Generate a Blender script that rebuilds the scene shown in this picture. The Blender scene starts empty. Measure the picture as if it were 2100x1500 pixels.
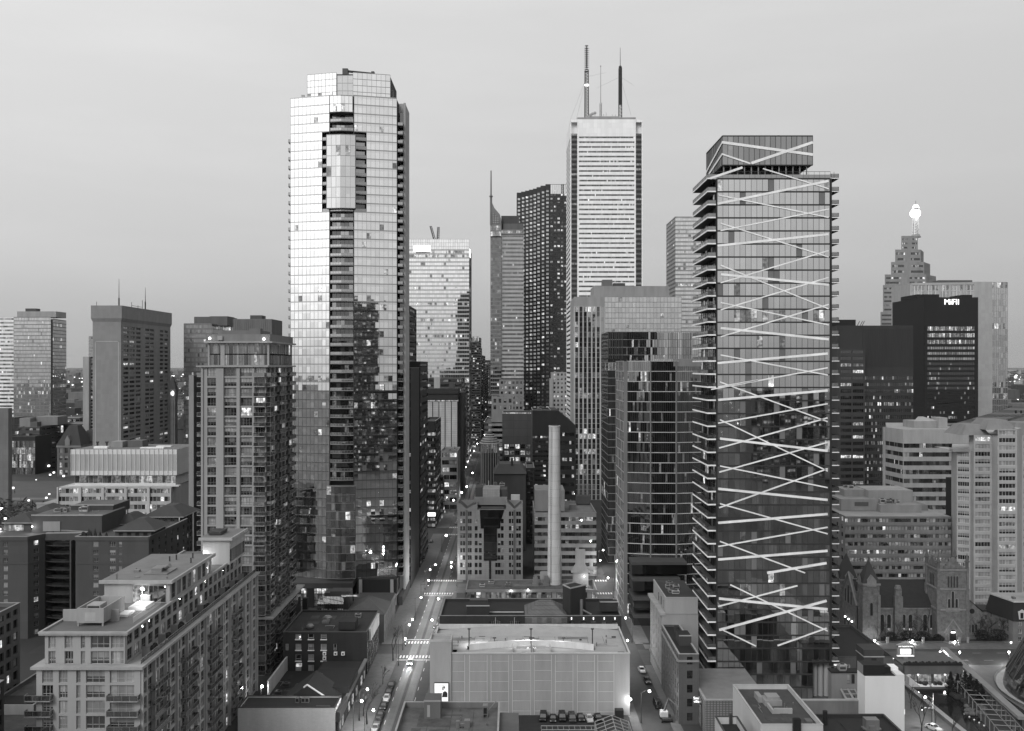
import bpy, math, random
from mathutils import Vector
R = math.radians
scene = bpy.context.scene
COL = scene.collection

# ------------------------------------------------------------------ camera, sky, sun, exposure
CAM_H = 95.0
cd = bpy.data.cameras.new('camera')
cam = bpy.data.objects.new('camera', cd); COL.objects.link(cam)
cam.location = (0, 0, CAM_H); cam.rotation_euler = (R(90), 0, 0)
cd.sensor_width = 36.0; cd.lens = 36.0 * 2000 / 2100
cd.clip_start = 1.0; cd.clip_end = 80000
scene.camera = cam

SUN_AZ, SUN_EL = 24.0, 36.0            # degrees left of straight behind the camera / above the horizon
w = bpy.data.worlds.new('World'); scene.world = w; w.use_nodes = True
nt = w.node_tree; nt.nodes.clear()
def N(t, **k):
    n = nt.nodes.new(t)
    for a, v in k.items(): setattr(n, a, v)
    return n
def L(a, b): nt.links.new(a, b)
def mth(op, a, b=None, c=None, clamp=False):
    n = N('ShaderNodeMath', operation=op, use_clamp=clamp)
    for i, v in enumerate((a, b, c)):
        if v is None: continue
        if isinstance(v, (int, float)): n.inputs[i].default_value = v
        else: L(v, n.inputs[i])
    return n.outputs[0]
tc = N('ShaderNodeTexCoord'); sep = N('ShaderNodeSeparateXYZ'); L(tc.outputs['Generated'], sep.inputs[0])
sky = N('ShaderNodeTexSky', sky_type='NISHITA', sun_disc=False)
sky.sun_elevation = R(SUN_EL); sky.sun_rotation = R(180 + SUN_AZ); sky.altitude = 100; sky.dust_density = 3.0
skybw = N('ShaderNodeRGBToBW'); L(sky.outputs[0], skybw.inputs[0])
el = mth('MAXIMUM', sep.outputs[2], 0.0)
# twilight veil: dull band low in the east, paler above it
ramp = N('ShaderNodeValToRGB'); L(el, ramp.inputs[0])
cr = ramp.color_ramp; cr.elements[0].position = 0.0; cr.elements[0].color = (.39,)*3 + (1,)
cr.elements[1].position = 1.0; cr.elements[1].color = (.68,)*3 + (1,)
for p, v in ((.04, .43), (.10, .515), (.20, .60), (.31, .66), (.6, .70)):
    e = cr.elements.new(p); e.color = (v,)*3 + (1,)
rbw = N('ShaderNodeRGBToBW'); L(ramp.outputs[0], rbw.inputs[0])
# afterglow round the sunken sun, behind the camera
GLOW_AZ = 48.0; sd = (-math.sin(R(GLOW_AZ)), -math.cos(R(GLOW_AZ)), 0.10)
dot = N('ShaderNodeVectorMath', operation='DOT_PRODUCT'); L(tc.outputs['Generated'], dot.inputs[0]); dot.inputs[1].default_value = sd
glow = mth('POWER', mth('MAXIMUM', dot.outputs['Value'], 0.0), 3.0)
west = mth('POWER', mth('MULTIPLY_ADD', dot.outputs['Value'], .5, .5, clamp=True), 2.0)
# faint cloud streaks
mp = N('ShaderNodeMapping'); L(tc.outputs['Generated'], mp.inputs[0]); mp.inputs['Scale'].default_value = (1.6, 1.6, 9.0)
ns = N('ShaderNodeTexNoise'); L(mp.outputs[0], ns.inputs['Vector']); ns.inputs['Scale'].default_value = 2.6; ns.inputs['Detail'].default_value = 7; ns.inputs['Roughness'].default_value = .55
mr = N('ShaderNodeMapRange'); L(ns.outputs[0], mr.inputs[0]); mr.inputs[1].default_value = .42; mr.inputs[2].default_value = .72
mr.inputs[3].default_value = .982; mr.inputs[4].default_value = 1.03
murk = N('ShaderNodeMapRange'); L(el, murk.inputs[0]); murk.inputs[2].default_value = .10; murk.inputs[3].default_value = .25; murk.inputs[4].default_value = 1.0   # dusk murk low over the horizon
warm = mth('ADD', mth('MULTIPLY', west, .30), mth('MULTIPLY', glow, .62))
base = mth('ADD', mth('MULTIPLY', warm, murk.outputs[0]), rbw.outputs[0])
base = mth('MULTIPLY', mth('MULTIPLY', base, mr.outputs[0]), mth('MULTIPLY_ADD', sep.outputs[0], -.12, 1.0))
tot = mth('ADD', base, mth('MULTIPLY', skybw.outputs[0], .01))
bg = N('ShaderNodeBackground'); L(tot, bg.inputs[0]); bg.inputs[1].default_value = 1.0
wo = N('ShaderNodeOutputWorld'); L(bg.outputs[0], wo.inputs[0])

sl = bpy.data.lights.new('sun', 'SUN'); sl.energy = 1.5; sl.angle = R(20); sl.color = (1, 1, 1)
sun = bpy.data.objects.new('sun', sl); COL.objects.link(sun)
sv = Vector((-math.sin(R(SUN_AZ)) * math.cos(R(SUN_EL)), -math.cos(R(SUN_AZ)) * math.cos(R(SUN_EL)), math.sin(R(SUN_EL))))
sun.rotation_euler = sv.to_track_quat('Z', 'Y').to_euler(); sun.location = sv * 500
vs = scene.view_settings; vs.view_transform = 'Standard'; vs.look = 'None'; vs.exposure = 0.0; vs.gamma = 1.0
cy = scene.cycles; cy.max_bounces = 5; cy.diffuse_bounces = 2; cy.glossy_bounces = 3; cy.transmission_bounces = 3
cy.caustics_reflective = False; cy.caustics_refractive = False; cy.use_denoising = True
cy.sample_clamp_indirect = 4.0

# ------------------------------------------------------------------ helpers: pixel of the 2100 x 1500 photograph -> place
def wx(px, Y): return (px - 1050) * Y / 2000
def wz(py, Y): return CAM_H - (py - 750) * Y / 2000

# ------------------------------------------------------------------ materials (all greys: the picture is black and white)
_M = {}
def newmat(name):
    m = bpy.data.materials.new(name); m.use_nodes = True; t = m.node_tree; t.nodes.clear()
    out = t.nodes.new('ShaderNodeOutputMaterial')
    return m, t, out
def nd(t, typ, **k):
    n = t.nodes.new(typ)
    for a, v in k.items(): setattr(n, a, v)
    return n
def wall(v, rough=.85, var=.22, streak=True, sc=.25, bump=0, joints=None, jc=.7, metal=0):
    """plain building skin: grey v, weathered by a coarse and a fine noise; joints=(w,h) adds panel joints"""
    v = v * min(1, .58 + .42 * (v / .7) ** 1.4)
    k = ('w', v, rough, var, streak, sc, bump, joints, jc, metal)
    if k in _M: return _M[k]
    m, t, out = newmat('skin_%03d' % int(v * 1000))
    lk = t.links.new
    g = nd(t, 'ShaderNodeNewGeometry')
    mpn = nd(t, 'ShaderNodeMapping'); lk(g.outputs['Position'], mpn.inputs[0])
    mpn.inputs['Scale'].default_value = (sc, sc, sc * (.18 if streak else 1))
    n1 = nd(t, 'ShaderNodeTexNoise'); lk(mpn.outputs[0], n1.inputs['Vector']); n1.inputs['Scale'].default_value = 1.0; n1.inputs['Detail'].default_value = 6; n1.inputs['Roughness'].default_value = .65
    mr = nd(t, 'ShaderNodeMapRange'); lk(n1.outputs[0], mr.inputs[0]); mr.inputs[1].default_value = .25; mr.inputs[2].default_value = .75
    mr.inputs[3].default_value = v * (1 - var); mr.inputs[4].default_value = v * (1 + var)
    val = mr.outputs[0]
    if joints:
        br = nd(t, 'ShaderNodeTexBrick', offset=0.0, squash=1.0); br.inputs['Scale'].default_value = 1.0
        br.inputs['Brick Width'].default_value = joints[0]; br.inputs['Row Height'].default_value = joints[1]
        br.inputs['Mortar Size'].default_value = .06 if len(joints) < 3 else joints[2]
        br.inputs['Color1'].default_value = (1, 1, 1, 1); br.inputs['Color2'].default_value = (.9, .9, .9, 1); br.inputs['Mortar'].default_value = (jc, jc, jc, 1)
        sp = nd(t, 'ShaderNodeSeparateXYZ'); lk(g.outputs['Position'], sp.inputs[0])
        ad = nd(t, 'ShaderNodeMath', operation='ADD'); lk(sp.outputs[0], ad.inputs[0]); lk(sp.outputs[1], ad.inputs[1])
        cb = nd(t, 'ShaderNodeCombineXYZ'); lk(ad.outputs[0], cb.inputs[0]); lk(sp.outputs[2], cb.inputs[1])
        lk(cb.outputs[0], br.inputs['Vector'])
        bw = nd(t, 'ShaderNodeRGBToBW'); lk(br.outputs['Color'], bw.inputs[0])
        mu = nd(t, 'ShaderNodeMath', operation='MULTIPLY'); lk(val, mu.inputs[0]); lk(bw.outputs[0], mu.inputs[1]); val = mu.outputs[0]
    p = nd(t, 'ShaderNodeBsdfPrincipled'); lk(val, p.inputs['Base Color']); p.inputs['Roughness'].default_value = rough
    p.inputs['Metallic'].default_value = metal
    if bump:
        n2 = nd(t, 'ShaderNodeTexNoise'); lk(g.outputs['Position'], n2.inputs['Vector']); n2.inputs['Scale'].default_value = 1.5; n2.inputs['Detail'].default_value = 5
        b = nd(t, 'ShaderNodeBump'); lk(n2.outputs[0], b.inputs['Height']); b.inputs['Strength'].default_value = bump; b.inputs['Distance'].default_value = .3; lk(b.outputs[0], p.inputs['Normal'])
    lk(p.outputs[0], out.inputs[0]); _M[k] = m
    return m
def glass(lo, hi, refl, rough=.02, cell=(1.5, 1.5, 3.4)):
    """reflective window glass; what is behind each pane (curtain, blind, dark room) differs from pane to pane"""
    k = ('g', lo, hi, refl, rough, cell)
    if k in _M: return _M[k]
    m, t, out = newmat('glass_%02d' % int(refl * 100)); lk = t.links.new
    g = nd(t, 'ShaderNodeNewGeometry')
    sn = nd(t, 'ShaderNodeVectorMath', operation='SNAP'); lk(g.outputs['Position'], sn.inputs[0]); sn.inputs[1].default_value = cell
    wn = nd(t, 'ShaderNodeTexWhiteNoise', noise_dimensions='3D'); lk(sn.outputs[0], wn.inputs[0])
    pw = nd(t, 'ShaderNodeMath', operation='POWER'); lk(wn.outputs['Value'], pw.inputs[0]); pw.inputs[1].default_value = 2.5
    n1 = nd(t, 'ShaderNodeTexNoise'); lk(g.outputs['Position'], n1.inputs['Vector']); n1.inputs['Scale'].default_value = .9; n1.inputs['Detail'].default_value = 3
    mu = nd(t, 'ShaderNodeMath', operation='MULTIPLY'); lk(pw.outputs[0], mu.inputs[0]); lk(n1.outputs[0], mu.inputs[1])
    mr = nd(t, 'ShaderNodeMapRange'); lk(mu.outputs[0], mr.inputs[0]); mr.inputs[2].default_value = .6; mr.inputs[3].default_value = lo; mr.inputs[4].default_value = hi
    d = nd(t, 'ShaderNodeBsdfDiffuse'); lk(mr.outputs[0], d.inputs[0])
    gl = nd(t, 'ShaderNodeBsdfGlossy'); gl.inputs['Color'].default_value = (1, 1, 1, 1); gl.inputs['Roughness'].default_value = rough
    lw = nd(t, 'ShaderNodeLayerWeight'); lw.inputs[0].default_value = .25
    m2 = nd(t, 'ShaderNodeMapRange'); lk(lw.outputs['Fresnel'], m2.inputs[0]); m2.inputs[3].default_value = refl; m2.inputs[4].default_value = min(1, refl + .35)
    mx = nd(t, 'ShaderNodeMixShader'); lk(m2.outputs[0], mx.inputs[0]); lk(d.outputs[0], mx.inputs[1]); lk(gl.outputs[0], mx.inputs[2])
    lk(mx.outputs[0], out.inputs[0]); _M[k] = m; m['refl'] = refl
    return m
def lit(s, patt=True, sc=1.1, samp=False):
    """a lit room behind glass, or a lamp (patt=False)"""
    k = ('l', s, patt, sc)
    if k in _M: return _M[k]
    m, t, out = newmat('lit_%02d' % int(s * 10)); lk = t.links.new
    e = nd(t, 'ShaderNodeEmission'); e.inputs['Color'].default_value = (1, 1, 1, 1); e.inputs['Strength'].default_value = s
    if patt:
        g = nd(t, 'ShaderNodeNewGeometry')
        sn = nd(t, 'ShaderNodeVectorMath', operation='SNAP'); lk(g.outputs['Position'], sn.inputs[0]); sn.inputs[1].default_value = (1.3, 1.3, 3.1)
        wn = nd(t, 'ShaderNodeTexWhiteNoise', noise_dimensions='3D'); lk(sn.outputs[0], wn.inputs[0])
        n1 = nd(t, 'ShaderNodeTexNoise'); lk(g.outputs['Position'], n1.inputs['Vector']); n1.inputs['Scale'].default_value = sc; n1.inputs['Detail'].default_value = 2
        r1 = nd(t, 'ShaderNodeMapRange'); lk(n1.outputs[0], r1.inputs[0]); r1.inputs[1].default_value = .33; r1.inputs[2].default_value = .66; r1.inputs[3].default_value = .22; r1.inputs[4].default_value = 1
        r2 = nd(t, 'ShaderNodeMapRange'); lk(wn.outputs['Value'], r2.inputs[0]); r2.inputs[3].default_value = .2 * s; r2.inputs[4].default_value = 1.15 * s
        mu = nd(t, 'ShaderNodeMath', operation='MULTIPLY'); lk(r1.outputs[0], mu.inputs[0]); lk(r2.outputs[0], mu.inputs[1])
        lk(mu.outputs[0], e.inputs['Strength'])
        gl = nd(t, 'ShaderNodeBsdfGlossy'); gl.inputs['Roughness'].default_value = .03
        mx = nd(t, 'ShaderNodeMixShader'); mx.inputs[0].default_value = .15; lk(e.outputs[0], mx.inputs[1]); lk(gl.outputs[0], mx.inputs[2]); lk(mx.outputs[0], out.inputs[0])
    else: lk(e.outputs[0], out.inputs[0])
    m.cycles.emission_sampling = 'AUTO' if samp else 'NONE'
    _M[k] = m
    return m
WHITE = wall(.72); CONC = wall(.36); CONCM = wall(.24); CONCD = wall(.12); STONE = wall(.17, var=.45, streak=False, sc=.9, bump=.4)
BRICK = wall(.075, joints=(.9, .3, .03), var=.3); BRICKD = wall(.035, joints=(.9, .3, .03), var=.35); DARK = wall(.022); BLACK = wall(.009)
ROOFD = wall(.035, streak=False, var=.5, sc=.12); ROOFM = wall(.13, streak=False, var=.35, sc=.12); ROOFL = wall(.34, streak=False, var=.25, sc=.1)
METAL = wall(.3, rough=.45, metal=.6); METALD = wall(.05, rough=.5); FRAME = wall(.28, rough=.6); FRAMED = wall(.03, rough=.5)
GDARK = glass(.004, .05, .10); GBLIND = glass(.2, .42, .16); GMIR = glass(.01, .06, .62); GMID = glass(.008, .08, .30)
GHI = glass(.02, .10, .72); GBLK = glass(.003, .015, .14)
LIT1, LIT2, LIT3 = lit(.3), lit(.8), lit(1.7)
PATCH = glass(.01, .16, .10)

# ------------------------------------------------------------------ mesh building
class MB:
    def __init__(s): s.v = []; s.f = []; s.m = []
    def face(s, pts, m=0):
        i = len(s.v); s.v += [tuple(p) for p in pts]; s.f.append(tuple(range(i, i + len(pts)))); s.m.append(m)
    def box(s, x0, x1, y0, y1, z0, z1, m=0, top=None):
        i = len(s.v)
        s.v += [(x0, y0, z0), (x1, y0, z0), (x1, y1, z0), (x0, y1, z0), (x0, y0, z1), (x1, y0, z1), (x1, y1, z1), (x0, y1, z1)]
        for q, mm in (((0, 1, 5, 4), m), ((1, 2, 6, 5), m), ((2, 3, 7, 6), m), ((3, 0, 4, 7), m), ((4, 5, 6, 7), m if top is None else top), ((3, 2, 1, 0), m)):
            s.f.append(tuple(i + a for a in q)); s.m.append(mm)
    def prism(s, poly, z0, z1, m=0, top=None):
        n = len(poly)
        for k in range(n):
            a, b = poly[k], poly[(k + 1) % n]
            s.face([(a[0], a[1], z0), (b[0], b[1], z0), (b[0], b[1], z1), (a[0], a[1], z1)], m)
        s.face([(p[0], p[1], z1) for p in poly], m if top is None else top)
        s.face([(p[0], p[1], z0) for p in reversed(poly)], m)
    def cone(s, cx, cy, z0, z1, r0, r1=0, n=10, m=0, ph=0, cap=True):
        a = [(cx + r0 * math.cos(ph + 2 * math.pi * k / n), cy + r0 * math.sin(ph + 2 * math.pi * k / n), z0) for k in range(n)]
        b = [(cx + r1 * math.cos(ph + 2 * math.pi * k / n), cy + r1 * math.sin(ph + 2 * math.pi * k / n), z1) for k in range(n)]
        for k in range(n):
            j = (k + 1) % n
            if r1 > 1e-6: s.face([a[k], a[j], b[j], b[k]], m)
            else: s.face([a[k], a[j], (cx, cy, z1)], m)
        if cap and r1 > 1e-6: s.face(b, m)
    def tube(s, p, q, r, n=5, m=0, r1=None):
        p, q = Vector(p), Vector(q); d = (q - p)
        if d.length < 1e-6: return
        d.normalize(); u = d.cross(Vector((0, 0, 1)) if abs(d.z) < .9 else Vector((1, 0, 0))).normalized(); v = d.cross(u)
        r1 = r if r1 is None else r1
        a = [p + (u * math.cos(2 * math.pi * k / n) + v * math.sin(2 * math.pi * k / n)) * r for k in range(n)]
        b = [q + (u * math.cos(2 * math.pi * k / n) + v * math.sin(2 * math.pi * k / n)) * r1 for k in range(n)]
        for k in range(n):
            j = (k + 1) % n; s.face([a[k], b[k], b[j], a[j]], m)
        s.face(a, m); s.face(list(reversed(b)), m)
    def ball(s, c, r, n=8, k=5, m=0, sx=1, sy=1, sz=1):
        rows = []
        for i in range(k + 1):
            th = math.pi * i / k
            rows.append([(c[0] + sx * r * math.sin(th) * math.cos(2 * math.pi * j / n), c[1] + sy * r * math.sin(th) * math.sin(2 * math.pi * j / n), c[2] + sz * r * math.cos(th)) for j in range(n)])
        for i in range(k):
            for j in range(n):
                jj = (j + 1) % n
                if i == 0: s.face([rows[0][0], rows[1][j], rows[1][jj]], m)
                elif i == k - 1: s.face([rows[i][j], rows[k][0], rows[i][jj]], m)
                else: s.face([rows[i][j], rows[i + 1][j], rows[i + 1][jj], rows[i][jj]], m)
    # boxes in a facade frame F = (ax, ay, dx, dy, nx, ny): u along the wall, n outward
    def fp(s, F, u, n, z): return (F[0] + F[2] * u + F[4] * n, F[1] + F[3] * u + F[5] * n, z)
    def fquad(s, F, u0, u1, z0, z1, n=0, m=0):
        s.face([s.fp(F, u0, n, z0), s.fp(F, u1, n, z0), s.fp(F, u1, n, z1), s.fp(F, u0, n, z1)], m)
    def fbox(s, F, u0, u1, n0, n1, z0, z1, m=0):
        P = [s.fp(F, u, n, z) for z in (z0, z1) for n in (n0, n1) for u in (u0, u1)]
        for q in ((0, 1, 3, 2), (4, 6, 7, 5), (2, 3, 7, 6), (0, 4, 5, 1), (1, 5, 7, 3), (0, 2, 6, 4)): s.face([P[a] for a in q], m)
    def mesh(s, name, mats, org=(0, 0, 0), smooth=False):
        me = bpy.data.meshes.new(name)
        me.from_pydata([(x - org[0], y - org[1], z - org[2]) for x, y, z in s.v], [], s.f)
        for mm in mats: me.materials.append(mm)
        me.polygons.foreach_set('material_index', s.m)
        if smooth: me.polygons.foreach_set('use_smooth', [True] * len(s.f))
        me.update()
        return me
def frame(x0, y0, x1, y1):
    l = math.hypot(x1 - x0, y1 - y0); dx, dy = (x1 - x0) / l, (y1 - y0) / l
    return (x0, y0, dx, dy, dy, -dx), l
def link(name, me, parent=None, loc=(0, 0, 0), rz=0, **pr):
    o = bpy.data.objects.new(name, me); COL.objects.link(o); o.location = loc; o.rotation_euler = (0, 0, rz)
    if parent: o.parent = parent
    for k, v in pr.items(): o[k] = v
    return o
def struct(name, mb, mats, kind='structure'):
    return link(name, mb.mesh(name, mats if isinstance(mats, (list, tuple)) else [mats]), kind=kind)
class Thing:
    """an Empty at the base of one thing; its parts hang below it"""
    def __init__(s, name, label, cat, x, y, z=0, group=None):
        s.o = bpy.data.objects.new(name, None); COL.objects.link(s.o); s.o.location = (x, y, z); s.o.empty_display_size = 1
        s.o['label'] = label; s.o['category'] = cat
        if group: s.o['group'] = group
        s.org = Vector((x, y, z)); s.win = []; s.rng = random.Random(name + label)
    def part(s, name, mb, mats, parent=None, smooth=False, **pr):
        if not mb.f: return None
        return link(name, mb.mesh(name, mats if isinstance(mats, (list, tuple)) else [mats], s.org, smooth), parent or s.o, **pr)
    def put(s, name, me, loc, rz=0, **pr):
        return link(name, me, s.o, Vector(loc) - s.org, rz, **pr)
    def windows(s, name='window', cap=100):
        """every window an object of its own; past 100 on one building the farthest go into one mesh"""
        c = Vector((0, 0, CAM_H))
        def size(wd):
            key, loc, rz, nx, ny = wd; v = c - Vector(loc); d = v.length
            return key[0] * key[1] * max(.02, (v.x * nx + v.y * ny) / d) / d ** 2
        ws = sorted(s.win, key=size, reverse=True)
        for key, loc, rz, nx, ny in ws[:cap]: s.put(name, win_mesh(key), loc, rz)
        if ws[cap:]:
            mb = MB(); mats = []
            for key, loc, rz, nx, ny in ws[cap:]:
                t = win_mb(key); ca, sa = math.cos(rz), math.sin(rz); i0 = len(mb.v)
                mb.v += [(loc[0] + x * ca - y * sa, loc[1] + x * sa + y * ca, loc[2] + z) for x, y, z in t[0].v]
                mm = []
                for q in t[1]:
                    if q not in mats: mats.append(q)
                    mm.append(mats.index(q))
                mb.f += [tuple(a + i0 for a in f) for f in t[0].f]; mb.m += [mm[a] for a in t[0].m]
            s.part(name, mb, mats, kind='stuff')
        s.win = []
_W = {}
def win_mb(key):
    ww, wh, nx, nz, pane, fm, fw = key
    if key in _W: return _W[key][:2]
    mb = MB(); h = ww / 2
    mats = [fm] + list(pane)
    def bx(u0, u1, z0, z1): mb.box(u0, u1, -.05, .02, z0, z1, 0)
    bx(-h, h, 0, fw); bx(-h, h, wh - fw, wh); bx(-h, -h + fw, fw, wh - fw); bx(h - fw, h, fw, wh - fw)
    for i in range(1, nx): u = -h + ww * i / nx; bx(u - fw / 2, u + fw / 2, fw, wh - fw)
    for i in range(1, nz):
        z = wh * (.32 if nz == 2 else i / nz); bx(-h + fw, h - fw, z - fw / 2, z + fw / 2)
    n = len(pane)
    for i in range(n):          # pane[0] below, pane[-1] above
        cut = [0, .45, 1] if n == 2 else [0, 1]
        mb.face([(-h, .03, wh * cut[i]), (h, .03, wh * cut[i]), (h, .03, wh * cut[i + 1]), (-h, .03, wh * cut[i + 1])], 1 + i)
    _W[key] = [mb, mats, None]
    return mb, mats
def win_mesh(key):
    win_mb(key)
    if _W[key][2] is None: _W[key][2] = _W[key][0].mesh('window', _W[key][1])
    return _W[key][2]
def pane_pick(rng, p_lit=.1, p_blind=.25, dark=None):
    r = rng.random(); dark = dark or GDARK
    if r < p_lit * .4: return (LIT3,)
    if r < p_lit * .7: return (LIT2,)
    if r < p_lit: return (LIT1,)
    if r < p_lit + p_blind * .5: return (GBLIND,)
    if r < p_lit + p_blind: return (dark, GBLIND)
    return (dark,)

# ------------------------------------------------------------------ facade makers: f(b, wallmb, F, L, z0, z1)
def BLANK(b, mb, F, Ln, z0, z1): mb.fquad(F, 0, Ln, z0, z1)
def PUNCH(cols, rows, ww, wh, sill=.9, um=.6, nx=2, nz=1, dep=.25, lit_p=.1, blind=.25, fm=None, fw=.07, dark=None, at=None, skip=None, top=0, bot=0, litrows=()):
    def f(b, mb, F, Ln, z0, z1):
        if top: mb.fquad(F, 0, Ln, z1 - top, z1); z1 -= top
        if bot: mb.fquad(F, 0, Ln, z0, z0 + bot); z0 += bot
        sh = (z1 - z0) / rows; rz = math.atan2(F[3], F[2])
        us = [a * Ln for a in at] if at else [um + (Ln - 2 * um) * (i + .5) / cols for i in range(cols)]
        wl = ww if isinstance(ww, (list, tuple)) else [ww] * len(us)
        for r in range(rows):
            za, zb = z0 + sh * r, z0 + sh * (r + 1); s0, s1 = za + sill, min(za + sill + wh, zb - .02)
            hs = [(u - q / 2, u + q / 2, q) for k, (u, q) in enumerate(zip(us, wl)) if not (skip and skip(r, k))]
            mb.fquad(F, 0, Ln, za, s0); mb.fquad(F, 0, Ln, s1, zb)
            e = 0
            for a, c, q in hs:
                if a > e: mb.fquad(F, e, a, s0, s1)
                e = c
                P = lambda u, n, z: mb.fp(F, u, n, z)
                mb.face([P(a, 0, s0), P(c, 0, s0), P(c, -dep, s0), P(a, -dep, s0)]); mb.face([P(a, 0, s1), P(a, -dep, s1), P(c, -dep, s1), P(c, 0, s1)])
                mb.face([P(a, 0, s0), P(a, -dep, s0), P(a, -dep, s1), P(a, 0, s1)]); mb.face([P(c, 0, s0), P(c, 0, s1), P(c, -dep, s1), P(c, -dep, s0)])
                lp = .75 if r in litrows else lit_p
                key = (round(q, 2), round(s1 - s0, 2), nx, nz, pane_pick(b.rng, lp, blind, dark), fm or FRAME, fw)
                b.win.append((key, mb.fp(F, (a + c) / 2, -dep + .05, s0), rz, F[4], F[5]))
            if e < Ln: mb.fquad(F, e, Ln, s0, s1)
    return f
def glz(rng, p=.06, rowp=.05, blind=.1, rows=200, rl=.6):
    """which pane material a curtain-wall cell gets: 1,2 glass, 3 blind, 4,5,6 lit"""
    rl_rows = [rng.random() < rowp for _ in range(rows)]
    def pk(r, c):
        q = rng.random(); P = rl if rl_rows[r % rows] else p
        if q < P * .45: return 4
        if q < P * .8: return 5
        if q < P: return 6
        if q < P + blind: return 3
        return 1 if rng.random() < .6 else 2
    return pk
def CURT(rows, cols, g=None, mm=None, p=.06, rowp=.05, blind=.1, tilt=.003, mw=.12, mp=.08, sh=.3, skip=None, name='glass_facade', hm=None, hp=None, bl=None, hz=1, rl=.6, span=0, spm=None):
    def f(b, mb0, F, Ln, z0, z1):
        mb = MB(); pk = glz(b.rng, p, rowp, blind, rl=rl); rg = b.rng
        H = (z1 - z0) / rows; W = Ln / cols
        for r in range(rows):
            for c in range(cols):
                if skip and skip(r, c): continue
                u0, u1, a, d = c * W, (c + 1) * W, z0 + r * H, z0 + (r + 1) * H
                tx, tz = rg.uniform(-tilt, tilt) * W, rg.uniform(-tilt, tilt) * H
                P = mb.fp
                d2 = a + H * (1 - span)
                mb.face([P(F, u0, -.02 - tx - tz, a), P(F, u1, -.02 + tx - tz, a), P(F, u1, -.02 + tx + tz, d2), P(F, u0, -.02 - tx + tz, d2)], pk(r, c))
                if span: mb.fquad(F, u0, u1, d2, d, -.01, 7)
        for c in range(cols + 1):
            if mw <= 0: break
            u = c * W
            if skip:
                r0 = None
                for r in range(rows + 1):
                    ok = r < rows and not (skip(r, min(c, cols - 1)) and skip(r, max(c - 1, 0)))
                    if ok and r0 is None: r0 = r
                    if not ok and r0 is not None: mb.fbox(F, u - mw / 2, u + mw / 2, -.05, mp, z0 + r0 * H, z0 + r * H, 0); r0 = None
            else: mb.fbox(F, u - mw / 2, u + mw / 2, -.05, mp, z0, z1, 0)
        for r in range(0, rows + 1, hz):
            if sh <= 0: break
            z = z0 + r * H; hq = mp + .02 if hp is None else hp
            c0 = None
            for c in range(cols + 1):
                ok = c < cols and not (skip and skip(min(r, rows - 1), c) and skip(max(r - 1, 0), c))
                if ok and c0 is None: c0 = c
                if not ok and c0 is not None: mb.fbox(F, c0 * W, c * W, -.05, hq, z - sh / 2, z + sh / 2, 8); c0 = None
        gg = g or (GMIR, GMIR)
        b.part(name, mb, [mm or FRAMED, gg[0], gg[1], bl or glass(.10, .34, gg[0]['refl'] * .88), LIT1, LIT2, LIT3, spm or hm or mm or FRAMED, hm or mm or FRAMED])
    return f
def RIB(rows, cols, frac=.5, g=None, p=.1, rowp=.1, blind=.1, dep=.3, mw=.12, mm=None, top=0, bot=0, name='window_band', u_in=0, rl=.6):
    """bands of wall with a strip of windows per storey, each strip one part"""
    def f(b, mb, F, Ln, z0, z1):
        if top: mb.fquad(F, 0, Ln, z1 - top, z1); z1 -= top
        if bot: mb.fquad(F, 0, Ln, z0, z0 + bot); z0 += bot
        sh = (z1 - z0) / rows; pk = glz(b.rng, p, rowp, blind, rl=rl); gg = g or (GMID, GDARK)
        for r in range(rows):
            za = z0 + sh * r; s0 = za + sh * (1 - frac) * .55; s1 = s0 + sh * frac; zb = za + sh
            a, c = u_in, Ln - u_in
            mb.fquad(F, 0, Ln, za, s0); mb.fquad(F, 0, Ln, s1, zb)
            if u_in: mb.fquad(F, 0, a, s0, s1); mb.fquad(F, c, Ln, s0, s1)
            P = lambda u, n, z: mb.fp(F, u, n, z)
            mb.face([P(a, 0, s0), P(c, 0, s0), P(c, -dep, s0), P(a, -dep, s0)]); mb.face([P(a, 0, s1), P(a, -dep, s1), P(c, -dep, s1), P(c, 0, s1)])
            mb.face([P(a, 0, s0), P(a, -dep, s0), P(a, -dep, s1), P(a, 0, s1)]); mb.face([P(c, 0, s0), P(c, 0, s1), P(c, -dep, s1), P(c, -dep, s0)])
            wm = MB(); W = (c - a) / cols
            for k in range(cols):
                wm.fquad(F, a + k * W, a + (k + 1) * W, s0, s1, -dep, pk(r, k))
                if k and mw: wm.fbox(F, a + k * W - mw / 2, a + k * W + mw / 2, -dep, -dep + .12, s0, s1, 0)
            b.part(name, wm, [mm or FRAMED, gg[0], gg[1], GBLIND, LIT1, LIT2, LIT3])
    return f
def VERT(*cuts):
    """stack facade makers: (fraction of the height where it ends, maker)..."""
    def f(b, mb, F, Ln, z0, z1):
        a = z0
        for fr, mk in cuts: c = z0 + (z1 - z0) * fr; mk(b, mb, F, Ln, a, c); a = c
    return f
def HORZ(*cuts):
    def f(b, mb, F, Ln, z0, z1):
        a = 0
        for fr, mk in cuts:
            c = Ln * fr; F2 = (F[0] + F[2] * a, F[1] + F[3] * a) + tuple(F[2:]); mk(b, mb, F2, c - a, z0, z1); a = c
    return f
def RIBS(n, w, p, maker, m=None):
    """vertical ribs standing proud of another facade"""
    def f(b, mb, F, Ln, z0, z1):
        maker(b, mb, F, Ln, z0, z1)
        for i in range(n + 1): u = Ln * i / n; mb.fbox(F, max(0, u - w / 2), min(Ln, u + w / 2), -.1, p, z0, z1)
    return f
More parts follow.
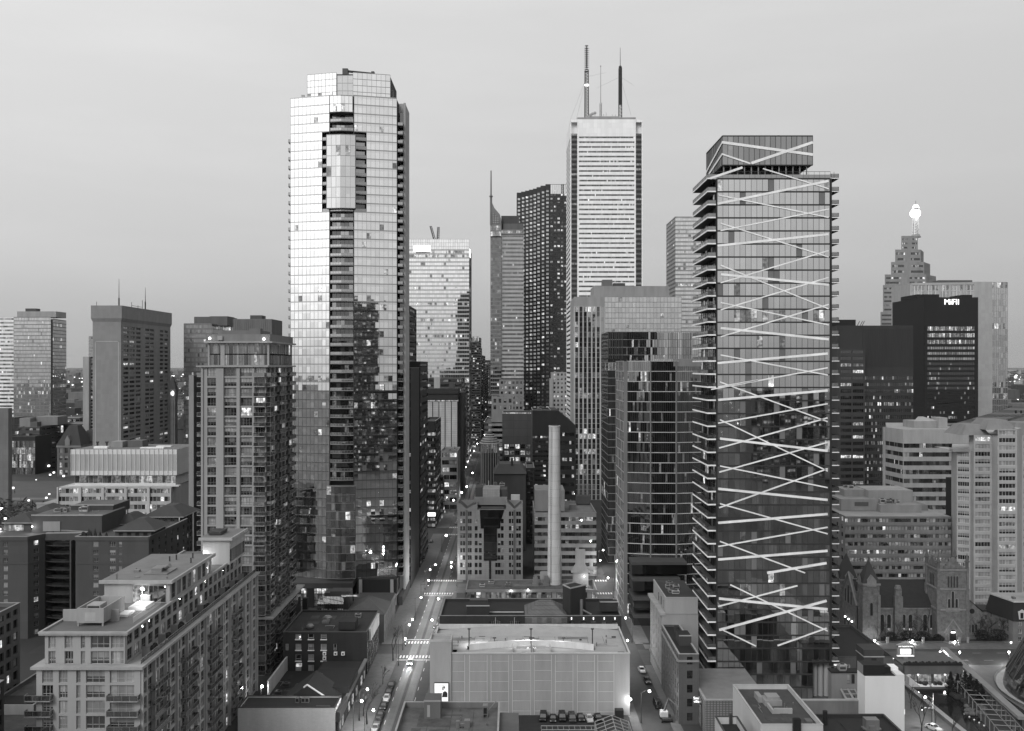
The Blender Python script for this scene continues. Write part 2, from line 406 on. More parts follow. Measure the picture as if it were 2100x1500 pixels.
def units(b, x0, x1, y0, y1, z, n, hmax=2.2, mat=None):
    """roof plant: each unit a part with casing, fan cowl and feet"""
    for i in range(n):
        w, d, h = b.rng.uniform(1.2, 3), b.rng.uniform(1.2, 2.6), b.rng.uniform(.8, hmax)
        if x1 - x0 < w + .5 or y1 - y0 < d + .5: w = d = .8
        x, y = b.rng.uniform(x0, x1 - w), b.rng.uniform(y0, y1 - d); mb = MB()
        mb.box(x, x + w, y, y + d, z + .25, z + h); mb.box(x + .1, x + w - .1, y + .1, y + d - .1, z, z + .25)
        mb.box(x + .15, x + w - .15, y - .04, y, z + h * .4, z + h * .85, 1)
        mb.cone(x + w / 2, y + d / 2, z + h, z + h + .35, min(w, d) * .35, min(w, d) * .3, 10, 1)
        b.part('rooftop_unit', mb, [mat or wall(b.rng.choice((.2, .3, .42)), rough=.6), METALD])
def block(name, label, cat, x0, x1, Y, dep, z1, wm, front=BLANK, side=BLANK, roofm=None, zb=0, par=.9, cop=None, rear=BLANK, win=True, group=None, b=None, n_units=0, pname='wall'):
    """box building: street face at Y, one side face towards the line of sight, plain rear, parapet and flat roof"""
    new = b is None
    if new: b = Thing(name, label, cat, (x0 + x1) / 2, Y + dep / 2, 0, group)
    mb = MB()
    F, Ln = frame(x0, Y, x1, Y); front(b, mb, F, Ln, zb, z1)
    Fr, Lr = frame(x1, Y, x1, Y + dep); (side if x1 < 0 else BLANK)(b, mb, Fr, Lr, zb, z1)
    Fl, Ll = frame(x0, Y + dep, x0, Y); (side if x0 > 0 else BLANK)(b, mb, Fl, Ll, zb, z1)
    Fb, Lb = frame(x1, Y + dep, x0, Y + dep); rear(b, mb, Fb, Lb, zb, z1)
    t = .35
    if par: # parapet: inner faces and coping
        for q in ((x0 + .02, x1 - .02, Y + .02, Y + t), (x0 + .02, x1 - .02, Y + dep - t, Y + dep - .02), (x0 + .02, x0 + t, Y + t, Y + dep - t), (x1 - t, x1 - .02, Y + t, Y + dep - t)):
            mb.box(*q, z1 - par - .1, z1 + .001)
    b.part(pname, mb, wm)
    if par:
        c = MB()
        for q in ((x0 - .06, x1 + .06, Y - .06, Y + t + .04), (x0 - .06, x1 + .06, Y + dep - t - .04, Y + dep + .06), (x0 - .06, x0 + t + .04, Y + t + .04, Y + dep - t - .04), (x1 - t - .04, x1 + .06, Y + t + .04, Y + dep - t - .04)):
            c.box(*q, z1 + .004, z1 + .14)
        b.part('coping', c, cop or FRAME)
    r = MB(); r.box(x0 + t, x1 - t, Y + t, Y + dep - t, z1 - par - .3, z1 - par); b.part('roof', r, roofm or ROOFM)
    if n_units: units(b, x0 + 1, x1 - 1, Y + 1, Y + dep - 1, z1 - par, n_units)
    if win and new: b.windows()
    return b
def bp(name, label, cat, px0, px1, ptop, Y, dep, wm, **k):
    return block(name, label, cat, wx(px0, Y), wx(px1, Y), Y, dep, wz(ptop, Y), wm, **k)
def bit(b, name, px0, px1, pt, pb, Y, dep, mats, top=None, **pr):
    """box part given by its outline in the photograph at depth Y"""
    mb = MB(); mb.box(wx(px0, Y), wx(px1, Y), Y, Y + dep, wz(pb, Y), wz(pt, Y), 0, None if top is None else 1)
    return b.part(name, mb, mats if top is None else [mats, top], **pr)
_BAL = {}
def balcony(b, F, u0, u1, z, proj=1.5, slab=.22, rail='glass', sm=None, rh=1.05):
    Ln = round(u1 - u0, 2); sm = sm or CONC; key = (Ln, proj, slab, rail, sm.name)
    if key not in _BAL:
        s = MB(); s.box(0, Ln, -proj, 0, 0, slab)
        r = MB()
        if rail == 'glass':
            r.box(.03, Ln - .03, -proj + .03, -proj + .07, slab + .06, slab + rh, 1)
            for q in (.03, Ln - .07): r.box(q, q + .04, -proj + .07, 0, slab + .06, slab + rh, 1)
        n = max(2, int(Ln / 1.4))
        for i in range(n + 1): u = .02 + (Ln - .1) * i / n; r.box(u, u + .06, -proj + .01, -proj + .09, slab, slab + rh)
        r.box(0, Ln, -proj, -proj + .08, slab + rh, slab + rh + .06)
        for q in (0, Ln - .08): r.box(q, q + .08, -proj + .08, 0, slab + rh, slab + rh + .06)
        _BAL[key] = (s.mesh('balcony', [sm]), r.mesh('railing', [FRAME, glass(.03, .09, .25)]))
    o = b.put('balcony', _BAL[key][0], (F[0] + F[2] * u0, F[1] + F[3] * u0, z), math.atan2(F[3], F[2]))
    link('railing', _BAL[key][1], o)
    return o
def text(b, s, size, loc, rz=0, mat=None, depth=.05, name='lettering', align='CENTER'):
    c = bpy.data.curves.new(name, 'FONT'); c.body = s; c.size = size; c.extrude = depth; c.align_x = align; c.materials.append(mat or LIT3)
    t_ = bpy.data.objects.new(name, c); COL.objects.link(t_); me = bpy.data.meshes.new_from_object(t_); bpy.data.objects.remove(t_); bpy.data.curves.remove(c)
    o = bpy.data.objects.new(name, me); COL.objects.link(o); o.parent = b.o
    o.location = Vector(loc) - b.org; o.rotation_euler = (R(90), 0, rz)
    return o
def mast(b, x, y, z0, z1, w0, w1=None, m=None, n=14, name='mast'):
    """lattice mast: legs and diagonal bracing"""
    mb = MB(); w1 = w0 if w1 is None else w1; r = max(.08, w0 * .09)
    def c(k, i):
        f = i / n; w = w0 + (w1 - w0) * f; a = math.pi / 4 + k * math.pi / 2
        return (x + w * .7 * math.cos(a), y + w * .7 * math.sin(a), z0 + (z1 - z0) * f)
    for k in range(4):
        for i in range(n):
            mb.tube(c(k, i), c(k, i + 1), r, 4); mb.tube(c(k, i), c((k + 1) % 4, i + 1), r * .7, 3); mb.tube(c(k, i), c((k + 1) % 4, i), r * .6, 3)
    return b.part(name, mb, m or METALD)

def roofing(b, x0, x1, y0, y1, z, n=14, v=.06, m2=.16):
    """felt seams, repair patches and small outlets of a flat roof, one thin sheet each"""
    c = MB(); r = b.rng
    k = max(2, int((x1 - x0) / 4.5))
    for i in range(1, k): x = x0 + (x1 - x0) * i / k; c.box(x - .06, x + .06, y0, y1, z, z + .015, 0)
    for i in range(n):
        w_, d = r.uniform(.6, (x1 - x0) * .22), r.uniform(.4, (y1 - y0) * .3); x, y = r.uniform(x0, x1 - w_), r.uniform(y0, y1 - d); c.box(x, x + w_, y, y + d, z, z + .02 + .004 * i, 1 if i % 3 else 2)
    b.part('roof_felt', c, [wall(v * .6, streak=False, sc=.6), wall(v, streak=False, var=.5, sc=.5), wall(m2, streak=False, var=.4, sc=.5)])
    for i in range(max(3, n // 3)):
        c = MB(); x, y = r.uniform(x0, x1), r.uniform(y0, y1); c.cone(x, y, z, z + r.uniform(.4, 1.1), .16, .16, 7, 0); b.part('roof_outlet', c, METAL)
    c = MB(); x, y = r.uniform(x0, x1), r.uniform(y0, y1); p = (x, y, z + .15)
    for i in range(3): q = (min(x1, max(x0, p[0] + r.uniform(-4, 4))), p[1], p[2]) if i % 2 else (p[0], min(y1, max(y0, p[1] + r.uniform(-5, 5))), p[2]); c.tube(p, q, .09, 5); p = q
    b.part('roof_pipe', c, METAL)

# ================================================================== large structure: ground, roads, water
def sheet(name, x0, x1, y0, y1, z, mat, kind='structure'):
    mb = MB(); mb.face([(x0, y0, z), (x1, y0, z), (x1, y1, z), (x0, y1, z)]); return struct(name, mb, mat, kind)
ASPH = wall(.05, streak=False, var=.35, sc=.35, rough=.75); ASPHL = wall(.075, streak=False, var=.3, sc=.3, rough=.7)
PAVE = wall(.15, streak=False, var=.25, sc=.5, joints=None); PAINT = wall(.6, streak=False, var=.3, sc=2)
sheet('ground', -30000, 30000, -2500, 40000, 0, wall(.045, streak=False, var=.5, sc=.02))
sheet('main_road', -37, -24.5, 60, 2600, .02, ASPH)
sheet('right_road', 34, 42, 60, 560, .02, ASPH)
sheet('cross_road', -24.5, 34, 321.5, 331, .024, ASPH); sheet('cross_road', 42, 400, 310, 326, .02, ASPHL)
sheet('cross_road', -24.5, 34, 411, 426, .024, ASPH); sheet('cross_road', 42, 46, 411, 426, .02, ASPH)
sheet('cross_road', -160, -37, 321.5, 331, .02, ASPH); sheet('cross_road', -37, 200, 552, 568, .028, ASPH)
def pavement(x0, x1, y0, y1):
    mb = MB(); mb.box(x0, x1, y0, y1, 0, .14); struct('pavement', mb, PAVE)
for q in ((-44.5, -37, 60, 321), (-44.5, -37, 332, 550), (-44.5, -37, 570, 2500), (-24.5, -21.6, 60, 321), (-24.5, -21.6, 332, 410), (-24.5, -21.6, 428, 550), (-24.5, -21.6, 570, 2500),
          (31.5, 34, 60, 320), (31.5, 34, 332, 410), (42, 44.6, 60, 309), (42, 47, 332, 410), (31.5, 34, 428, 550), (44.6, 92, 326.5, 333), (92, 320, 326.5, 334)): pavement(*q)
def stripes(name, cells, z=.04):
    mb = MB()
    for x0, x1, y0, y1 in cells: mb.face([(x0, y0, z), (x1, y0, z), (x1, y1, z), (x0, y1, z)])
    struct(name, mb, PAINT)
for y0, y1 in ((316.5, 319.5), (333, 336), (404.5, 407.5), (429, 432), (546, 550), (570, 574)):
    stripes('crosswalk', [(x, x + .55, y0, y1) for x in [-36.6 + 1.05 * i for i in range(12)]])
for y0, y1 in ((405, 408), (429, 432)): stripes('crosswalk', [(34.5 + 1.1 * i, 35.1 + 1.1 * i, y0, y1) for i in range(7)])
stripes('stop_line', [(-37, -24.6, 314.2, 314.8), (-37, -24.6, 402, 402.6), (-37, -24.6, 337.5, 338.1)])
stripes('lane_markings', [(x, x + .15, y, y + 3) for x in (-33.9, -27.6) for y in range(150, 1200, 9) if not (312 < y < 338 or 400 < y < 434 or 543 < y < 576)])
TRK = wall(.20, streak=False, var=.25, sc=.4, rough=.5)
mb = MB()
for x in (-32.7, -29.3):
    for y0, y1 in ((150, 800),): mb.face([(x - 1.25, y0, .03), (x + 1.25, y0, .03), (x + 1.25, y1, .03), (x - 1.25, y1, .03)])
struct('tramway_bed', mb, wall(.095, streak=False, var=.3, sc=.3, rough=.6))
_P0, PAINT = PAINT, wall(.19, streak=False, var=.2, sc=1); stripes('tram_rails', [(x + s - .05, x + s + .05, 150, 800) for x in (-32.7, -29.3) for s in (-.75, .75)], .045); PAINT = _P0

# ================================================================== skyline, far to near
def bands(v, top=0, **k): return RIB(mm=FRAMED, **k)
# left horizon
b = bp('office_tower', 'white banded office tower with dark window strips at the far left edge', 'tower', -6, 28, 651, 1150, 30, WHITE, front=RIB(34, 8, .45, p=.12), side=BLANK)
b = Thing('office_tower', 'grey glass office block with flat plant box, left of the tall blank slab', 'tower', wx(75, 1100), 1115)
Y = 1100; mb = MB(); x0, x1, x2, zt = wx(28, Y), wx(104, Y), wx(139, 1150), wz(651, Y)
gg = (glass(.03, .1, .48), glass(.02, .08, .42))
F, Ln = frame(x0, Y, x1, Y); CURT(36, 26, gg, FRAME, p=.05, rowp=.12, mw=.16, sh=.9, hm=CONCM, tilt=.002)(b, mb, F, Ln, 0, zt)
F, Ln = frame(x1 + 1, Y + 3, x2, 1146); CURT(36, 14, gg, FRAME, p=.05, rowp=.12, mw=.16, sh=.9, hm=CONCM, tilt=.002)(b, mb, F, Ln, 0, zt - 2)
mb.prism([(x0, Y + .1), (x1, Y + .1), (x1 + .9, Y + 3.1), (x2 - .1, 1146), (x2 - 10, 1160), (x0, 1160)], 0, zt - 2.05); b.part('core', mb, CONCD)
bit(b, 'plant_room', 35, 115, 639, 651, 1106, 25, CONC); bit(b, 'vent_stack', 52, 74, 633, 639, 1110, 10, METALD)
b = bp('apartment_tower', 'slim pale apartment tower tucked behind the left edge of the blank slab', 'tower', 182, 200, 690, 900, 20, CONC, front=RIB(40, 4, .55, p=.15), side=BLANK)
bit(b, 'lower_wing', 170, 182, 732, 900, 896, 16, CONC)
# blank slab hotel
Y = 690; x1, x0, zt = wx(248, Y), wx(190, Y), wz(627, Y); dep = 100
SLAB = wall(.29, joints=(3, 3, .05), jc=.92, var=.12)
b = Thing('hotel_slab', 'tall concrete slab hotel with blank end wall and windows down its long side', 'hotel', (x0 + x1) / 2, Y + dep / 2)
mb = MB(); F, Ln = frame(x0, Y, x1, Y); BLANK(b, mb, F, Ln, 0, zt - 9)
F, Ln = frame(x1, Y, x1, Y + dep)
PUNCH(7, 38, [9.5, 9.5, 9.5, 8.5, 8.5, 7.5, 7.5], 1.75, 1.0, at=[.09, .205, .32, .5, .595, .80, .905], nx=2, lit_p=.09, blind=.25, fm=FRAMED, fw=.12, dep=.5)(b, mb, F, Ln, 0, zt - 14)
mb.fquad(F, 0, Ln, zt - 14, zt - 9)
F, Ln = frame(x1, Y + dep, x0, Y + dep); BLANK(b, mb, F, Ln, 0, zt); F, Ln = frame(x0, Y + dep, x0, Y); BLANK(b, mb, F, Ln, 0, zt)
mb.face([(x0, Y, zt - 9), (x1, Y, zt - 9), (x1, Y + dep, zt - 9), (x0, Y + dep, zt - 9)])
b.part('wall', mb, SLAB)
c = MB(); e = .9
c.face([(x0 - e, Y - e, zt - 9), (x1 + e, Y - e, zt - 9), (x1, Y, zt - 11.5), (x0, Y, zt - 11.5)]); c.face([(x1 + e, Y - e, zt - 9), (x1 + e, Y + dep + e, zt - 9), (x1, Y + dep, zt - 11.5), (x1, Y, zt - 11.5)])
c.box(x0 - e, x1 + e, Y - e, Y + dep + e, zt - 9, zt); b.part('cap', c, SLAB)
c = MB(); F = frame(x0, Y, x1, Y)[0]; u0, u1 = 1.8, 18.6
for q in ((u0, u0 + .5, 0, wz(700, Y)), (u1 - .5, u1, 0, wz(700, Y)), (u0, u1, wz(700, Y) - .5, wz(700, Y))): c.fbox(F, q[0], q[1], 0, .12, q[2], q[3])
b.part('lit_outline', c, wall(.42)); b.windows()  # plain paler raised band framing the blank end wall
for px, pt, yy in ((244, 572, 700), (298, 590, 740)):
    m_ = MB(); X = wx(px, yy); z0 = zt; m_.tube((X, yy, z0), (X, yy, z0 + 6), .5, 6); m_.tube((X, yy, z0 + 6), (X, yy, wz(pt, yy)), .28, 5, r1=.12); b.part('antenna', m_, METALD)
m_ = MB()
for px, yy, hh in ((198, 695, 3), (270, 715, 4), (292, 738, 7), (283, 720, 2)): X = wx(px, yy); m_.tube((X, yy, zt), (X, yy, zt + hh), .18, 4)
m_.tube((wx(270, 715), 715, zt + 1.6), (wx(292, 738), 738, zt + 1.6), .15, 4); b.part('roof_aerial', m_, METALD)
# lower civic buildings on the left
b = bp('courthouse', 'low dark-roofed terraced court building with glazed storeys, under the blank slab', 'building', 104, 163, 857, 960, 30, CONCD, front=RIB(5, 14, .6, p=.3), side=RIB(5, 10, .6, p=.1), roofm=ROOFL)
b = bp('courthouse', 'lower glass court wing with pale flat roof, beside the steep hall roof', 'building', 120, 186, 869, 900, 30, CONCD, front=RIB(4, 14, .6, p=.25), side=RIB(4, 10, .6, p=.1), roofm=ROOFL)
b = bp('office_block', 'dark brown slab-sided hotel block with rows of short windows, far left', 'hotel', 38, 81, 876, 860, 62, wall(.075), front=RIB(9, 6, .38, p=.15), side=PUNCH(6, 9, 6, 1.5, 1.5, lit_p=.22, blind=.1, fm=FRAMED, fw=.12, um=3), roofm=ROOFM)
bit(b, 'plant_room', 40, 62, 858, 876, 870, 12, CONCM); bit(b, 'plant_room', 73, 118, 855, 872, 880, 20, CONCM); bit(b, 'plant_room', 62, 76, 866, 878, 866, 8, CONCD)
b = bp('glass_pavilion', 'low dark glass-fronted hall with lit lobby beside a plain grey wall, far left', 'hall', 8, 72, 895, 850, 30, DARK, front=VERT((.88, CURT(5, 16, (GMID, GDARK), FRAMED, p=.3, rowp=.4, rl=.7)), (1, BLANK)), roofm=ROOFM)
b = bp('dark_office', 'dark square office block just behind the low glass-fronted hall, far left', 'building', 19, 42, 858, 890, 30, BLACK, front=CURT(8, 6, (GDARK, GBLK), p=.06))
b = bp('blank_block', 'windowless light concrete block cut off by the left edge of the photo', 'building', -60, 17, 838, 640, 5, wall(.2, joints=(6, 4, .08), jc=.8))
# old city hall: body, steep roofs, clock tower
b = Thing('old_hall', 'old stone civic hall wing with steep dark roof and gabled dormer', 'hall', wx(152, 840), 850); Y = 835
mb = MB(); x0, x1 = wx(117, Y), wx(165, Y); F, Ln = frame(x0, Y, x1, Y)
PUNCH(4, 4, 2.6, 4.2, 1.4, lit_p=.15, fm=FRAMED, dep=.6, um=1, nx=2)(b, mb, F, Ln, 0, wz(918, Y)); F, Ln = frame(x1, Y, x1, Y + 26); PUNCH(4, 4, 2.2, 4, 1.4, lit_p=.1, fm=FRAMED, um=1)(b, mb, F, Ln, 0, wz(918, Y))
b.part('wall', mb, wall(.14, streak=False, var=.3)); b.windows()
c = MB(); c.box(x0 - .5, x1 + .5, Y - .5, Y + 26, wz(918, Y), wz(914, Y)); b.part('cornice', c, CONCM)
def hip(x0, x1, y0, y1, z0, z1, ix, iy):
    c = MB(); a = [(x0, y0, z0), (x1, y0, z0), (x1, y1, z0), (x0, y1, z0)]; d = [(x0 + ix, y0 + iy, z1), (x1 - ix, y0 + iy, z1), (x1 - ix, y1 - iy, z1), (x0 + ix, y1 - iy, z1)]
    for k in range(4): c.face([a[k], a[(k + 1) % 4], d[(k + 1) % 4], d[k]])
    c.face(d); c.face(a[::-1]); return c
b.part('roof', hip(x0 - .6, x1 + .6, Y - .6, Y + 26, wz(914, Y), wz(874, Y), 7, 9), wall(.045))
c = MB(); xd = wx(139, Y); c.box(xd - 2, xd + 2, Y - .9, Y + 6, wz(914, Y), wz(904, Y)); c.face([(xd - 2.3, Y - .95, wz(904, Y)), (xd + 2.3, Y - .95, wz(904, Y)), (xd, Y - .95, wz(893, Y))]); c.face([(xd - 2.3, Y - .95, wz(904, Y)), (xd, Y - .95, wz(893, Y)), (xd, Y + 7, wz(893, Y)), (xd - 2.3, Y + 7, wz(904, Y))]); c.face([(xd + 2.3, Y - .95, wz(904, Y)), (xd, Y - .95, wz(893, Y)), (xd, Y + 7, wz(893, Y)), (xd + 2.3, Y + 7, wz(904, Y))])
b.part('dormer', c, CONCM)
b2 = bp('hall_wing', 'rear wing of the old civic hall with sloped dark roof', 'hall', 163, 190, 905, 855, 40, wall(.09), front=PUNCH(3, 4, 2, 3.5, 1.2, lit_p=.1, fm=FRAMED), side=BLANK, par=0, win=True)
b2.part('hip_roof', hip(wx(162, 855), wx(191, 855), 854, 896, wz(905, 855), wz(884, 855), 4, 8), wall(.045))
b = Thing('clock_tower', 'slender stone clock tower with pointed dark roof and two lit dials', 'clock tower', wx(352, 850), 853)
X = wx(352, 850); mb = MB(); mb.box(X - 3.1, X + 3.1, 850, 856.2, 0, wz(815, 850)); mb.box(X - 3.4, X + 3.4, 849.7, 856.5, wz(815, 850), wz(798, 850)); 
for q in (-3.1, -1, 1, 2.7): mb.box(X + q, X + q + .4, 849.6, 850, wz(915, 850), wz(820, 850))
b.part('shaft', mb, wall(.16, streak=False, var=.3))
for nm, px in (('clock_face', 347.5), ('clock_face', 354.5)):
    c = MB(); xx = wx(px, 850); zz = wz(807, 850); c.face([(xx + 1.35 * math.cos(a * math.pi / 8), 849.55, zz + 2.3 * math.sin(a * math.pi / 8)) for a in range(16)]); b.part(nm, c, lit(1.6, False))
c = MB(); c.cone(X, 853.1, wz(798, 850), wz(768, 850), 5, 0, 4, ph=math.pi / 4); b.part('spire_roof', c, wall(.05))
b = bp('old_office', 'low old office with curved dark roof, behind the clock tower', 'building', 358, 386, 880, 880, 30, wall(.08), par=0)
b.part('hip_roof', hip(wx(357, 880), wx(387, 880), 879, 911, wz(880, 880), wz(850, 880), 5, 10), wall(.035))
b = bp('office_block', 'small distant office with lit rows, right of the clock tower', 'building', 356, 378, 826, 960, 20, CONCM, front=RIB(18, 6, .5, p=.3), side=BLANK)
# towers just behind the left condo
b = bp('glass_tower', 'pale glass tower behind the concrete condo, with stepped roof plant', 'tower', 377, 434, 665, 800, 60, CONCM, front=CURT(33, 14, (glass(.3, .42, .2), glass(.24, .36, .2)), FRAME, p=.05, rowp=.14, mw=.14, sh=1.2, hm=CONCM), side=CURT(33, 10, (GMID, GMIR), FRAMED, p=.06))
bit(b, 'plant_room', 398, 466, 650, 668, 815, 30, wall(.14)); bit(b, 'vent_box', 430, 467, 649, 655, 818, 20, CONCD)
b = bp('ribbed_tower', 'brown concrete tower whose ribbed roof box shows above the concrete condo', 'tower', 478, 557, 655, 760, 34, wall(.2), front=VERT((.86, PUNCH(8, 30, 2, 2, 1, fm=FRAMED)), (1, RIBS(18, .55, .35, BLANK))), side=VERT((.86, BLANK), (1, RIBS(10, .5, .3, BLANK))))
bit(b, 'plant_room', 513, 537, 647, 655, 768, 12, wall(.1))
b = bp('concrete_slab', 'tall dark pier-like building with one pale edge, left of the concrete condo', 'building', 387, 397, 770, 430, 32, wall(.30), side=BLANK)
mb = MB(); x = wx(397, 430); mb.box(x + .02, x + .3, 431, 462, 0, wz(771, 430)); b.part('dark_flank', mb, DARK)
bit(b, 'shaft', 400, 407, 784, 1100, 452, 8, wall(.06))

# centre-left: reflective bank tower, slim tower behind, ribbed dark tower
GB = (glass(.05, .12, .74), glass(.04, .10, .68))
b = Thing('bank_tower', 'broad pale glass bank tower mirroring a dark stepped outline', 'tower', wx(900, 1000), 1025); Y = 1000
x0, x1, zt = wx(820, Y), wx(962, Y), wz(491, Y); mb = MB()
F, Ln = frame(x0, Y, x1, Y); CURT(52, 30, GB, wall(.4), p=.05, rowp=.14, mw=.14, sh=1.3, hm=wall(.45), tilt=.0012, blind=.04, rl=.5, mp=.1)(b, mb, F, Ln, 0, zt - 11)
CURT(3, 30, GB, FRAME, p=0, rowp=0, mw=.2, sh=.2, tilt=.001)(b, mb, F, Ln, zt - 11, zt)
F, Ln = frame(x1, Y, x1, Y + 60); CURT(54, 12, (GMID, GMID), FRAME, p=.08, rowp=.1, mw=.14, sh=1.1, hm=CONCM)(b, mb, F, Ln, 0, zt - 9)
mb.box(x0, x1 - .1, Y + .1, Y + 60, 0, zt - 11); b.part('core', mb, CONCD)
c = MB(); F, Ln = frame(x0, Y + 4, x1 - 6, Y + 4)
for i in range(40): u = Ln * i / 40; c.fbox(F, u, u + .4, -.2, 0, zt - 11, zt + .5)
b.part('screen_fins', c, CONCM)
c = MB(); c.box(wx(849, 999.5), wx(882, 999.5), 999.2, 999.75, wz(516, 999), wz(504, 999)); b.part('lit_sign', c, lit(4, False))
c = MB(); c.box(x1 + .1, x1 + .5, Y + 3, Y + 24, wz(524, Y), wz(510, Y)); b.part('lit_sign', c, lit(4, False))
def jib(px, pt, px2, pt2, yy):
    c = MB(); c.tube((wx(px, yy), yy, zt - 2), (wx(px2, yy), yy, wz(pt2, yy)), .7, 4); c.tube((wx(px + 4, yy), yy, zt - 2), (wx(px2 + 3, yy), yy, wz(pt2, yy)), .4, 4)
    for i in range(8):
        f = i / 8; c.tube((wx(px + (px2 - px) * f, yy), yy, zt - 2 + (wz(pt2, yy) - zt + 2) * f), (wx(px + 4 + (px2 + 3 - px - 4) * (f + .12), yy), yy, zt - 2 + (wz(pt2, yy) - zt + 2) * (f + .12)), .3, 3)
    b.part('maintenance_crane', c, CONCM)
jib(891, 488, 882, 464, 1010); jib(896, 488, 898, 466, 1012)
b = bp('condo_tower', 'slim condo tower right of the pale glass bank tower, lit crown', 'tower', 966, 985, 693, 1150, 40, CONCM, front=RIB(44, 5, .5, p=.16, g=(GDARK, GDARK)), side=RIB(44, 8, .5, p=.2, g=(GDARK, GDARK)))
bit(b, 'lit_crown', 969, 982, 690, 701, 1149.5, 8, LIT2)
b = bp('dark_ribbed_tower', 'dark striped tower edge showing right behind the tallest glass tower', 'tower', 800, 840, 628, 470, 34, wall(.03), front=BLANK, side=RIB(40, 6, .5, p=.02, g=(GBLK, GBLK)))
# spire tower
b = Thing('spire_tower', 'grey tower with curved sail crown and needle spire', 'tower', wx(1040, 950), 965); Y = 950
G1 = (glass(.015, .06, .17), glass(.01, .05, .13))
x0, x1, x2 = wx(1006, Y), wx(1028, Y), wx(1074, Y); mb = MB()
zs, zm = wz(462, Y), wz(476, Y)
F, Ln = frame(x0, Y, x1, Y); CURT(56, 5, (glass(.01, .03, .16), glass(.008, .03, .12)), wall(.14), p=.02, rowp=.02, mw=.25, sh=1.2, hm=CONCM, blind=.03)(b, mb, F, Ln, 0, wz(486, Y)); CURT(2, 4, G1, CONCM, p=.9, rowp=0, mw=.4, sh=1.2, hm=CONCM)(b, mb, F, Ln, wz(486, Y), zs)
F, Ln = frame(x1, Y + 1.5, x2, Y + 1.5); CURT(56, 14, (glass(.01, .03, .14), glass(.008, .03, .11)), CONCM, p=.015, rowp=.03, mw=.1, sh=2.1, hm=wall(.42), blind=.03)(b, mb, F, Ln, 0, zm - 2)
CURT(1, 12, G1, CONCM, p=.6, rowp=0, mw=.3, sh=1)(b, mb, F, Ln, zm - 2, zm + 2)
mb.box(x0, x1, Y + .1, Y + 30, 0, zs); mb.box(x1, x2, Y + 1.6, Y + 30, 0, zm); b.part('core', mb, CONCD)
bit(b, 'plant_screen', 1028, 1064, 443, 476, 956, 18, wall(.085)); bit(b, 'plant_screen', 1032, 1074, 459, 476, 953, 10, wall(.15))
c = MB(); pts = [(1007.5, 410), (1010, 418), (1014, 427), (1020, 434), (1025, 440), (1027.5, 449), (1028.5, 462), (1006, 462), (1006, 408)]
fr_ = [(wx(p, Y), Y, wz(q, Y)) for p, q in pts]; bk = [(x, Y + 14, z) for x, y, z in fr_]; n = len(pts)
c.face(fr_); c.face(bk[::-1])
for k in range(n): c.face([fr_[k], bk[k], bk[(k + 1) % n], fr_[(k + 1) % n]])
b.part('sail_crown', c, CONCM)
c = MB(); q = [(1010, 432), (1014, 437), (1020, 444), (1024, 451), (1025, 460), (1009, 460)]; c.face([(wx(p, Y), Y - .15, wz(r, Y)) for p, r in q]); b.part('crown_glass', c, wall(.34, joints=(2.2, 2.2, .35), jc=.35))
c = MB(); c.tube((wx(1007, Y), Y + .5, wz(462, Y)), (wx(1007, Y), Y + .5, wz(400, Y)), 1.1, 8); c.tube((wx(1007, Y), Y + .5, wz(400, Y)), (wx(1007, Y), Y + .5, wz(350, Y)), .75, 8, r1=.55); c.ball((wx(1007, Y), Y + .5, wz(403, Y)), 1.9, 8, 4, sz=.6); b.part('spire', c, wall(.2))
# red granite sawtooth tower
b = Thing('sawtooth_tower', 'dark granite tower of square windows with stepped sawtooth top', 'tower', wx(1115, 1010), 1040)
SAW = wall(.055); mb = MB(); Y = 1010; xs = [1060, 1069, 1077.5, 1085.5, 1093.5, 1101, 1109, 1119, 1127]; tp = [387, 386, 385, 384, 383, 381, 379, 377, 377]
for k in range(8):
    ya, yb = Y + (8 - k) * 3.0, Y + (7 - k) * 3.0; xa, xb = wx(xs[k], Y), wx(xs[k + 1], Y); zt = wz(tp[k], Y)
    F, Ln = frame(xa, ya, xb, ya); PUNCH(1, 68, 2.7, 2.4, .9, lit_p=.30, blind=.3, fm=FRAMED, fw=.15, um=.1, dep=.25, top=5, dark=glass(.02, .08, .46))(b, mb, F, Ln, 0, zt)
    mb.box(xa, xb, ya + .5, Y + 60, 0, zt - .01); mb.face([(xb, ya, 0), (xb, yb, 0), (xb, yb, zt), (xb, ya, zt)])
F, Ln = frame(wx(1127, Y), Y + .2, wx(1164, Y), Y + .2); PUNCH(5, 68, 2.5, 2.3, 1.0, lit_p=.28, blind=.05, fm=FRAMED, fw=.2, um=.3, dep=.3, top=5, dark=GDARK)(b, mb, F, Ln, 0, wz(378, Y))
mb.box(wx(1127, Y), wx(1164, Y), Y + .8, Y + 60, 0, wz(378, Y) - .01)
b.part('wall', mb, SAW); b.windows()
c = MB(); F, Ln = frame(wx(1129, Y), Y - .1, wx(1164, Y), Y - .1)
for i in range(8): c.fquad(F, Ln * i / 8 + .1, Ln * (i + 1) / 8 - .1, wz(398, Y), wz(379, Y), .05)
b.part('crown_glazing', c, GMIR)
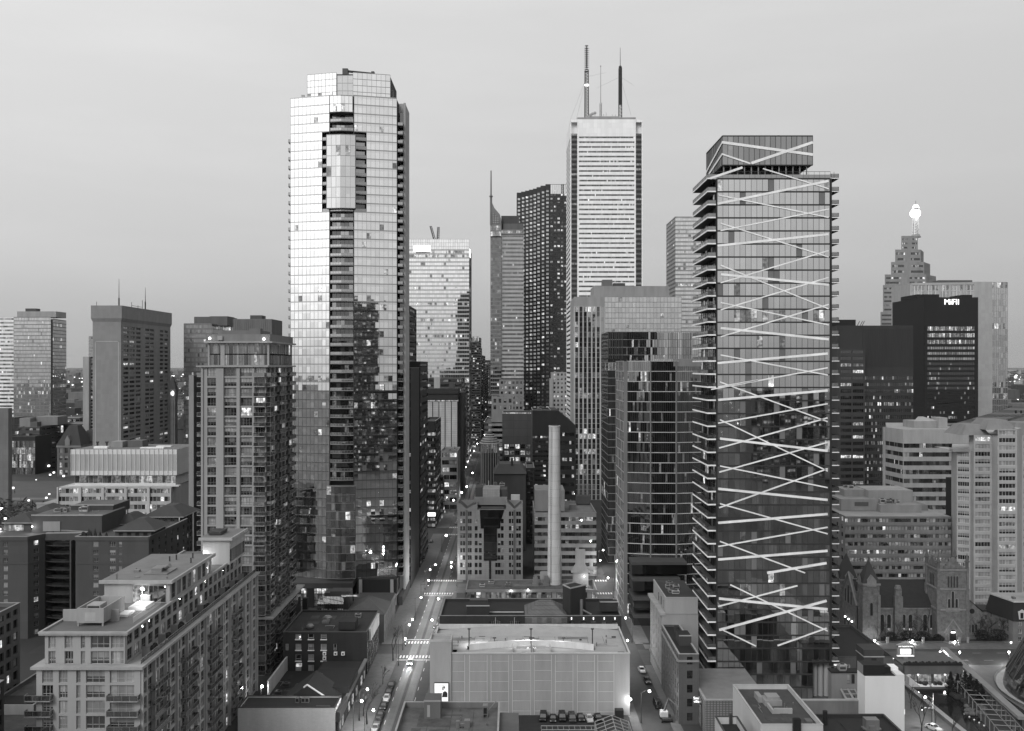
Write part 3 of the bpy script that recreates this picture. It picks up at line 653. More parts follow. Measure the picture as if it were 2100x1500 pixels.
# tallest white tower
b = Thing('white_skyscraper', 'tallest white banded skyscraper with dark corner notches, crowned by aerials', 'skyscraper', wx(1244, 800), 835); Y = 800
x0, x1, zt = wx(1170, Y), wx(1318, Y), wz(245, Y); MAR = wall(.8, joints=(3, 4.2, .1), jc=.88, var=.06, rough=.5)
xa, xb = wx(1184, Y), wx(1304, Y); mb = MB()
F, Ln = frame(xa, Y, xb, Y); RIB(72, 42, .36, g=(glass(.01, .08, .22), GDARK), p=.14, rowp=.05, blind=.1, top=13, mw=.35, dep=.4, u_in=1.2)(b, mb, F, Ln, 0, zt)
F, Ln = frame(wx(1165, 880), Y + 62, x0, Y + 5); RIB(72, 18, .42, g=(GDARK, GDARK), p=.1, blind=.05, top=13, mw=.2)(b, mb, (x0, Y + 62, 0, -1, -1, 0), 57, 0, zt)
mb.box(x0 + 5.6, x1 - 5.6, Y + .6, Y + 66, 0, zt - .02); mb.box(x0 + .7, x1 - .1, Y + 5, Y + 61.9, 0, zt - .05)
for xx in (x0, x1 - .7): mb.box(xx, xx + .7, Y + 4.4, Y + 5, 0, zt - .06); mb.box(xx, xx + .7, Y + .8, Y + 1.5, 0, zt - 2)
mb.box(x0, x1, Y + .8, Y + 5, zt - 2.2, zt - .07)
b.part('wall', mb, MAR)
c = MB()
for a, d in ((x0 + .7, x0 + 5.5), (x1 - 5.5, x1 - .7)):
    F, Ln = frame(a, Y + 1.3, d, Y + 1.3)
    for i in range(70): z = i * 4.08; c.fquad(F, 0, Ln, z, z + 2.4, 0, 0); c.fquad(F, 0, Ln, z + 2.4, z + 4.08, .02, 1 if b.rng.random() > .18 else 2)
b.part('corner_notch', c, [wall(.04), GDARK, LIT1])
c = MB(); c.box(xa, xb, Y + .1, Y + 60, zt + .01, zt + 1.6); c.box(wx(1210, Y), wx(1272, Y), Y + 6, Y + 30, zt + 1.6, zt + 4); b.part('roof_parapet', c, CONC)
b2 = Thing('aerial_mast', 'thick lattice aerial on the left of the white skyscraper roof', 'mast', wx(1203, 815), 815, zt + 1.6)
X = wx(1203, 815); mast(b2, X, 815, zt + 1.6, wz(145, 815), 3.2, 2.8, n=18); c = MB()
for i in range(12): z = wz(148, 815) + i * 1.75; c.box(X - 1.0, X + 1.0, 814.3, 815.7, z, z + .8); c.box(X - 2.1, X + 2.1, 814.8, 815.2, z + .3, z + .6)
b2.part('dipole_stack', c, METALD); c = MB(); c.box(X - 1.7, X + 1.7, 813.3, 813.6, wz(178, 815), wz(174, 815)); b2.part('lit_marker', c, lit(3, False))
c = MB(); c.tube((X, 815, wz(94, 815)), (X, 815, wz(140, 815)), .35, 5); c.tube((X - 1.3, 815, wz(94.5, 815)), (X + 1.3, 815, wz(94.5, 815)), .5, 4); b2.part('top_rod', c, METALD)
c = MB()
for dx, dz in ((-14, 0), (16, 40), (-9, 0)): c.tube((X, 815, wz(158, 815)), (X + dx, 812, zt + 2 + dz), .06, 3)
b2.part('guy_wire', c, METALD)
b2 = Thing('aerial_mast', 'second lattice aerial with tall whip, right side of the white skyscraper roof', 'mast', wx(1272, 818), 818, zt + 1.6)
X = wx(1272, 818); mast(b2, X, 818, zt + 1.6, wz(140, 818), 2.6, 2.4, n=16); c = MB(); c.box(X - .8, X + .8, 817.2, 818.8, wz(215, 818), wz(137, 818)); c.ball((X, 818, wz(138, 818)), 1.4, 8, 4); b2.part('antenna_panel', c, METALD)
c = MB(); c.tube((X, 818, wz(138, 818)), (X, 818, wz(98, 818)), .3, 5, r1=.16); b2.part('top_rod', c, METALD)
c = MB()
for dx, dz in ((-20, 28), (12, 30), (9, 5)): c.tube((X, 818, wz(158, 818)), (X + dx, 816, zt + 2 + dz), .06, 3)
b2.part('guy_wire', c, METALD)
b2 = Thing('aerial_mast', 'thin whip aerial between the two lattice masts', 'mast', wx(1232, 812), 812, zt + 1.6)
X = wx(1232, 812); mast(b2, X, 812, zt + 1.6, wz(212, 812), 1.4, n=6); c = MB(); c.tube((X, 812, wz(212, 812)), (X, 812, wz(136, 812)), .22, 5, r1=.14); c.ball((X, 812, wz(136, 812)), .45); b2.part('top_rod', c, METALD)
b2 = Thing('satellite_dish', 'cluster of small dishes at the foot of the left roof aerial', 'dishes', wx(1214, 806), 806, zt + 1.6); c = MB()
for i, (px, pz) in enumerate(((1211, 236), (1215, 234), (1220, 232), (1208, 240))): c.ball((wx(px, 806), 806, wz(pz, 806)), 1.3, 8, 5, sy=.5)
for px, hh in ((1212, 6), (1220, 9), (1238, 7), (1243, 9), (1256, 6), (1262, 6)): c.tube((wx(px, 807), 807, zt + 1.5), (wx(px, 807), 807, zt + 2 + hh * .6), .18, 4)
b2.part('dish', c, wall(.4))
# second bank tower at right of the white skyscraper
b = bp('bank_tower', 'pale grey tower of fine bands between the white skyscraper and the striped tower', 'tower', 1385, 1470, 446, 950, 55, CONC, front=CURT(60, 16, (glass(.06, .14, .55), GMIR), FRAME, p=.05, rowp=.12, mw=.12, sh=1.5, hm=wall(.4), blind=.05), side=CURT(60, 14, (GMID, GMID), CONC, p=.04, rowp=.02, mw=.12, sh=1.6, hm=CONCM, blind=.02))
# mid-rise in the street canyon
b = bp('lit_grid_block', 'old office block with grid of small lit windows, below the spire tower', 'building', 1024, 1074, 780, 800, 30, CONCM, front=PUNCH(6, 20, 1.8, 2.1, 1.1, lit_p=.4, blind=.2, fm=FRAMED, fw=.1))
b = bp('stepped_office', 'pale stepped old office between the sawtooth tower and white skyscraper', 'building', 1132, 1165, 764, 905, 30, CONC, front=PUNCH(4, 22, 1.6, 2, 1, lit_p=.25, fm=FRAMED, fw=.1))
bit(b, 'lower_tier', 1128, 1134, 777, 900, 904, 20, CONC)
b = bp('beige_office', 'beige corner office with arched top windows, left above the lit-window block', 'building', 1008, 1053, 815, 740, 30, wall(.24), front=VERT((.86, BLANK), (1, PUNCH(4, 2, 2, 3, .8, lit_p=.3, fm=FRAMED))), n_units=2)
b = bp('lit_window_block', 'brown office with two columns of bright windows and blank top storey', 'building', 1030, 1092, 849, 620, 40, wall(.085, joints=(9, 5, .12), jc=.6), front=VERT((.70, PUNCH(5, 11, 2.9, 2.9, 1.2, lit_p=.35, blind=.1, fm=FRAMED, fw=.12, um=1, litrows=(8, 9, 10, 7))), (1, BLANK)), roofm=ROOFD)
bit(b, 'roof_rail', 1032, 1090, 846.5, 849, 622, 1, LIT2)  # rail glows by its own material, no lamp in it
b = bp('dark_slope_block', 'dark office with sloping glass top, behind the white chimney stack', 'building', 1092, 1130, 842, 560, 40, wall(.035), front=RIB(20, 7, .42, p=.1, g=(GBLK, GBLK), top=14), roofm=ROOFD, n_units=3)
c = MB(); Y = 560; xa, xb = wx(1130, Y), wx(1181, Y); za, zb = wz(842, Y), wz(873, Y)
c.face([(xa, Y, 0), (xb, Y, 0), (xb, Y, zb), (xa + 4, Y, za), (xa, Y, za)]); c.face([(xb, Y, 0), (xb, Y + 40, 0), (xb, Y + 40, zb), (xb, Y, zb)]); c.face([(xa + 4, Y, za), (xb, Y, zb), (xb, Y + 40, zb), (xa + 4, Y + 40, za)]); c.face([(xa, Y, za), (xa + 4, Y, za), (xa + 4, Y + 40, za), (xa, Y + 40, za)])
b.part('sloped_wing', c, wall(.03))
for k in range(12):
    c = MB(); z = zb - 6 - k * 4.8
    F, Ln = frame(xa, Y - .05, xb, Y - .05)
    for i in range(8): c.fquad(F, 2.5 + i * 1.35, 3.75 + i * 1.35, z, z + 1.9, .02, b.rng.choice((0, 0, 0, 0, 1, 2)))
    b.part('window_band', c, [GBLK, GDARK, LIT2])
b = bp('grey_shed_block', 'grey hip-roofed block with slit windows, behind the gabled office', 'building', 1013, 1078, 972, 500, 30, wall(.085), front=RIBS(6, .3, .15, BLANK), roofm=ROOFD, par=0)
c = hip(wx(1012, 500), wx(1080, 500), 499, 531, wz(972, 500), wz(955, 500), 3, 8); b.part('hip_roof', c, wall(.07))
c = MB(); c.cone(wx(1050, 505), 506, wz(966, 505), wz(940, 505), .7, .6, 8); b.part('chimney', c, METALD)
b = bp('dark_flank_block', 'dark narrow office flank right of the gabled office', 'building', 1079, 1096, 960, 520, 30, wall(.035), front=PUNCH(2, 16, 1.4, 1.6, 1, lit_p=.05, fm=FRAMED))
# round pagoda-like cap on the street
b = Thing('round_pavilion', 'octagonal corner building with ringed conical roof like a pagoda', 'building', wx(1004, 600), 607); X, yy = wx(1004, 600), 606
c = MB(); c.cone(X, yy, 0, wz(930, 600), 5.6, 5.6, 12); b.part('wall', c, DARK)
for i in range(10):
    c = MB(); a = math.pi * (1.08 + .84 * i / 9); c.box(X + 5.5 * math.cos(a) - .25, X + 5.5 * math.cos(a) + .25, yy + 5.7 * math.sin(a) - .3, yy + 5.7 * math.sin(a) + .3, 4, wz(912, 600)); b.part('pillar', c, CONCM)
c = MB(); c.cone(X, yy, wz(930, 600), wz(912, 600), 5.2, 5.2, 12); b.part('lit_gallery', c, [LIT1])
for i in range(5):
    c = MB(); r = 6.6 - i * .95; z = wz(911, 600) + i * 1.3; c.cone(X, yy, z, z + .7, r, r - .2, 16); c.cone(X, yy, z + .7, z + 1.3, r - .9, r - .95, 16, m=1); b.part('roof_tier', c, [CONC, BLACK])
# street walls of the canyon, both sides
cn = [(-44, 625, 10, 24, .05), (-43, 675, 40, 26, .09), (-44, 770, 50, 66, .12), (-43, 830, 60, 84, .06), (-44, 900, 70, 75, .16), (-43, 1240, 80, 105, .1), (-44, 1340, 90, 120, .14), (-43, 1450, 120, 110, .08), (-42, 1600, 140, 95, .12), (-42, 1800, 200, 105, .1),
      (-21, 690, 40, 38, .08), (-21, 740, 60, 52, .12), (-20, 820, 70, 70, .06), (-20, 1080, 90, 92, .14), (-20, 1200, 120, 100, .08), (-19, 1350, 150, 108, .1), (-19, 1560, 200, 100, .12)]
desc = ['low dark shopfront', 'grey banded office', 'brown brick office', 'dark glass office', 'pale stone office', 'slab-sided tower', 'mixed brick tower', 'dim concrete block', 'hazy far block', 'farthest hazy block']
des2 = ['low dark corner block', 'narrow brick block', 'dark plain office', 'tall grey tower', 'dim slab office', 'hazy stone block', 'farthest dim block']
for i, (x, y, d, h, v) in enumerate(cn):
    left = x < -30; nm = (desc[i] + ' in the left wall of the street canyon') if left else (des2[i - 10] + ' in the right wall of the street canyon')
    nc = max(4, int(d / 4)); rr = max(6, int(h / 4))
    block('street_building', nm, 'building', x - 30 if left else x, x if left else x + 24, y, d, h, wall(v), front=RIB(rr, 8, .5, p=.3, g=(GDARK, GDARK)), side=RIB(rr, nc, .5, p=.3, g=(GDARK, GDARK)), group='buildings lining the far street')
# blocks of the left kerb between the tallest glass tower and the canyon
b = block('black_office', 'black blank-flanked office with lit rows beside the tallest glass tower', 'building', -58, -43.2, 416, 38, wz(755, 416), wall(.022), front=RIB(24, 6, .38, p=.16, g=(GBLK, GBLK), rowp=.05), side=BLANK, roofm=ROOFD)
b = block('black_office', 'taller black office just behind the blank-flanked one', 'building', -62, -43, 458, 40, wz(742, 458), wall(.016), front=BLANK, side=RIB(26, 6, .42, p=.06, g=(GBLK, GBLK), rowp=.03))
b = block('black_tower', 'black office with bright lower window rows on the street corner', 'building', wx(866, 570), wx(893, 570), 570, 44, wz(864, 570), wall(.012), front=RIB(17, 8, .5, p=.14, g=(GBLK, GBLK), rowp=.45, rl=.85, top=6), side=RIB(17, 10, .45, p=.12, g=(GBLK, GBLK)), roofm=ROOFD)
bit(b, 'lit_fascia', 864, 893, 1052, 1059, 569.5, .4, lit(3, False))
b = bp('lattice_block', 'low concrete frame block with lit top storey, in front of the panelled tower', 'building', 904, 939, 925, 640, 30, wall(.26), front=PUNCH(2, 8, 4.6, 2.9, .7, lit_p=.3, fm=FRAMED, nx=3, litrows=(7,), dep=.6), side=BLANK, n_units=2)
b = Thing('panel_tower', 'tower of pale vertical panels between black strips, dark rim on top', 'tower', wx(907, 720), 740); Y = 720
x0, x1 = wx(874, Y), wx(938, Y); mb = MB(); mb.box(x0, x1, Y + .3, Y + 36, 0, wz(800, Y)); mb.box(x1, x1 + 4, Y + 6, Y + 46, 0, wz(806, Y)); b.part('core', mb, wall(.02))
for i in range(5):
    c = MB(); u = (x1 - x0) / 5; c.box(x0 + u * i + .5, x0 + u * (i + 1) - .15, Y, Y + .3, 20, wz(824, Y)); b.part('pale_panel', c, wall(.42, joints=(5, 1.6, .12), jc=.7))
for nm, a, d, mt in (('rim', 812, 820, DARK), ('lit_soffit', 821, 823.5, LIT2), ('rim', 797, 808, DARK)):
    c = MB(); c.box(x0 - .4, x1 + .4, Y - .5, Y + 30, wz(d, Y), wz(a, Y)); b.part(nm, c, mt)
c = MB(); c.box(wx(890, 726), wx(902, 726), 726, 731, wz(797, 726), wz(774, 726)); b.part('plant_room', c, CONC); c = MB(); c.box(wx(921, 726), wx(932, 726), 726, 731, wz(797, 726), wz(786, 726)); b.part('plant_room', c, METALD)
# striped tower, glass tower and curved glass tower along the right-hand street
STR = wall(.42)
b = Thing('striped_tower', 'stone-striped tower with broad glass front and roof plant, right of the white skyscraper foot', 'tower', wx(1290, 690), 715); Y = 690
x0, xm, x1, zt = 44.2, wx(1240, Y), wx(1398, Y), wz(609, Y); mb = MB(); GR = (glass(.06, .13, .5), glass(.05, .12, .44))
F, Ln = frame(x0, Y, xm, Y); CURT(38, 7, (GMID, GDARK), STR, p=.05, rowp=.06, mw=1.0, mp=.5, sh=.15, blind=.03)(b, mb, F, Ln, 0, zt - 7); mb.fquad(F, 0, Ln, zt - 7, zt)
F, Ln = frame(xm, Y + .8, x1, Y + .8); CURT(38, 22, GR, FRAME, p=.03, rowp=.03, mw=.22, sh=.45, hm=wall(.3), blind=.06)(b, mb, F, Ln, 0, zt)
F, Ln = frame(x0, Y + 50, x0, Y); BLANK(b, mb, F, Ln, 0, zt); mb.box(x0 + .1, x1, Y + .9, Y + 50, 0, zt - .05); b.part('wall', mb, wall(.32))
bit(b, 'plant_room', 1218, 1372, 587, 609, 698, 30, wall(.3)); bit(b, 'vent_box', 1236, 1256, 574, 587, 704, 10, wall(.17)); bit(b, 'roof_frame', 1258, 1282, 581, 587, 704, 6, METALD)
b = Thing('dark_glass_tower', 'dark glass tower with gridded left edge, mirroring sky at its top', 'tower', wx(1330, 470), 490); Y = 470
x0, x1, zt = wx(1247, Y), wx(1432, Y), wz(681, Y); mb = MB(); GT = (glass(.006, .03, .52), glass(.004, .03, .47))
F, Ln = frame(x0, Y, wx(1287, Y), Y); CURT(30, 16, (glass(.003, .02, .22), GBLK), wall(.08), p=.04, rowp=.02, mw=.14, sh=.28, hm=CONCM, blind=.02, tilt=.006)(b, mb, F, Ln, 0, zt)
F, Ln = frame(wx(1287, Y), Y, x1, Y); CURT(30, 34, GT, FRAMED, p=.03, rowp=.03, mw=.1, sh=.22, hm=wall(.2), blind=.02, tilt=.008)(b, mb, F, Ln, 0, zt)
F, Ln = frame(x0, Y + 34, x0, Y); CURT(30, 10, (GMID, GMID), FRAMED, p=.03, sh=.3, hm=CONCM, blind=.02)(b, mb, F, Ln, 0, zt)
mb.box(x0 + .1, x1, Y + .1, Y + 34, 0, zt - .05); b.part('core', mb, CONCD)
for pa, pb_ in ((1247, 1279), (1343, 1363), (1371, 1392), (1400, 1420)):
    c = MB(); F, Ln = frame(wx(pa, Y), Y - .15, wx(pb_, Y), Y - .15); nn = int(Ln / .9)
    for i in range(nn): c.fbox(F, i * Ln / nn, i * Ln / nn + .3, 0, .12, zt - 13, zt - .5)
    b.part('louvre_panel', c, METALD)
b = Thing('curved_glass_tower', 'dark curved glass tower with pale floor lines on the right-hand street', 'tower', wx(1340, 371), 390); Y = 371
x0, zt = wx(1287, Y), wz(741, Y); mb = MB(); GT2 = (glass(.004, .025, .28), glass(.003, .02, .23))
P = [(x0, Y + 2.2), (wx(1334, Y), Y), (wx(1386, Y), Y - .4), (wx(1440, Y), Y + 2)]
for k in range(3):
    F, Ln = frame(*P[k], *P[k + 1]); CURT(25, 12, GT2, FRAMED, p=.025, rowp=.02, mw=.06, sh=.26, hm=wall(.45), hp=.35, blind=.03, tilt=.004)(b, mb, F, Ln, 0, zt)
    mb.fbox(F, -.25, .25, -.2, .5, 0, zt)
F, Ln = frame(x0 - 1.2, Y + 30, x0 - 1.2, Y + 2); CURT(25, 8, (GMID, GMID), CONC, p=.02, rowp=0, mw=.1, sh=.3, hm=CONC, blind=.3, bl=wall(.2))(b, mb, F, Ln, 0, zt)
mb.prism([(x0 - 1.1, Y + 2.6), (P[1][0], Y + .5), (P[2][0], Y + .3), (P[3][0], Y + 2.6), (P[3][0], Y + 32), (x0 - 1.1, Y + 32)], 0, zt - .3)
mb.box(x0 - 1.2, x0, Y + 1.7, Y + 2.3, 0, zt); b.part('core', mb, wall(.2))
c = MB(); c.box(P[2][0] - 1, P[3][0] + 8, Y - .5, Y - .2, zt - 2, zt + .8); b.part('roof_band', c, CONCM)
for pz, px_, dd in ((1150, 1400, 9), (1180, 1384, 12), (1216, 1440, 14), (1250, 1440, 15)):
    c = MB(); z = wz(pz, Y - 6); xr = wx(px_, Y)
    c.box(x0 + .5, xr, Y - dd, Y + 1, z - 1, z, 0); c.box(x0 + .5, xr, Y - dd, Y + 1, z - 4.5, z - 1, 1); b.part('podium_tier', c, [wall(.07), GBLK])

# ================================================================== right-hand far group
b = Thing('stepped_tower', 'stepped stone tower topped by a glowing lantern mast', 'tower', wx(1875, 1000), 1030); Y = 1000
ST = wall(.30); tiers = [(1806, 1948, 640, 0), (1811, 1943, 585, 0), (1816, 1940, 563, 1.5), (1830, 1929, 537, 3), (1840, 1917, 511, 5), (1855, 1905, 482, 8)]
mb = MB(); zb = 0
for i, (pa, pd, pt, dd) in enumerate(tiers):
    xa, xd, zt = wx(pa, Y), wx(pd, Y), wz(pt, Y); xc = xa + (xd - xa) * .68; n = max(2, int((zt - zb) / 4.4)); n = min(n, 40)
    mb.prism([(xa, Y + dd + .4), (xc, Y + dd + .4), (xd, Y + dd + 22), (xd, Y + 58 - dd), (wx(pa + 1, Y + 58 - dd), Y + 58 - dd)], zb, zt)
    F, Ln = frame(xa, Y + dd, xc, Y + dd)
    k = HORZ((.42, RIB(n, 6, .42, p=.16, g=(GDARK, GDARK), u_in=1)), (.58, BLANK), (1, RIB(n, 6, .42, p=.1, g=(GDARK, GDARK), u_in=.8)))
    k(b, mb, F, Ln, zb, zt - 1.5); mb.fquad(F, 0, Ln, zt - 1.5, zt)
    F, Ln = frame(xc, Y + dd, xd, Y + dd + 22); RIB(n, 6, .3, p=.08, g=(GMID, GMID), u_in=4)(b, mb, F, Ln, zb, zt - 1.5); mb.fquad(F, 0, Ln, zt - 1.5, zt)
    zb = zt
b.part('wall', mb, ST)
X = wx(1878, 1020); z0 = zb; mast(b, X, 1020, z0, wz(444, 1020), 5.5, 3.6, m=wall(.7), n=8, name='lantern_mast')
c = MB(); c.cone(X, 1020, z0, z0 + 3, 5.5, 4, 8); b.part('mast_base', c, ST)
LAMP = lit(9, False, samp=True)
c = MB(); c.cone(X - .5, 1020, wz(445, 1020), wz(441, 1020), 3.6, 5.0, 16); c.cone(X - .5, 1020, wz(441, 1020), wz(435, 1020), 5.0, 5.0, 16); c.cone(X - .5, 1020, wz(435, 1020), wz(431, 1020), 5.0, 3.4, 16); b.part('lantern', c, LAMP)  # drum shape stands in for the round glare about box-shaped lights
c = MB(); c.cone(X, 1020, wz(431, 1020), wz(427, 1020), 3, 3, 10, 1); c.cone(X, 1020, wz(427, 1020), wz(421, 1020), 3.4, 2.0, 10); c.tube((X, 1020, wz(421, 1020)), (X, 1020, wz(412, 1020)), .25, 5, m=1); b.part('beacon_cap', c, [LAMP, METAL])
# white-grey tower with blank end and mirrored strip
b = Thing('concrete_tower', 'pale tower with blank concrete end wall and mirrored right strip', 'tower', wx(1950, 800), 840); Y = 800
zt = wz(579, Y); xa, xc, xd, x1 = wx(1876, Y), wx(1998, Y), wx(2035, Y), wx(2067, Y); mb = MB()
F, Ln = frame(xa, Y + 8, xc, Y + 1); CURT(30, 18, (GMID, glass(.04, .12, .4)), wall(.6), p=.05, rowp=.05, mw=.5, mp=.5, sh=.6, hm=wall(.5), blind=.1)(b, mb, F, Ln, 0, zt - 1.5)
for i in (0, 4, 8, 11, 15): mb.fbox(F, Ln * i / 18, Ln * i / 18 + 1.6, 0, .9, 0, zt)
mb.fbox(F, 0, Ln, 0, 1.0, zt - 2, zt)
mb.box(xc, xd, Y, Y + 50, 0, zt + .3); mb.box(wx(1848, Y + 30), xa - .05, Y + 8, Y + 40, 0, wz(587, Y + 20)); mb.box(xa + .3, xc, Y + 8.5, Y + 50, 0, zt - .1)
mb.box(xd, x1 - .2, Y + 1, Y + 50, 0, zt - .2)
F, Ln = frame(xd, Y + .6, x1, Y + .6); CURT(34, 7, (glass(.02, .08, .55), glass(.01, .06, .45)), FRAME, p=.03, rowp=.08, mw=.2, sh=.35, hm=CONC, blind=.02, tilt=.004)(b, mb, F, Ln, 0, zt)
b.part('wall', mb, wall(.42, joints=(3, 3, .05), jc=.93, var=.1))
bit(b, 'plant_room', 1925, 1994, 575, 579, 815, 20, CONCD)
# black tower with lit sign
b = Thing('black_tower', 'black glass tower with bright rooftop sign and three lit floors', 'tower', wx(1950, 700), 745); Y = 700
xa, x1, zt = wx(1895, Y), wx(2006, Y), wz(610, Y); mb = MB()
F, Ln = frame(xa, Y, x1, Y); k = VERT((.68, RIB(28, 27, .52, g=(GBLK, GBLK), p=.06, rowp=.10, rl=.5, blind=.02, mw=.25, mm=BLACK, u_in=2.5)), (.76, RIB(3, 27, .5, g=(GMID, GMID), p=.1, rowp=0, blind=.8, mw=.25, mm=BLACK, u_in=2.5)), (.86, RIB(3, 24, .6, g=(GBLK, GBLK), p=.85, rowp=1, rl=.92, mw=.25, mm=BLACK, u_in=2.5)), (1, BLANK))
k(b, mb, F, Ln, 0, zt)
F, Ln = frame(xa - .02, Y + 58, xa - .02, Y); k = VERT((.83, RIB(32, 24, .45, g=(GBLK, GBLK), p=.05, rowp=.05, mw=.25, mm=BLACK)), (.86, RIB(1, 24, .5, g=(GBLK, GBLK), p=.7, rowp=1, mw=.25)), (1, BLANK)); k(b, mb, F, Ln, 0, zt)
mb.box(xa + .1, x1, Y + .5, Y + 58, 0, zt - .02); b.part('wall', mb, wall(.012))
text(b, 'MiFII', 5.6, (wx(1951, Y), Y - .6, wz(625, Y)), 0, lit(2.5, False), .2)
bit(b, 'plant_room', 1880, 1926, 604, 612, 730, 30, BLACK); bit(b, 'plant_room', 1972, 1994, 605, 610, 720, 20, BLACK)
# dark brown office with louvred top
b = Thing('brown_office', 'dark office with louvred top band and bright lower floors, right of the crossed-stripe tower', 'tower', wx(1800, 560), 590); Y = 560
xa, xb, x1, zt = wx(1716, Y), wx(1769, Y), wx(1873, Y), wz(668, Y); mb = MB()
F, Ln = frame(xb, Y, x1, Y); k = VERT((.76, RIB(24, 24, .52, g=(GDARK, GBLK), p=.14, rowp=.2, rl=.55, blind=.05, mw=.35, mm=wall(.05))), (.8, BLANK), (.985, RIBS(22, .3, .25, BLANK)), (1, BLANK)); k(b, mb, F, Ln, 0, zt)
mb.box(xa, x1, Y + .5, Y + 50, 0, zt - .02); mb.fquad(F, wx(1722, Y) - xb, 0, wz(716, Y), zt); b.part('wall', mb, wall(.042))
c = MB(); F, Ln = frame(xa, Y - 4, xb, Y - 4); PUNCH(2, 28, 6.2, 2.0, 1.0, lit_p=.16, blind=.03, fm=FRAMED, nx=5, fw=.15, dark=GBLK, um=.5)(b, c, F, Ln, 0, wz(716, Y)); c.box(xa, xb, Y - 3.6, Y + .4, 0, wz(716, Y) - .01); b.part('stair_wing', c, wall(.055)); b.windows()
bit(b, 'plant_room', 1700, 1755, 656, 668, 575, 20, BLACK); c = MB()
for px in (1757, 1763, 1767): c.tube((wx(px, 575), 575, zt), (wx(px + 6, 575), 575, zt + 3.2), .2, 4)
b.part('roof_aerial', c, METALD)
# sloping glass roofed hall
b = Thing('sloping_roof_hall', 'broad hall with long sloping glazed roof, far right', 'hall', wx(2050, 600), 640); Y = 600
c = MB(); pts = [(1945, 868), (1985, 870), (2125, 878), (2125, 836), (2080, 834)]
q = [(wx(1940, Y), Y, wz(874, Y)), (wx(2012, Y), Y, wz(880, Y)), (wx(2140, Y + 50), Y + 50, wz(834, Y + 50)), (wx(2080, Y + 60), Y + 60, wz(834, Y + 60))]
c.face(q); c.face([(q[0][0], q[0][1], 0), (q[1][0], q[1][1], 0), q[1], q[0]])
b.part('glazed_roof', c, wall(.05, joints=(5, 2.2, .5), jc=3.0))
c = MB(); c.face([(q[1][0], q[1][1], 0), (wx(2160, Y), Y, 0), (wx(2160, Y), Y, wz(838, Y)), (q[2][0], q[2][1] - 45, wz(840, Y)), q[1]]); c.box(wx(2012, Y), wx(2160, Y), Y + 1, Y + 70, 0, wz(882, Y)); b.part('wall', c, wall(.2))
for px in (2083, 2094):
    c = MB(); c.box(wx(px, Y) - .6, wx(px, Y) + .6, Y - .1, Y, wz(848, Y), wz(842, Y)); b.part('window', c, BLACK)
# pale banded office
b = Thing('banded_office', 'pale office with dark ribbon windows and angled left corner, right of the dark office', 'building', wx(1900, 465), 485); Y = 465
xa, x1, zt = wx(1852, Y), wx(2000, Y), wz(881, Y); xl = wx(1814, Y + 18); mb = MB()
k = VERT((.91, RIB(14, 22, .5, g=(GDARK, GMID), p=.08, rowp=.06, blind=.08, mw=.1)), (1, BLANK))
F, Ln = frame(xa, Y, x1, Y); k(b, mb, F, Ln, 0, zt); F, Ln = frame(xl, Y + 18, xa, Y); k(b, mb, F, Ln, 0, zt)
mb.prism([(xl + 1.2, Y + 18.2), (xa + .8, Y + 1), (x1, Y + .5), (x1, Y + 60), (wx(1816, Y + 60), Y + 60)], 0, zt - .3); mb.box(xl - .6, xl + .5, Y + 17.5, Y + 19, 0, zt); b.part('wall', mb, wall(.36))
bit(b, 'plant_room', 1875, 1925, 864, 879, 480, 14, wall(.32)); bit(b, 'stair_box', 1925, 1943, 857, 880, 478, 8, CONC)
c = MB(); x0_, x1_ = wx(1874, 480), wx(1926, 480); c.face([(x0_, 480, wz(864, 480)), (x1_, 480, wz(864, 480)), (x1_ - 5, 487, wz(856, 480)), (x0_ + 5, 487, wz(856, 480))]); b.part('hip_roof', c, CONC)
# beige stepped apartment block, far right
b = Thing('apartment_block', 'beige faceted apartment block with bay windows at the right edge', 'apartment building', wx(2050, 370), 385); BG = wall(.42, joints=(2.5, 2.75, .04), jc=.85, var=.12)
P = [(1951, 392), (1962, 376), (1990, 374), (1997, 370), (2034, 370), (2046, 365), (2086, 365), (2096, 370), (2140, 372)]; P = [(wx(p, y), y) for p, y in P]
zt = [wz(925, 376), wz(925, 376), wz(925, 376), wz(893, 370), wz(893, 370), wz(880, 365), wz(880, 365), wz(893, 370)]
mb = MB()
for k in range(8):
    F, Ln = frame(*P[k], *P[k + 1]); n = int(zt[k] / 2.75)
    if k in (1, 3, 5, 7): PUNCH(1, n, [Ln * .84], 1.7, .6, nx=5, nz=1, lit_p=.08, blind=.75, fm=wall(.55), fw=.08, um=.1, dep=.25)(b, mb, F, Ln, 0, zt[k])
    else: BLANK(b, mb, F, Ln, 0, zt[k])
    if k in (1, 4, 6): mb.face([(P[k][0], P[k][1], zt[k]), (P[k + 1][0], P[k + 1][1], zt[k]), (P[k + 1][0], P[k + 1][1] + 20, zt[k]), (P[k][0], P[k][1] + 20, zt[k])])
mb.prism([(P[0][0] + .3, 392.3), (P[1][0] + .6, 376.8), (P[2][0], 374.7), (wx(1991, 410), 410), (wx(1953, 410), 410)], 0, zt[0]); mb.prism([(P[2][0] + .1, 375.5), (P[5][0], 370.5), (P[8][0], 373), (P[8][0], 410), (wx(1993, 410), 410)], 0, zt[3] - .1)
b.part('wall', mb, BG); b.windows()
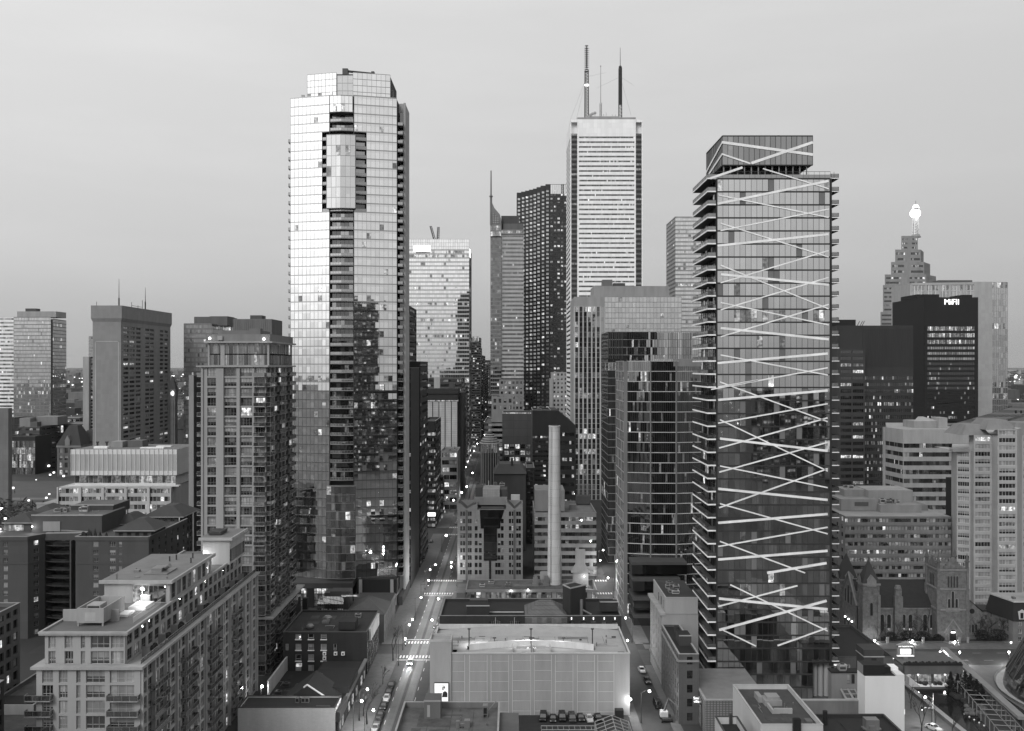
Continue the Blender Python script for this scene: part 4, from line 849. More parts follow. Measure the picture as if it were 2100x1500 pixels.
for pa, pd, pt, pm, yy in ((1974, 2032, 893, 872, 371), (2022, 2086, 882, 862, 368), (2078, 2150, 893, 868, 372)):
    x0, x1, z0, z1 = wx(pa, yy), wx(pd, yy), wz(pt, yy), wz(pm, yy); c = MB(); xm = (x0 + x1) / 2
    c.face([(x0, yy, z0), (x1, yy, z0), (x1 - 2.6, yy + 3, z1), (x0 + 2.6, yy + 3, z1)]); c.face([(x1, yy, z0), (x1, yy + 16, z0), (x1 - 2.6, yy + 13, z1), (x1 - 2.6, yy + 3, z1)]); c.face([(x0, yy + 16, z0), (x0, yy, z0), (x0 + 2.6, yy + 3, z1), (x0 + 2.6, yy + 13, z1)]); c.face([(x0 + 2.6, yy + 3, z1), (x1 - 2.6, yy + 3, z1), (x1 - 2.6, yy + 13, z1), (x0 + 2.6, yy + 13, z1)])
    b.part('gable_roof', c, wall(.24))
bit(b, 'terrace_wall', 1954, 1988, 921, 927, 374, 3, wall(.3)); c = MB(); c.box(wx(1944, 400), wx(1955, 400), 396, 402, 0, wz(980, 400)); b.part('black_stair', c, BLACK)
# office with ribbon windows behind the church
b = Thing('ribbon_office', 'grey office with ribbon windows and stacked roof plant, behind the church', 'building', wx(1840, 395), 410); Y = 390
xa, x1, zt = wx(1733, Y), wx(1951, Y), wz(1060, Y); mb = MB(); OF = wall(.235)
F, Ln = frame(xa, Y, x1, Y); RIB(11, 34, .46, g=(GMID, PATCH), p=.1, rowp=.22, rl=.5, blind=.42, mw=.12, dep=.2)(b, mb, F, Ln, 0, zt)
F, Ln = frame(xa, Y + 36, xa, Y); PUNCH(6, 11, 2, 1.7, 1, lit_p=.25, fm=FRAMED)(b, mb, F, Ln, 0, zt); mb.box(xa + .5, x1, Y + .4, Y + 36, 0, zt - .02)
for i in range(12): F, Ln = frame(xa, Y, x1, Y); mb.fbox(F, 0, Ln, 0, .15, zt * i / 11 - .28 - (.1 if i == 11 else 0), zt * i / 11 + .05)
b.part('wall', mb, OF); b.windows(); LP = wall(.3)
c = MB(); c.box(xa + .3, x1 - .3, Y + .5, Y + 35.5, zt, zt + .12); b.part('roof', c, ROOFL)
bit(b, 'plant_room', 1725, 1800, 1024, 1048, 404, 14, LP); bit(b, 'plant_room', 1732, 1782, 1005, 1026, 412, 12, LP); bit(b, 'plant_room', 1781, 1872, 1006, 1056, 408, 16, wall(.34)); bit(b, 'plant_room', 1806, 1890, 1036, 1058, 400, 10, LP); bit(b, 'louvre', 1753, 1781, 1030, 1038, 403.8, .3, CONCD); bit(b, 'plant_room', 1880, 1903, 1036, 1056, 406, 12, wall(.25))
units(b, wx(1806, 402), wx(1885, 402), 401, 409, wz(1036, 400), 4); units(b, wx(1735, 414), wx(1780, 414), 413, 422, wz(1005, 412), 2)

# ================================================================== stone church and its neighbours
b = Thing('church', 'old stone church with twin pointed turrets, dark roof and square bell tower', 'church', 138, 346)
DR = wall(.022, streak=False, var=.4, sc=.8); LS = wall(.24, streak=False, var=.3, sc=.8)
XL, XR, YF, YB = 121, 149, 341, 358; ze, zr = wz(1244, 341), wz(1189, 349)
mb = MB(); F, Ln = frame(XL, YF, XR, YF); mb.fquad(F, 0, Ln, 0, ze)
mb.face([(XL, YB, 0), (XL, YF, 0), (XL, YF, ze), (XL, (YF + YB) / 2, zr + 1), (XL, YB, ze)]); b.part('nave_wall', mb, STONE)
c = MB(); yr = (YF + YB) / 2
c.face([(XL + .4, YF - .5, ze - .3), (XR, YF - .5, ze - .3), (XR, yr, zr), (XL + .4, yr, zr)]); c.face([(XR, YB + .5, ze - .3), (XL + .4, YB + .5, ze - .3), (XL + .4, yr, zr), (XR, yr, zr)]); b.part('nave_roof', c, DR)
c = MB(); c.box(XL + 1, XR, yr - .15, yr + .15, zr, zr + .35); b.part('ridge', c, LS)
def lancet(b, F, u, z, w, h, nm='window', m=None, hood=True, glow=None):
    c = MB()
    pts = [(u - w / 2, z), (u + w / 2, z)] + [(u + w / 2 * math.cos(t * math.pi / 6), z + h + w / 2 * math.sin(t * math.pi / 6)) for t in range(7)]
    c.face([c.fp(F, uu, .06, zz) for uu, zz in pts], 0)
    if glow: c.face([c.fp(F, uu, .09, zz) for uu, zz in [(u - w * .4, z + .1), (u + w * .4, z + .1), (u + w * .4, z + .9), (u - w * .4, z + .9)]], 2)
    if hood:
        for t in range(6):
            a0, a1 = t * math.pi / 6, (t + 1) * math.pi / 6; r0, r1 = w / 2 + .05, w / 2 + .38
            c.face([c.fp(F, u + r * math.cos(q), .14, z + h + r * math.sin(q)) for r, q in ((r0, a0), (r1, a0), (r1, a1), (r0, a1))], 1)
        for s in (-1, 1): c.fbox(F, u + s * (w / 2 + .2) - .16, u + s * (w / 2 + .2) + .16, 0, .14, z, z + h, 1)
    b.part(nm, c, [m or BLACK, LS, glow or LIT2])
F = frame(XL, YF, XR, YF)[0]
for px, gl_ in ((1809, 0), (1823, 1), (1853, 1), (1867, 1), (1897, 0), (1911, 1)): lancet(b, F, wx(px, YF) - XL, 2.3, 1.25, 5.0, glow=lit(1.3) if gl_ else None)
for px in (1840, 1882, 1921):
    c = MB(); u = wx(px, YF) - XL
    if px == 1840: c.fbox(F, u - 1.4, u + 1.4, 0, 1.6, 0, wz(1222, YF)); c.fbox(F, u - 1.1, u + 1.1, 0, 1.3, wz(1222, YF), wz(1207, YF)); c.cone(wx(px, YF), YF - .6, wz(1207, YF), wz(1200, YF), 1.3, .9, 10)
    else: c.fbox(F, u - .5, u + .5, 0, .9, 0, ze - 1)
    b.part('buttress', c, STONE)
c = MB(); c.fbox(F, 0, 28, 0, .2, ze - .9, ze - .35); b.part('eaves_band', c, LS)
# west gable front (faces left)
FL = frame(XL - .4, YB, XL - .4, YF)[0]
c = MB(); yr = (YF + YB) / 2
for s, zz in ((0, 0),): c.face([(XL - .4, YB, 0), (XL - .4, YF, 0), (XL - .4, YF, ze), (XL - .4, yr, zr + 2.2), (XL - .4, YB, ze)]); c.face([(XL - .4, YF, ze), (XL + .5, YF, ze), (XL + .5, yr, zr + 2.2), (XL - .4, yr, zr + 2.2)])
b.part('west_gable', c, STONE)
c = MB(); c.tube((XL - .5, YF, ze + .2), (XL - .5, yr, zr + 2.5), .35, 5); c.tube((XL - .5, YB, ze + .2), (XL - .5, yr, zr + 2.5), .35, 5); b.part('gable_coping', c, LS)
for u, z, w_, h in ((5.5, 10, 1.4, 4), (8.5, 10, 1.8, 5.5), (11.5, 10, 1.4, 4)): lancet(b, FL, u, z, w_, h)
for u in (5, 8.5, 12): lancet(b, FL, u, .3, 2, 3.2, 'door', wall(.05)); 
for u in (6.7, 10.3, 13.6):
    c = MB(); c.ball(c.fp(FL, u, .6, 4.6), .32, 6, 4); b.part('lantern', c, lit(6, False))
for nm, cx, cy_, h0, h1, r in (('turret', 124.2, 339.8, wz(1196, 338), wz(1150, 338), 3.1), ('turret', 123.4, 360, wz(1185, 360), wz(1133, 360), 3.3)):
    c = MB(); c.box(cx - r + .3, cx + r - .3, cy_ - r + .3, cy_ + r - .3, 0, h0, 0)
    for sx in (-1, 1):
        for sy in (-1, 1): c.box(cx + sx * (r - .5) - .5, cx + sx * (r - .5) + .5, cy_ + sy * (r - .5) - .5, cy_ + sy * (r - .5) + .5, 0, h0 * .8, 0)
    c.box(cx - r, cx + r, cy_ - r, cy_ + r, h0 - .6, h0 + .1, 1); t = b.part(nm, c, [STONE, LS])
    d = MB(); d.cone(cx, cy_, h0 + .1, h1, r * 1.38, 0, 4, ph=math.pi / 4); d.tube((cx, cy_, h1 - .2), (cx, cy_, h1 + 1.1), .12, 4, m=1); b.part('turret_roof', d, [wall(.05), METALD], parent=None)
    for s in (0, 1):
        d = MB(); yy = cy_ - r * .98 if s == 0 else cy_
        if s == 0: d.face([(cx - 1.6, yy - .1, h0 - 1), (cx + 1.6, yy - .1, h0 - 1), (cx + 1.6, yy - .1, h0 + 1.2), (cx, yy - .1, h0 + 3), (cx - 1.6, yy - .1, h0 + 1.2)]); d.face([(cx - 1.6, yy - .1, h0 + 1.2), (cx, yy - .1, h0 + 3), (cx, yy + 2.2, h0 + 3), (cx - 1.6, yy + 1, h0 + 1.2)]); d.face([(cx + 1.6, yy - .1, h0 + 1.2), (cx, yy - .1, h0 + 3), (cx, yy + 2.2, h0 + 3), (cx + 1.6, yy + 1, h0 + 1.2)])
        else: xx = cx - r * .98; d.face([(xx - .1, cy_ - 1.6, h0 - 1), (xx - .1, cy_ + 1.6, h0 - 1), (xx - .1, cy_ + 1.6, h0 + 1.2), (xx - .1, cy_, h0 + 3), (xx - .1, cy_ - 1.6, h0 + 1.2)])
        b.part('turret_gable', d, LS)
    Ft = frame(cx - r, cy_ - r + .2, cx + r, cy_ - r + .2)[0]; lancet(b, Ft, r, h0 * .44, .85, h0 * .2, hood=False); lancet(b, Ft, r, h0 - .6, 1.1, .9, m=CONCD, hood=False); lancet(b, Ft, r - 1, 4.4, .7, .8, hood=False, m=CONCD); lancet(b, Ft, r + 1, 4.4, .7, .8, hood=False, m=CONCD)
# bell tower
BX0, BX1, BY = wx(1924, 336), wx(1984, 336), 336; zt = wz(1166, 336); c = MB()
c.box(BX0, BX1, BY, BY + 9.5, 0, zt, 0)
for sx in (BX0 - .5, BX1 - .6):
    for sy in (BY - .5, BY + 8.9): c.box(sx, sx + 1.1, sy, sy + 1.1, 0, zt - 7, 0); c.box(sx + .12, sx + .98, sy + .12, sy + .98, zt - 7, zt + .5, 0)
for z in (zt - 7.4, zt - 14.5, zt - .8): c.box(BX0 - .3, BX1 + .3, BY - .3, BY + 9.8, z, z + .5, 1)
b.part('bell_tower', c, [STONE, LS])
F = frame(BX0, BY, BX1, BY)[0]; Ln = BX1 - BX0
for i in range(4): lancet(b, F, Ln / 2 + (i - 1.5) * 1.0, zt - 6.6, .62, 3.6, 'louvre_window', wall(.04), hood=False)
for du, h in ((-1.3, 2.6), (0, 5.2), (1.3, 2.6)): lancet(b, F, Ln / 2 + du, zt - 13.5, .7, h)
c = MB(); c.fbox(F, Ln / 2 - 2.4, Ln / 2 + 2.4, 0, .18, zt - 14.9, zt - 13.7); b.part('sill_band', c, LS)
FL2 = frame(BX0, BY + 9.5, BX0, BY)[0]
for du in (-1.2, 0, 1.2): lancet(b, FL2, 4.7 + du, zt - 6.6, .7, 3.6, 'louvre_window', wall(.04), hood=False)
lancet(b, F, Ln / 2, .3, 2.2, 2.6, 'door', BLACK); c = MB(); c.fbox(F, Ln / 2 - .7, Ln / 2 + .7, .2, .4, 2.9, 3.4); b.part('door_lamp', c, lit(3, False))
c = MB(); c.face([c.fp(F, u, .3, z) for u, z in ((Ln / 2 - 3.3, 3), (Ln / 2 - 2.8, 3), (Ln / 2, 7.2), (Ln / 2 + 2.8, 3), (Ln / 2 + 3.3, 3), (Ln / 2, 7.9))]); b.part('porch_gable', c, LS)
c = MB()
for k in range(5): w_ = Ln * .32 * (1 - k / 5); c.box(BX0 + Ln / 2 - w_, BX0 + Ln / 2 + w_, BY - .1, BY + .5, zt + k * .75, zt + k * .75 + .75); c.box(BX0 - .1, BX0 + .5, BY + 4.7 - w_, BY + 4.7 + w_, zt + k * .75, zt + k * .75 + .75)
b.part('stepped_battlement', c, STONE)
for sx in (BX0 + .1, BX1 - .1):
    for sy in (BY + .1, BY + 9.4):
        c = MB(); c.cone(sx, sy, zt, zt + 2.2, .6, .6, 6); c.cone(sx, sy, zt + 2.2, zt + 2.5, .95, .95, 6); c.cone(sx, sy, zt + 2.5, zt + 5.4, .7, 0, 6); b.part('pinnacle', c, wall(.12))
# east annex
c = MB(); ax0, ax1, ay = BX1 + .6, wx(2015, 338), 338; ah = wz(1256, 338)
c.box(ax0, ax1, ay, ay + 12, 0, ah - .02, 0); c.face([(ax0, ay, ah), (ax1, ay, ah), (ax0, ay, ah + 5)], 0); c.face([(ax0, ay - .3, ah + 5.2), (ax1 + .4, ay - .3, ah), (ax1 + .4, ay + 12, ah), (ax0, ay + 12, ah + 5.2)], 1); b.part('annex', c, [STONE, DR])
F = frame(ax0, ay, ax1, ay)[0]
for u in (1, 2.2, 3.4): lancet(b, F, u, 2.5, .7, 2.4, hood=False)
c = MB(); c.face([c.fp(F, 1.9 + .9 * math.cos(t * math.pi / 6), .1, ah + .4 + .9 * math.sin(t * math.pi / 6)) for t in range(12)]); b.part('rose_window', c, BLACK)
b = Thing('gabled_house', 'small stone porch house with lit doorway beside the church annex', 'house', wx(2027, 345), 348); c = MB(); xa, xd = wx(2016, 345), wx(2042, 345)
F, Ln = frame(xa, 345, xd, 345); PUNCH(3, 2, .8, 1.7, 1, lit_p=.3)(b, c, F, Ln, 0, 8); c.box(xa, xd, 345.4, 353, 0, 7.98); b.part('wall', c, STONE); b.windows(); c = MB(); c.box(xa - .2, xd + .2, 344.8, 353.2, 8.01, 8.5); b.part('roof', c, ROOFD)
# mansard house
b = Thing('mansard_house', 'stone town house with dark mansard roof and white dormers, right edge', 'house', wx(2090, 335), 342); xa, xd = wx(2062, 332), wx(2150, 332); Y = 332
c = MB(); F, Ln = frame(xa + 2.6, Y, xd, Y); PUNCH(3, 3, 1.2, 2.2, 1, nx=2, nz=2, lit_p=.05, blind=.5, fm=wall(.5), fw=.1)(b, c, F, Ln, 0, wz(1274, Y)); F, Ln = frame(xa, Y + 14, xa + 2.6, Y); PUNCH(3, 3, 1, 2.2, 1, lit_p=0, blind=.3)(b, c, F, Ln, 0, wz(1274, Y)); b.part('wall', c, wall(.2, streak=False)); b.windows()
c = MB(); z0, z1 = wz(1274, Y), wz(1238, Y); o = [(xa - .3, Y + 14), (xa + 2.4, Y - .3), (xd, Y - .3), (xd, Y + 14)]; i_ = [(xa + 1.6, Y + 14), (xa + 3.6, Y + 1.6), (xd, Y + 1.6), (xd, Y + 14)]
for k in range(3): c.face([o[k] + (z0,), o[k + 1] + (z0,), i_[k + 1] + (z1,), i_[k] + (z1,)])
b.part('mansard_roof', c, wall(.018)); c = MB(); c.prism([(p[0] - .5 * (k == 0), p[1] - .4 * (k == 1 or k == 2)) for k, p in enumerate(i_)], z1, z1 + .5, 0, 1); b.part('roof_cap', c, [wall(.5), ROOFL])
for px in (2095, 2112):
    c = MB(); x = wx(px, Y); c.box(x - .9, x + .9, Y - .2, Y + 2, z0 + .6, z0 + 3.2, 0); c.face([(x - 1.2, Y - .3, z0 + 3.2), (x + 1.2, Y - .3, z0 + 3.2), (x, Y - .3, z0 + 4.1)], 0); c.box(x - .5, x + .5, Y - .25, Y - .2, z0 + .9, z0 + 2.8, 1); b.part('dormer', c, [wall(.55), BLACK])
c = MB(); x = wx(2072, 338); c.box(x, x + .9, 336, 337.4, z0 + 1, z1 + 1.2); b.part('chimney', c, STONE)

# ================================================================== tallest near tower on the left
b = Thing('glass_skyscraper', 'tallest near tower of bright mirrored glass with central stack of balconies', 'skyscraper', -66, 408)
PL, PC0, PC1, PR = (-89.6, 394.6), (-72.8, 390), (-63.4, 390), (-46.6, 394.4)
zt = wz(196, 390); z0 = wz(1188, 390); NF = 54; H = (zt - z0) / NF
GL_ = (glass(.004, .34, .72), glass(.003, .22, .65)); GR_ = (glass(.004, .30, .80), glass(.003, .22, .76)); mb = MB(); FM = glass(.03, .06, .26)
def row(py): return int((wz(py, 390) - z0) / H)
rA, rB = row(425), row(283)
kw = dict(p=.035, rowp=.0, blind=.12, mw=.10, mp=.06, sh=.42, hm=glass(.03, .07, .30), tilt=.004, span=.3, spm=glass(.002, .004, .72))
F1, L1 = frame(*PL, *PC0); F2, L2 = frame(*PC1, *PR)
CURT(NF, 10, GL_, FM, skip=lambda r, c: c >= 8 and rA <= r <= rB, **kw)(b, mb, F1, L1, z0, zt)
CURT(NF, 10, GR_, FM, skip=lambda r, c: c <= 2 and rA <= r <= rB, **kw)(b, mb, F2, L2, z0, zt)
za, zb = z0 + rA * H, z0 + (rB + 1) * H
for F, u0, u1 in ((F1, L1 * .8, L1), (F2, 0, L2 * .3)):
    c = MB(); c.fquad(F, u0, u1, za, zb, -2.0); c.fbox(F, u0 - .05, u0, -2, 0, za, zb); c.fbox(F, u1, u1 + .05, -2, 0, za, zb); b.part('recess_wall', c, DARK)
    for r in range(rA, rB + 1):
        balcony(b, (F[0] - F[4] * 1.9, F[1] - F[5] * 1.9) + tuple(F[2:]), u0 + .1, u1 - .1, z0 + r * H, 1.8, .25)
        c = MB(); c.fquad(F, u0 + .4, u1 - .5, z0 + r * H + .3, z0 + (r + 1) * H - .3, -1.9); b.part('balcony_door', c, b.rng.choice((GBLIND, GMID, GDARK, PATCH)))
# central column: balconies, bays
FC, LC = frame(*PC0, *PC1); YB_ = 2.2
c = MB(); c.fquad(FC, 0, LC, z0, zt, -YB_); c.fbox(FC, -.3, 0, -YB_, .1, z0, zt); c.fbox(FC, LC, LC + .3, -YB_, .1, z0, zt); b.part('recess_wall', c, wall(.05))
_cb = {}
def prow(b, z, name='balcony'):
    if not _cb:
        s = MB(); s.prism([(0, 0), (0, -2.2), (LC / 2, -3.1), (LC, -2.2), (LC, 0)], 0, .3); r = MB()
        for a, d in (((.1, -2.15), (LC / 2, -3.05)), ((LC / 2, -3.05), (LC - .1, -2.15))):
            Fq, Lq = frame(*a, *d); r.fbox(Fq, 0, Lq, -.05, 0, .34, 1.25, 1); r.fbox(Fq, 0, Lq, -.08, .03, 1.25, 1.33, 0)
            for i in range(4): r.fbox(Fq, Lq * i / 4, Lq * i / 4 + .08, -.08, .03, .3, 1.25, 0)
        _cb['s'] = s.mesh('balcony', [wall(.3)]); _cb['r'] = r.mesh('railing', [FRAME, glass(.05, .14, .3)])
    o = b.put(name, _cb['s'], (FC[0] - FC[4] * YB_, FC[1] - FC[5] * YB_, z), math.atan2(FC[3], FC[2])); link('railing', _cb['r'], o)
def bay(pt, pb_, rows, g, pj=1.6, hm=None, nm='glass_bay', over=1.0):
    z1, z2 = wz(pb_, 388), wz(pt, 388); q = [(PC0[0] - over, 390 - .3), (PC0[0] - over, 390 - pj), ((PC0[0] + PC1[0]) / 2, 390 - pj - .8), (PC1[0] + over, 390 - pj), (PC1[0] + over, 390 - .3)]
    for a, d in ((1, 2), (2, 3)): F, Ln = frame(*q[a], *q[d]); CURT(rows, 3, g, FM, p=.05, rowp=0, blind=.15, mw=.1, sh=.16, hm=hm or FM, name=nm, tilt=.002)(b, None, F, Ln, z1, z2)
    c = MB(); c.prism([(x, y + .1) for x, y in q], z1 - .25, z2 + .25); b.part('bay_core', c, wall(.25))
bay(196, 229, 2, GR_, 1.2, over=-.2)
bay(277, 427, 7, (glass(.06, .16, .5), glass(.05, .14, .44)), 1.8)
bay(998, 1187, 11, (glass(.05, .16, .2), glass(.04, .14, .16)), 1.8, hm=wall(.3))
for r in range(NF):
    z = z0 + r * H; py = 750 - (z - 95) * 2000 / 390
    if 996 > py > 432 or 277 > py > 232:
        prow(b, z)
        c = MB()
        for i in range(5): c.fquad(FC, .5 + i * (LC - 1) / 5 + .05, .5 + (i + 1) * (LC - 1) / 5 - .05, z + .35, z + H - .35, -YB_ + .06, b.rng.choice((0, 0, 0, 1, 1, 2, 3)) if py > 700 else b.rng.choice((0, 1, 1, 2, 4)))
        b.part('balcony_glazing', c, [GDARK, PATCH, GMID, LIT1 if b.rng.random() < .5 else PATCH, GBLIND])
# crown
zc = wz(146, 392)
for A, B_, g in (((-83.4, 397.2), (-70.9, 393.8), GL_), ((-64.2, 393.8), (-49.6, 397.4), GR_)):
    F, Ln = frame(*A, *B_); CURT(4, 8, g, FM, p=.02, rowp=0, blind=.05, mw=.12, sh=.16, tilt=.002, name='crown_glass')(b, None, F, Ln, zt, zc)
F, Ln = frame(-70.9, 394.6, -64.2, 394.6); CURT(3, 3, (glass(.05, .15, .4),) * 2, FM, p=.0, rowp=0, mw=.12, sh=.16, name='crown_glass')(b, None, F, Ln, zt, zc - 1)
mb.prism([(-83.3, 397.4), (-70.8, 394.1), (-70.8, 395), (-64.2, 395), (-64.2, 394.1), (-49.7, 397.6), (-49.7, 420), (-83.3, 420)], zt, zc - .4)
mb.prism([(PL[0] + .1, PL[1] + .3), (-76.5, 391.4), (-76.5, 393.4), (PC0[0], 392.4), (PC1[0], 392.4), (-58.4, 393.6), (-58.4, 391.9), (PR[0] - .05, PR[1] + .2), (PR[0] - .05, 425), (PL[0] + .1, 425)], z0, zt - .2)
b.part('core', mb, wall(.045))
c = MB(); X = wx(707, 396); zz = zc + 1.0; c.box(X - .8, X + 1.4, 395, 398, zc - .5, zz + 1); c.tube((X, 396.5, zz + .5), (wx(766, 398), 398, zz - .2), .3, 5); c.tube((X, 396.5, zz), (wx(766, 398), 398, zz - .6), .2, 4); c.box(wx(762, 398), wx(768, 398), 397, 399, zz - 1, zz + .4); b.part('maintenance_crane', c, METALD)
c = MB()
for px in (800, 806): c.tube((wx(px, 398), 398, zt - 1), (wx(px, 398), 398, zt + 4), .15, 4)
c.tube((wx(799, 398), 398, zt + 4), (wx(807, 398), 398, zt + 4), .15, 4); c.box(wx(618, 395), wx(624, 395), 395, 396, zt, zt + 1.6); b.part('roof_rail', c, METAL)
# right rear fin wing with balconies, left edge balconies
c = MB(); zf = wz(213, 400); c.box(-46.5, -43.7, 400, 415, 0, zf - 4); c.face([(-46.5, 400, zf - 4), (-43.7, 400, zf - 4), (-43.7, 400, zf), (-46.5, 400, zf)]); c.face([(-43.7, 400, zf - 4), (-43.7, 415, zf - 4), (-43.7, 415, zf), (-43.7, 400, zf)]); c.face([(-46.5, 400, zf), (-43.7, 400, zf), (-43.7, 415, zf), (-46.5, 415, zf)]); c.box(-44.3, -43.5, 398.4, 399.9, 0, zf - .1)
b.part('side_wing', c, wall(.42)); FR = frame(-46.4, 399.8, -43.9, 399.8)[0]; FLb = frame(-89.6, 405, -89.6, 396)[0]
c = MB(); c.fquad(FR, 0, 2.0, z0, zf - 4, .03); b.part('wing_glazing', c, GDARK)
for r in range(NF - 2):
    z = z0 + r * H; balcony(b, FR, 0, 2.1, z, 4.2, .25, sm=wall(.3))
    if r < NF - 4: balcony(b, FLb, 5, 9, z + .3, 1.25, .3, sm=wall(.3))
F, Ln = frame(PL[0], 425, PL[0], PL[1]); c = MB(); c.fquad(F, 0, Ln, z0, zt - 6); b.part('side_wall', c, GMID); F, Ln = frame(-46.6, 425.1, PL[0], 425.1); c = MB(); c.fquad(F, 0, Ln, 0, zt); b.part('rear_wall', c, wall(.03))
# podium
c = MB(); c.box(-92, -62.8, 383, 425, z0 - 2.2, z0 - .1); c.box(-45, -43.4, 386, 430, 0, z0 - 6); b.part('podium_slab', c, wall(.06))
F, Ln = frame(-90, 384.5, -63, 384.5); CURT(2, 18, (PATCH, glass(.1, .3, .12)), FRAMED, p=.0, rowp=0, blind=.5, mw=.2, sh=.3, bl=LIT1, name='podium_glass')(b, None, F, Ln, 0, z0 - 4.6)
c = MB()
for i in range(13):
    if b.rng.random() < .7: c.fquad(F, 1 + i * 2, 2.7 + i * 2, z0 - 4.6, z0 - 2.3, .05, b.rng.choice((0, 1, 1)))
b.part('lit_clerestory', c, [LIT2, LIT3])
c = MB(); c.box(-80.5, -77.8, 382.6, 384, 0, z0 - 2); b.part('podium_pier', c, BLACK)
c = MB(); c.box(-62.7, -45.6, 386.5, 425, 0, wz(1222, 386)); b.part('stone_podium', c, wall(.25, joints=(2.5, .8, .06), jc=.75)); c = MB(); c.box(-62, -46, 389.5, 424, wz(1222, 386), z0); b.part('podium_setback', c, DARK)
for x in (-61, -48.5):
    c = MB(); c.box(x, x + 1.2, 388.4, 389.4, wz(1222, 386), z0); b.part('podium_pier', c, CONC)

# ================================================================== tower wrapped in crossing white stripes
b = Thing('striped_glass_tower', 'glass tower wrapped in crossing white stripes, balconies down both sides', 'tower', 74, 289); Y = 277
xa, x1 = wx(1471, Y), wx(1703, Y); zt = wz(367, Y); z0 = wz(1357, Y); NF = 37; mb = MB()
GU = (glass(.003, .12, .53, cell=(1.75, 50, 3.71)), glass(.003, .09, .49, cell=(1.75, 50, 3.71))); FU = wall(.04)
F, Ln = frame(xa, Y, x1, Y); CURT(NF, 20, GU, FU, p=.02, rowp=.02, blind=.05, bl=wall(.2), mw=.07, mp=.05, sh=.42, hm=wall(.035), tilt=.0022, rl=.4)(b, mb, F, Ln, z0, zt)
F0, L0 = frame(xa, Y, wx(1667, Y), Y); CURT(3, 17, GU, FU, p=.02, rowp=0, blind=.1, bl=wall(.16), mw=.09, sh=.42, hm=FU, tilt=.002)(b, mb, F0, L0, 0, z0)
mb.box(xa + .05, x1 - .05, Y + .1, Y + 23, z0 - .6, zt - .05); mb.box(xa + .1, wx(1667, Y), Y + .15, Y + 22, 0, z0 - .65)
mb.box(xa - .4, xa + .05, Y - .12, Y + .4, 0, zt + .1); mb.box(x1 - .2, x1 + .4, Y - .12, Y + .4, z0, zt + .1); b.part('core', mb, wall(.025))
FLf, LL = frame(xa - .02, Y + 23, xa - .02, Y); FRt, LR = frame(x1 + .02, Y, x1 + .02, Y + 23); SW = wall(.74); H = (zt - z0) / NF
CURT(NF, 8, (GDARK, GMID), FRAMED, p=.1, rowp=0, blind=.1, mw=.15, sh=.2, name='side_glazing')(b, None, FLf, LL, z0, zt)
_ub = {}
def ubal(side, z, lean):
    key = (side, lean)
    if key not in _ub:
        s, r = MB(), MB(); L_ = 23 if side < 0 else 9; pj = 2.7 if side < 0 else 2.4
        s.box(0, L_, -pj, 0, 0, .16, 0); e1 = (-.1, .3) if side < 0 else (.0, .22); s.box(0, L_, -pj - .08, -pj, *e1, 1); s.box(L_ if side < 0 else -.08, L_ + .08 if side < 0 else 0, -pj - .08, 0, *e1, 1)
        r.box(.1, L_ - .1, -pj + .05, -pj + .1, .36, 1.3, 1); e = (L_ - .12, L_ - .07) if side < 0 else (.07, .12); r.box(*e, -pj + .1, -.05, .36, 1.3, 1)
        for i in range(7): u = (L_ - .12) * i / 6; r.box(u, u + .07, -pj + .02, -pj + .12, .16, 1.36, 0)
        r.box(*e, -.3, -.2, .16, 1.36, 0); r.box(.05, L_ - .05, -pj + .02, -pj + .12, 1.36, 1.43, 0); r.box(e[0] - .03, e[1] + .03, -pj + .12, 0, 1.36, 1.43, 0)
        _ub[key] = (s.mesh('balcony', [wall(.16), SW]), r.mesh('railing', [FRAMED, glass(.03, .08, .2)]))
    Fq = FLf if side < 0 else FRt
    o = b.put('balcony', _ub[key][0], (Fq[0], Fq[1], z), math.atan2(Fq[3], Fq[2])); link('railing', _ub[key][1], o)
for r in range(-1, NF + 1):
    ubal(-1, z0 + r * H, 0)
    if r >= 0: ubal(1, z0 + r * H, 0)
def strip(p, q, w_, Yp=Y - .16, n=0, nm='diagonal_stripe'):
    (ax, az), (bx_, bz) = p, q; A = (wx(ax, Yp), wz(az, Yp)); B_ = (wx(bx_, Yp), wz(bz, Yp)); dx, dz = B_[0] - A[0], B_[1] - A[1]; l = math.hypot(dx, dz); nx, nz = -dz / l * w_ / 2, dx / l * w_ / 2
    c = MB(); q4 = [(A[0] - nx, A[1] - nz), (B_[0] - nx, B_[1] - nz), (B_[0] + nx, B_[1] + nz), (A[0] + nx, A[1] + nz)]; d = .10 + .012 * (n % 5)
    f = [(x, Yp - d, z) for x, z in q4]; k = [(x, Yp + .1, z) for x, z in q4]; c.face(f)
    for i in range(4): c.face([f[i], k[i], k[(i + 1) % 4], f[(i + 1) % 4]])
    b.part(nm, c, SW)
S4 = [(205, 338, 382, 278, 1), (495, 285, 855, 395, 0), (245, 478, 855, 352, 1), (250, 430, 855, 553, 0), (262, 625, 855, 507, 0), (262, 585, 855, 770, 0), (245, 708, 855, 645, 1), (262, 912, 855, 735, 0), (262, 815, 855, 1055, 0), (262, 865, 855, 923, 1), (262, 1060, 855, 882, 0), (262, 1020, 855, 1143, 0), (262, 1208, 855, 1030, 0), (262, 1160, 855, 1222, 1), (262, 1308, 850, 1418, 0), (245, 1352, 850, 1300, 1), (210, 1497, 850, 1378, 0)]
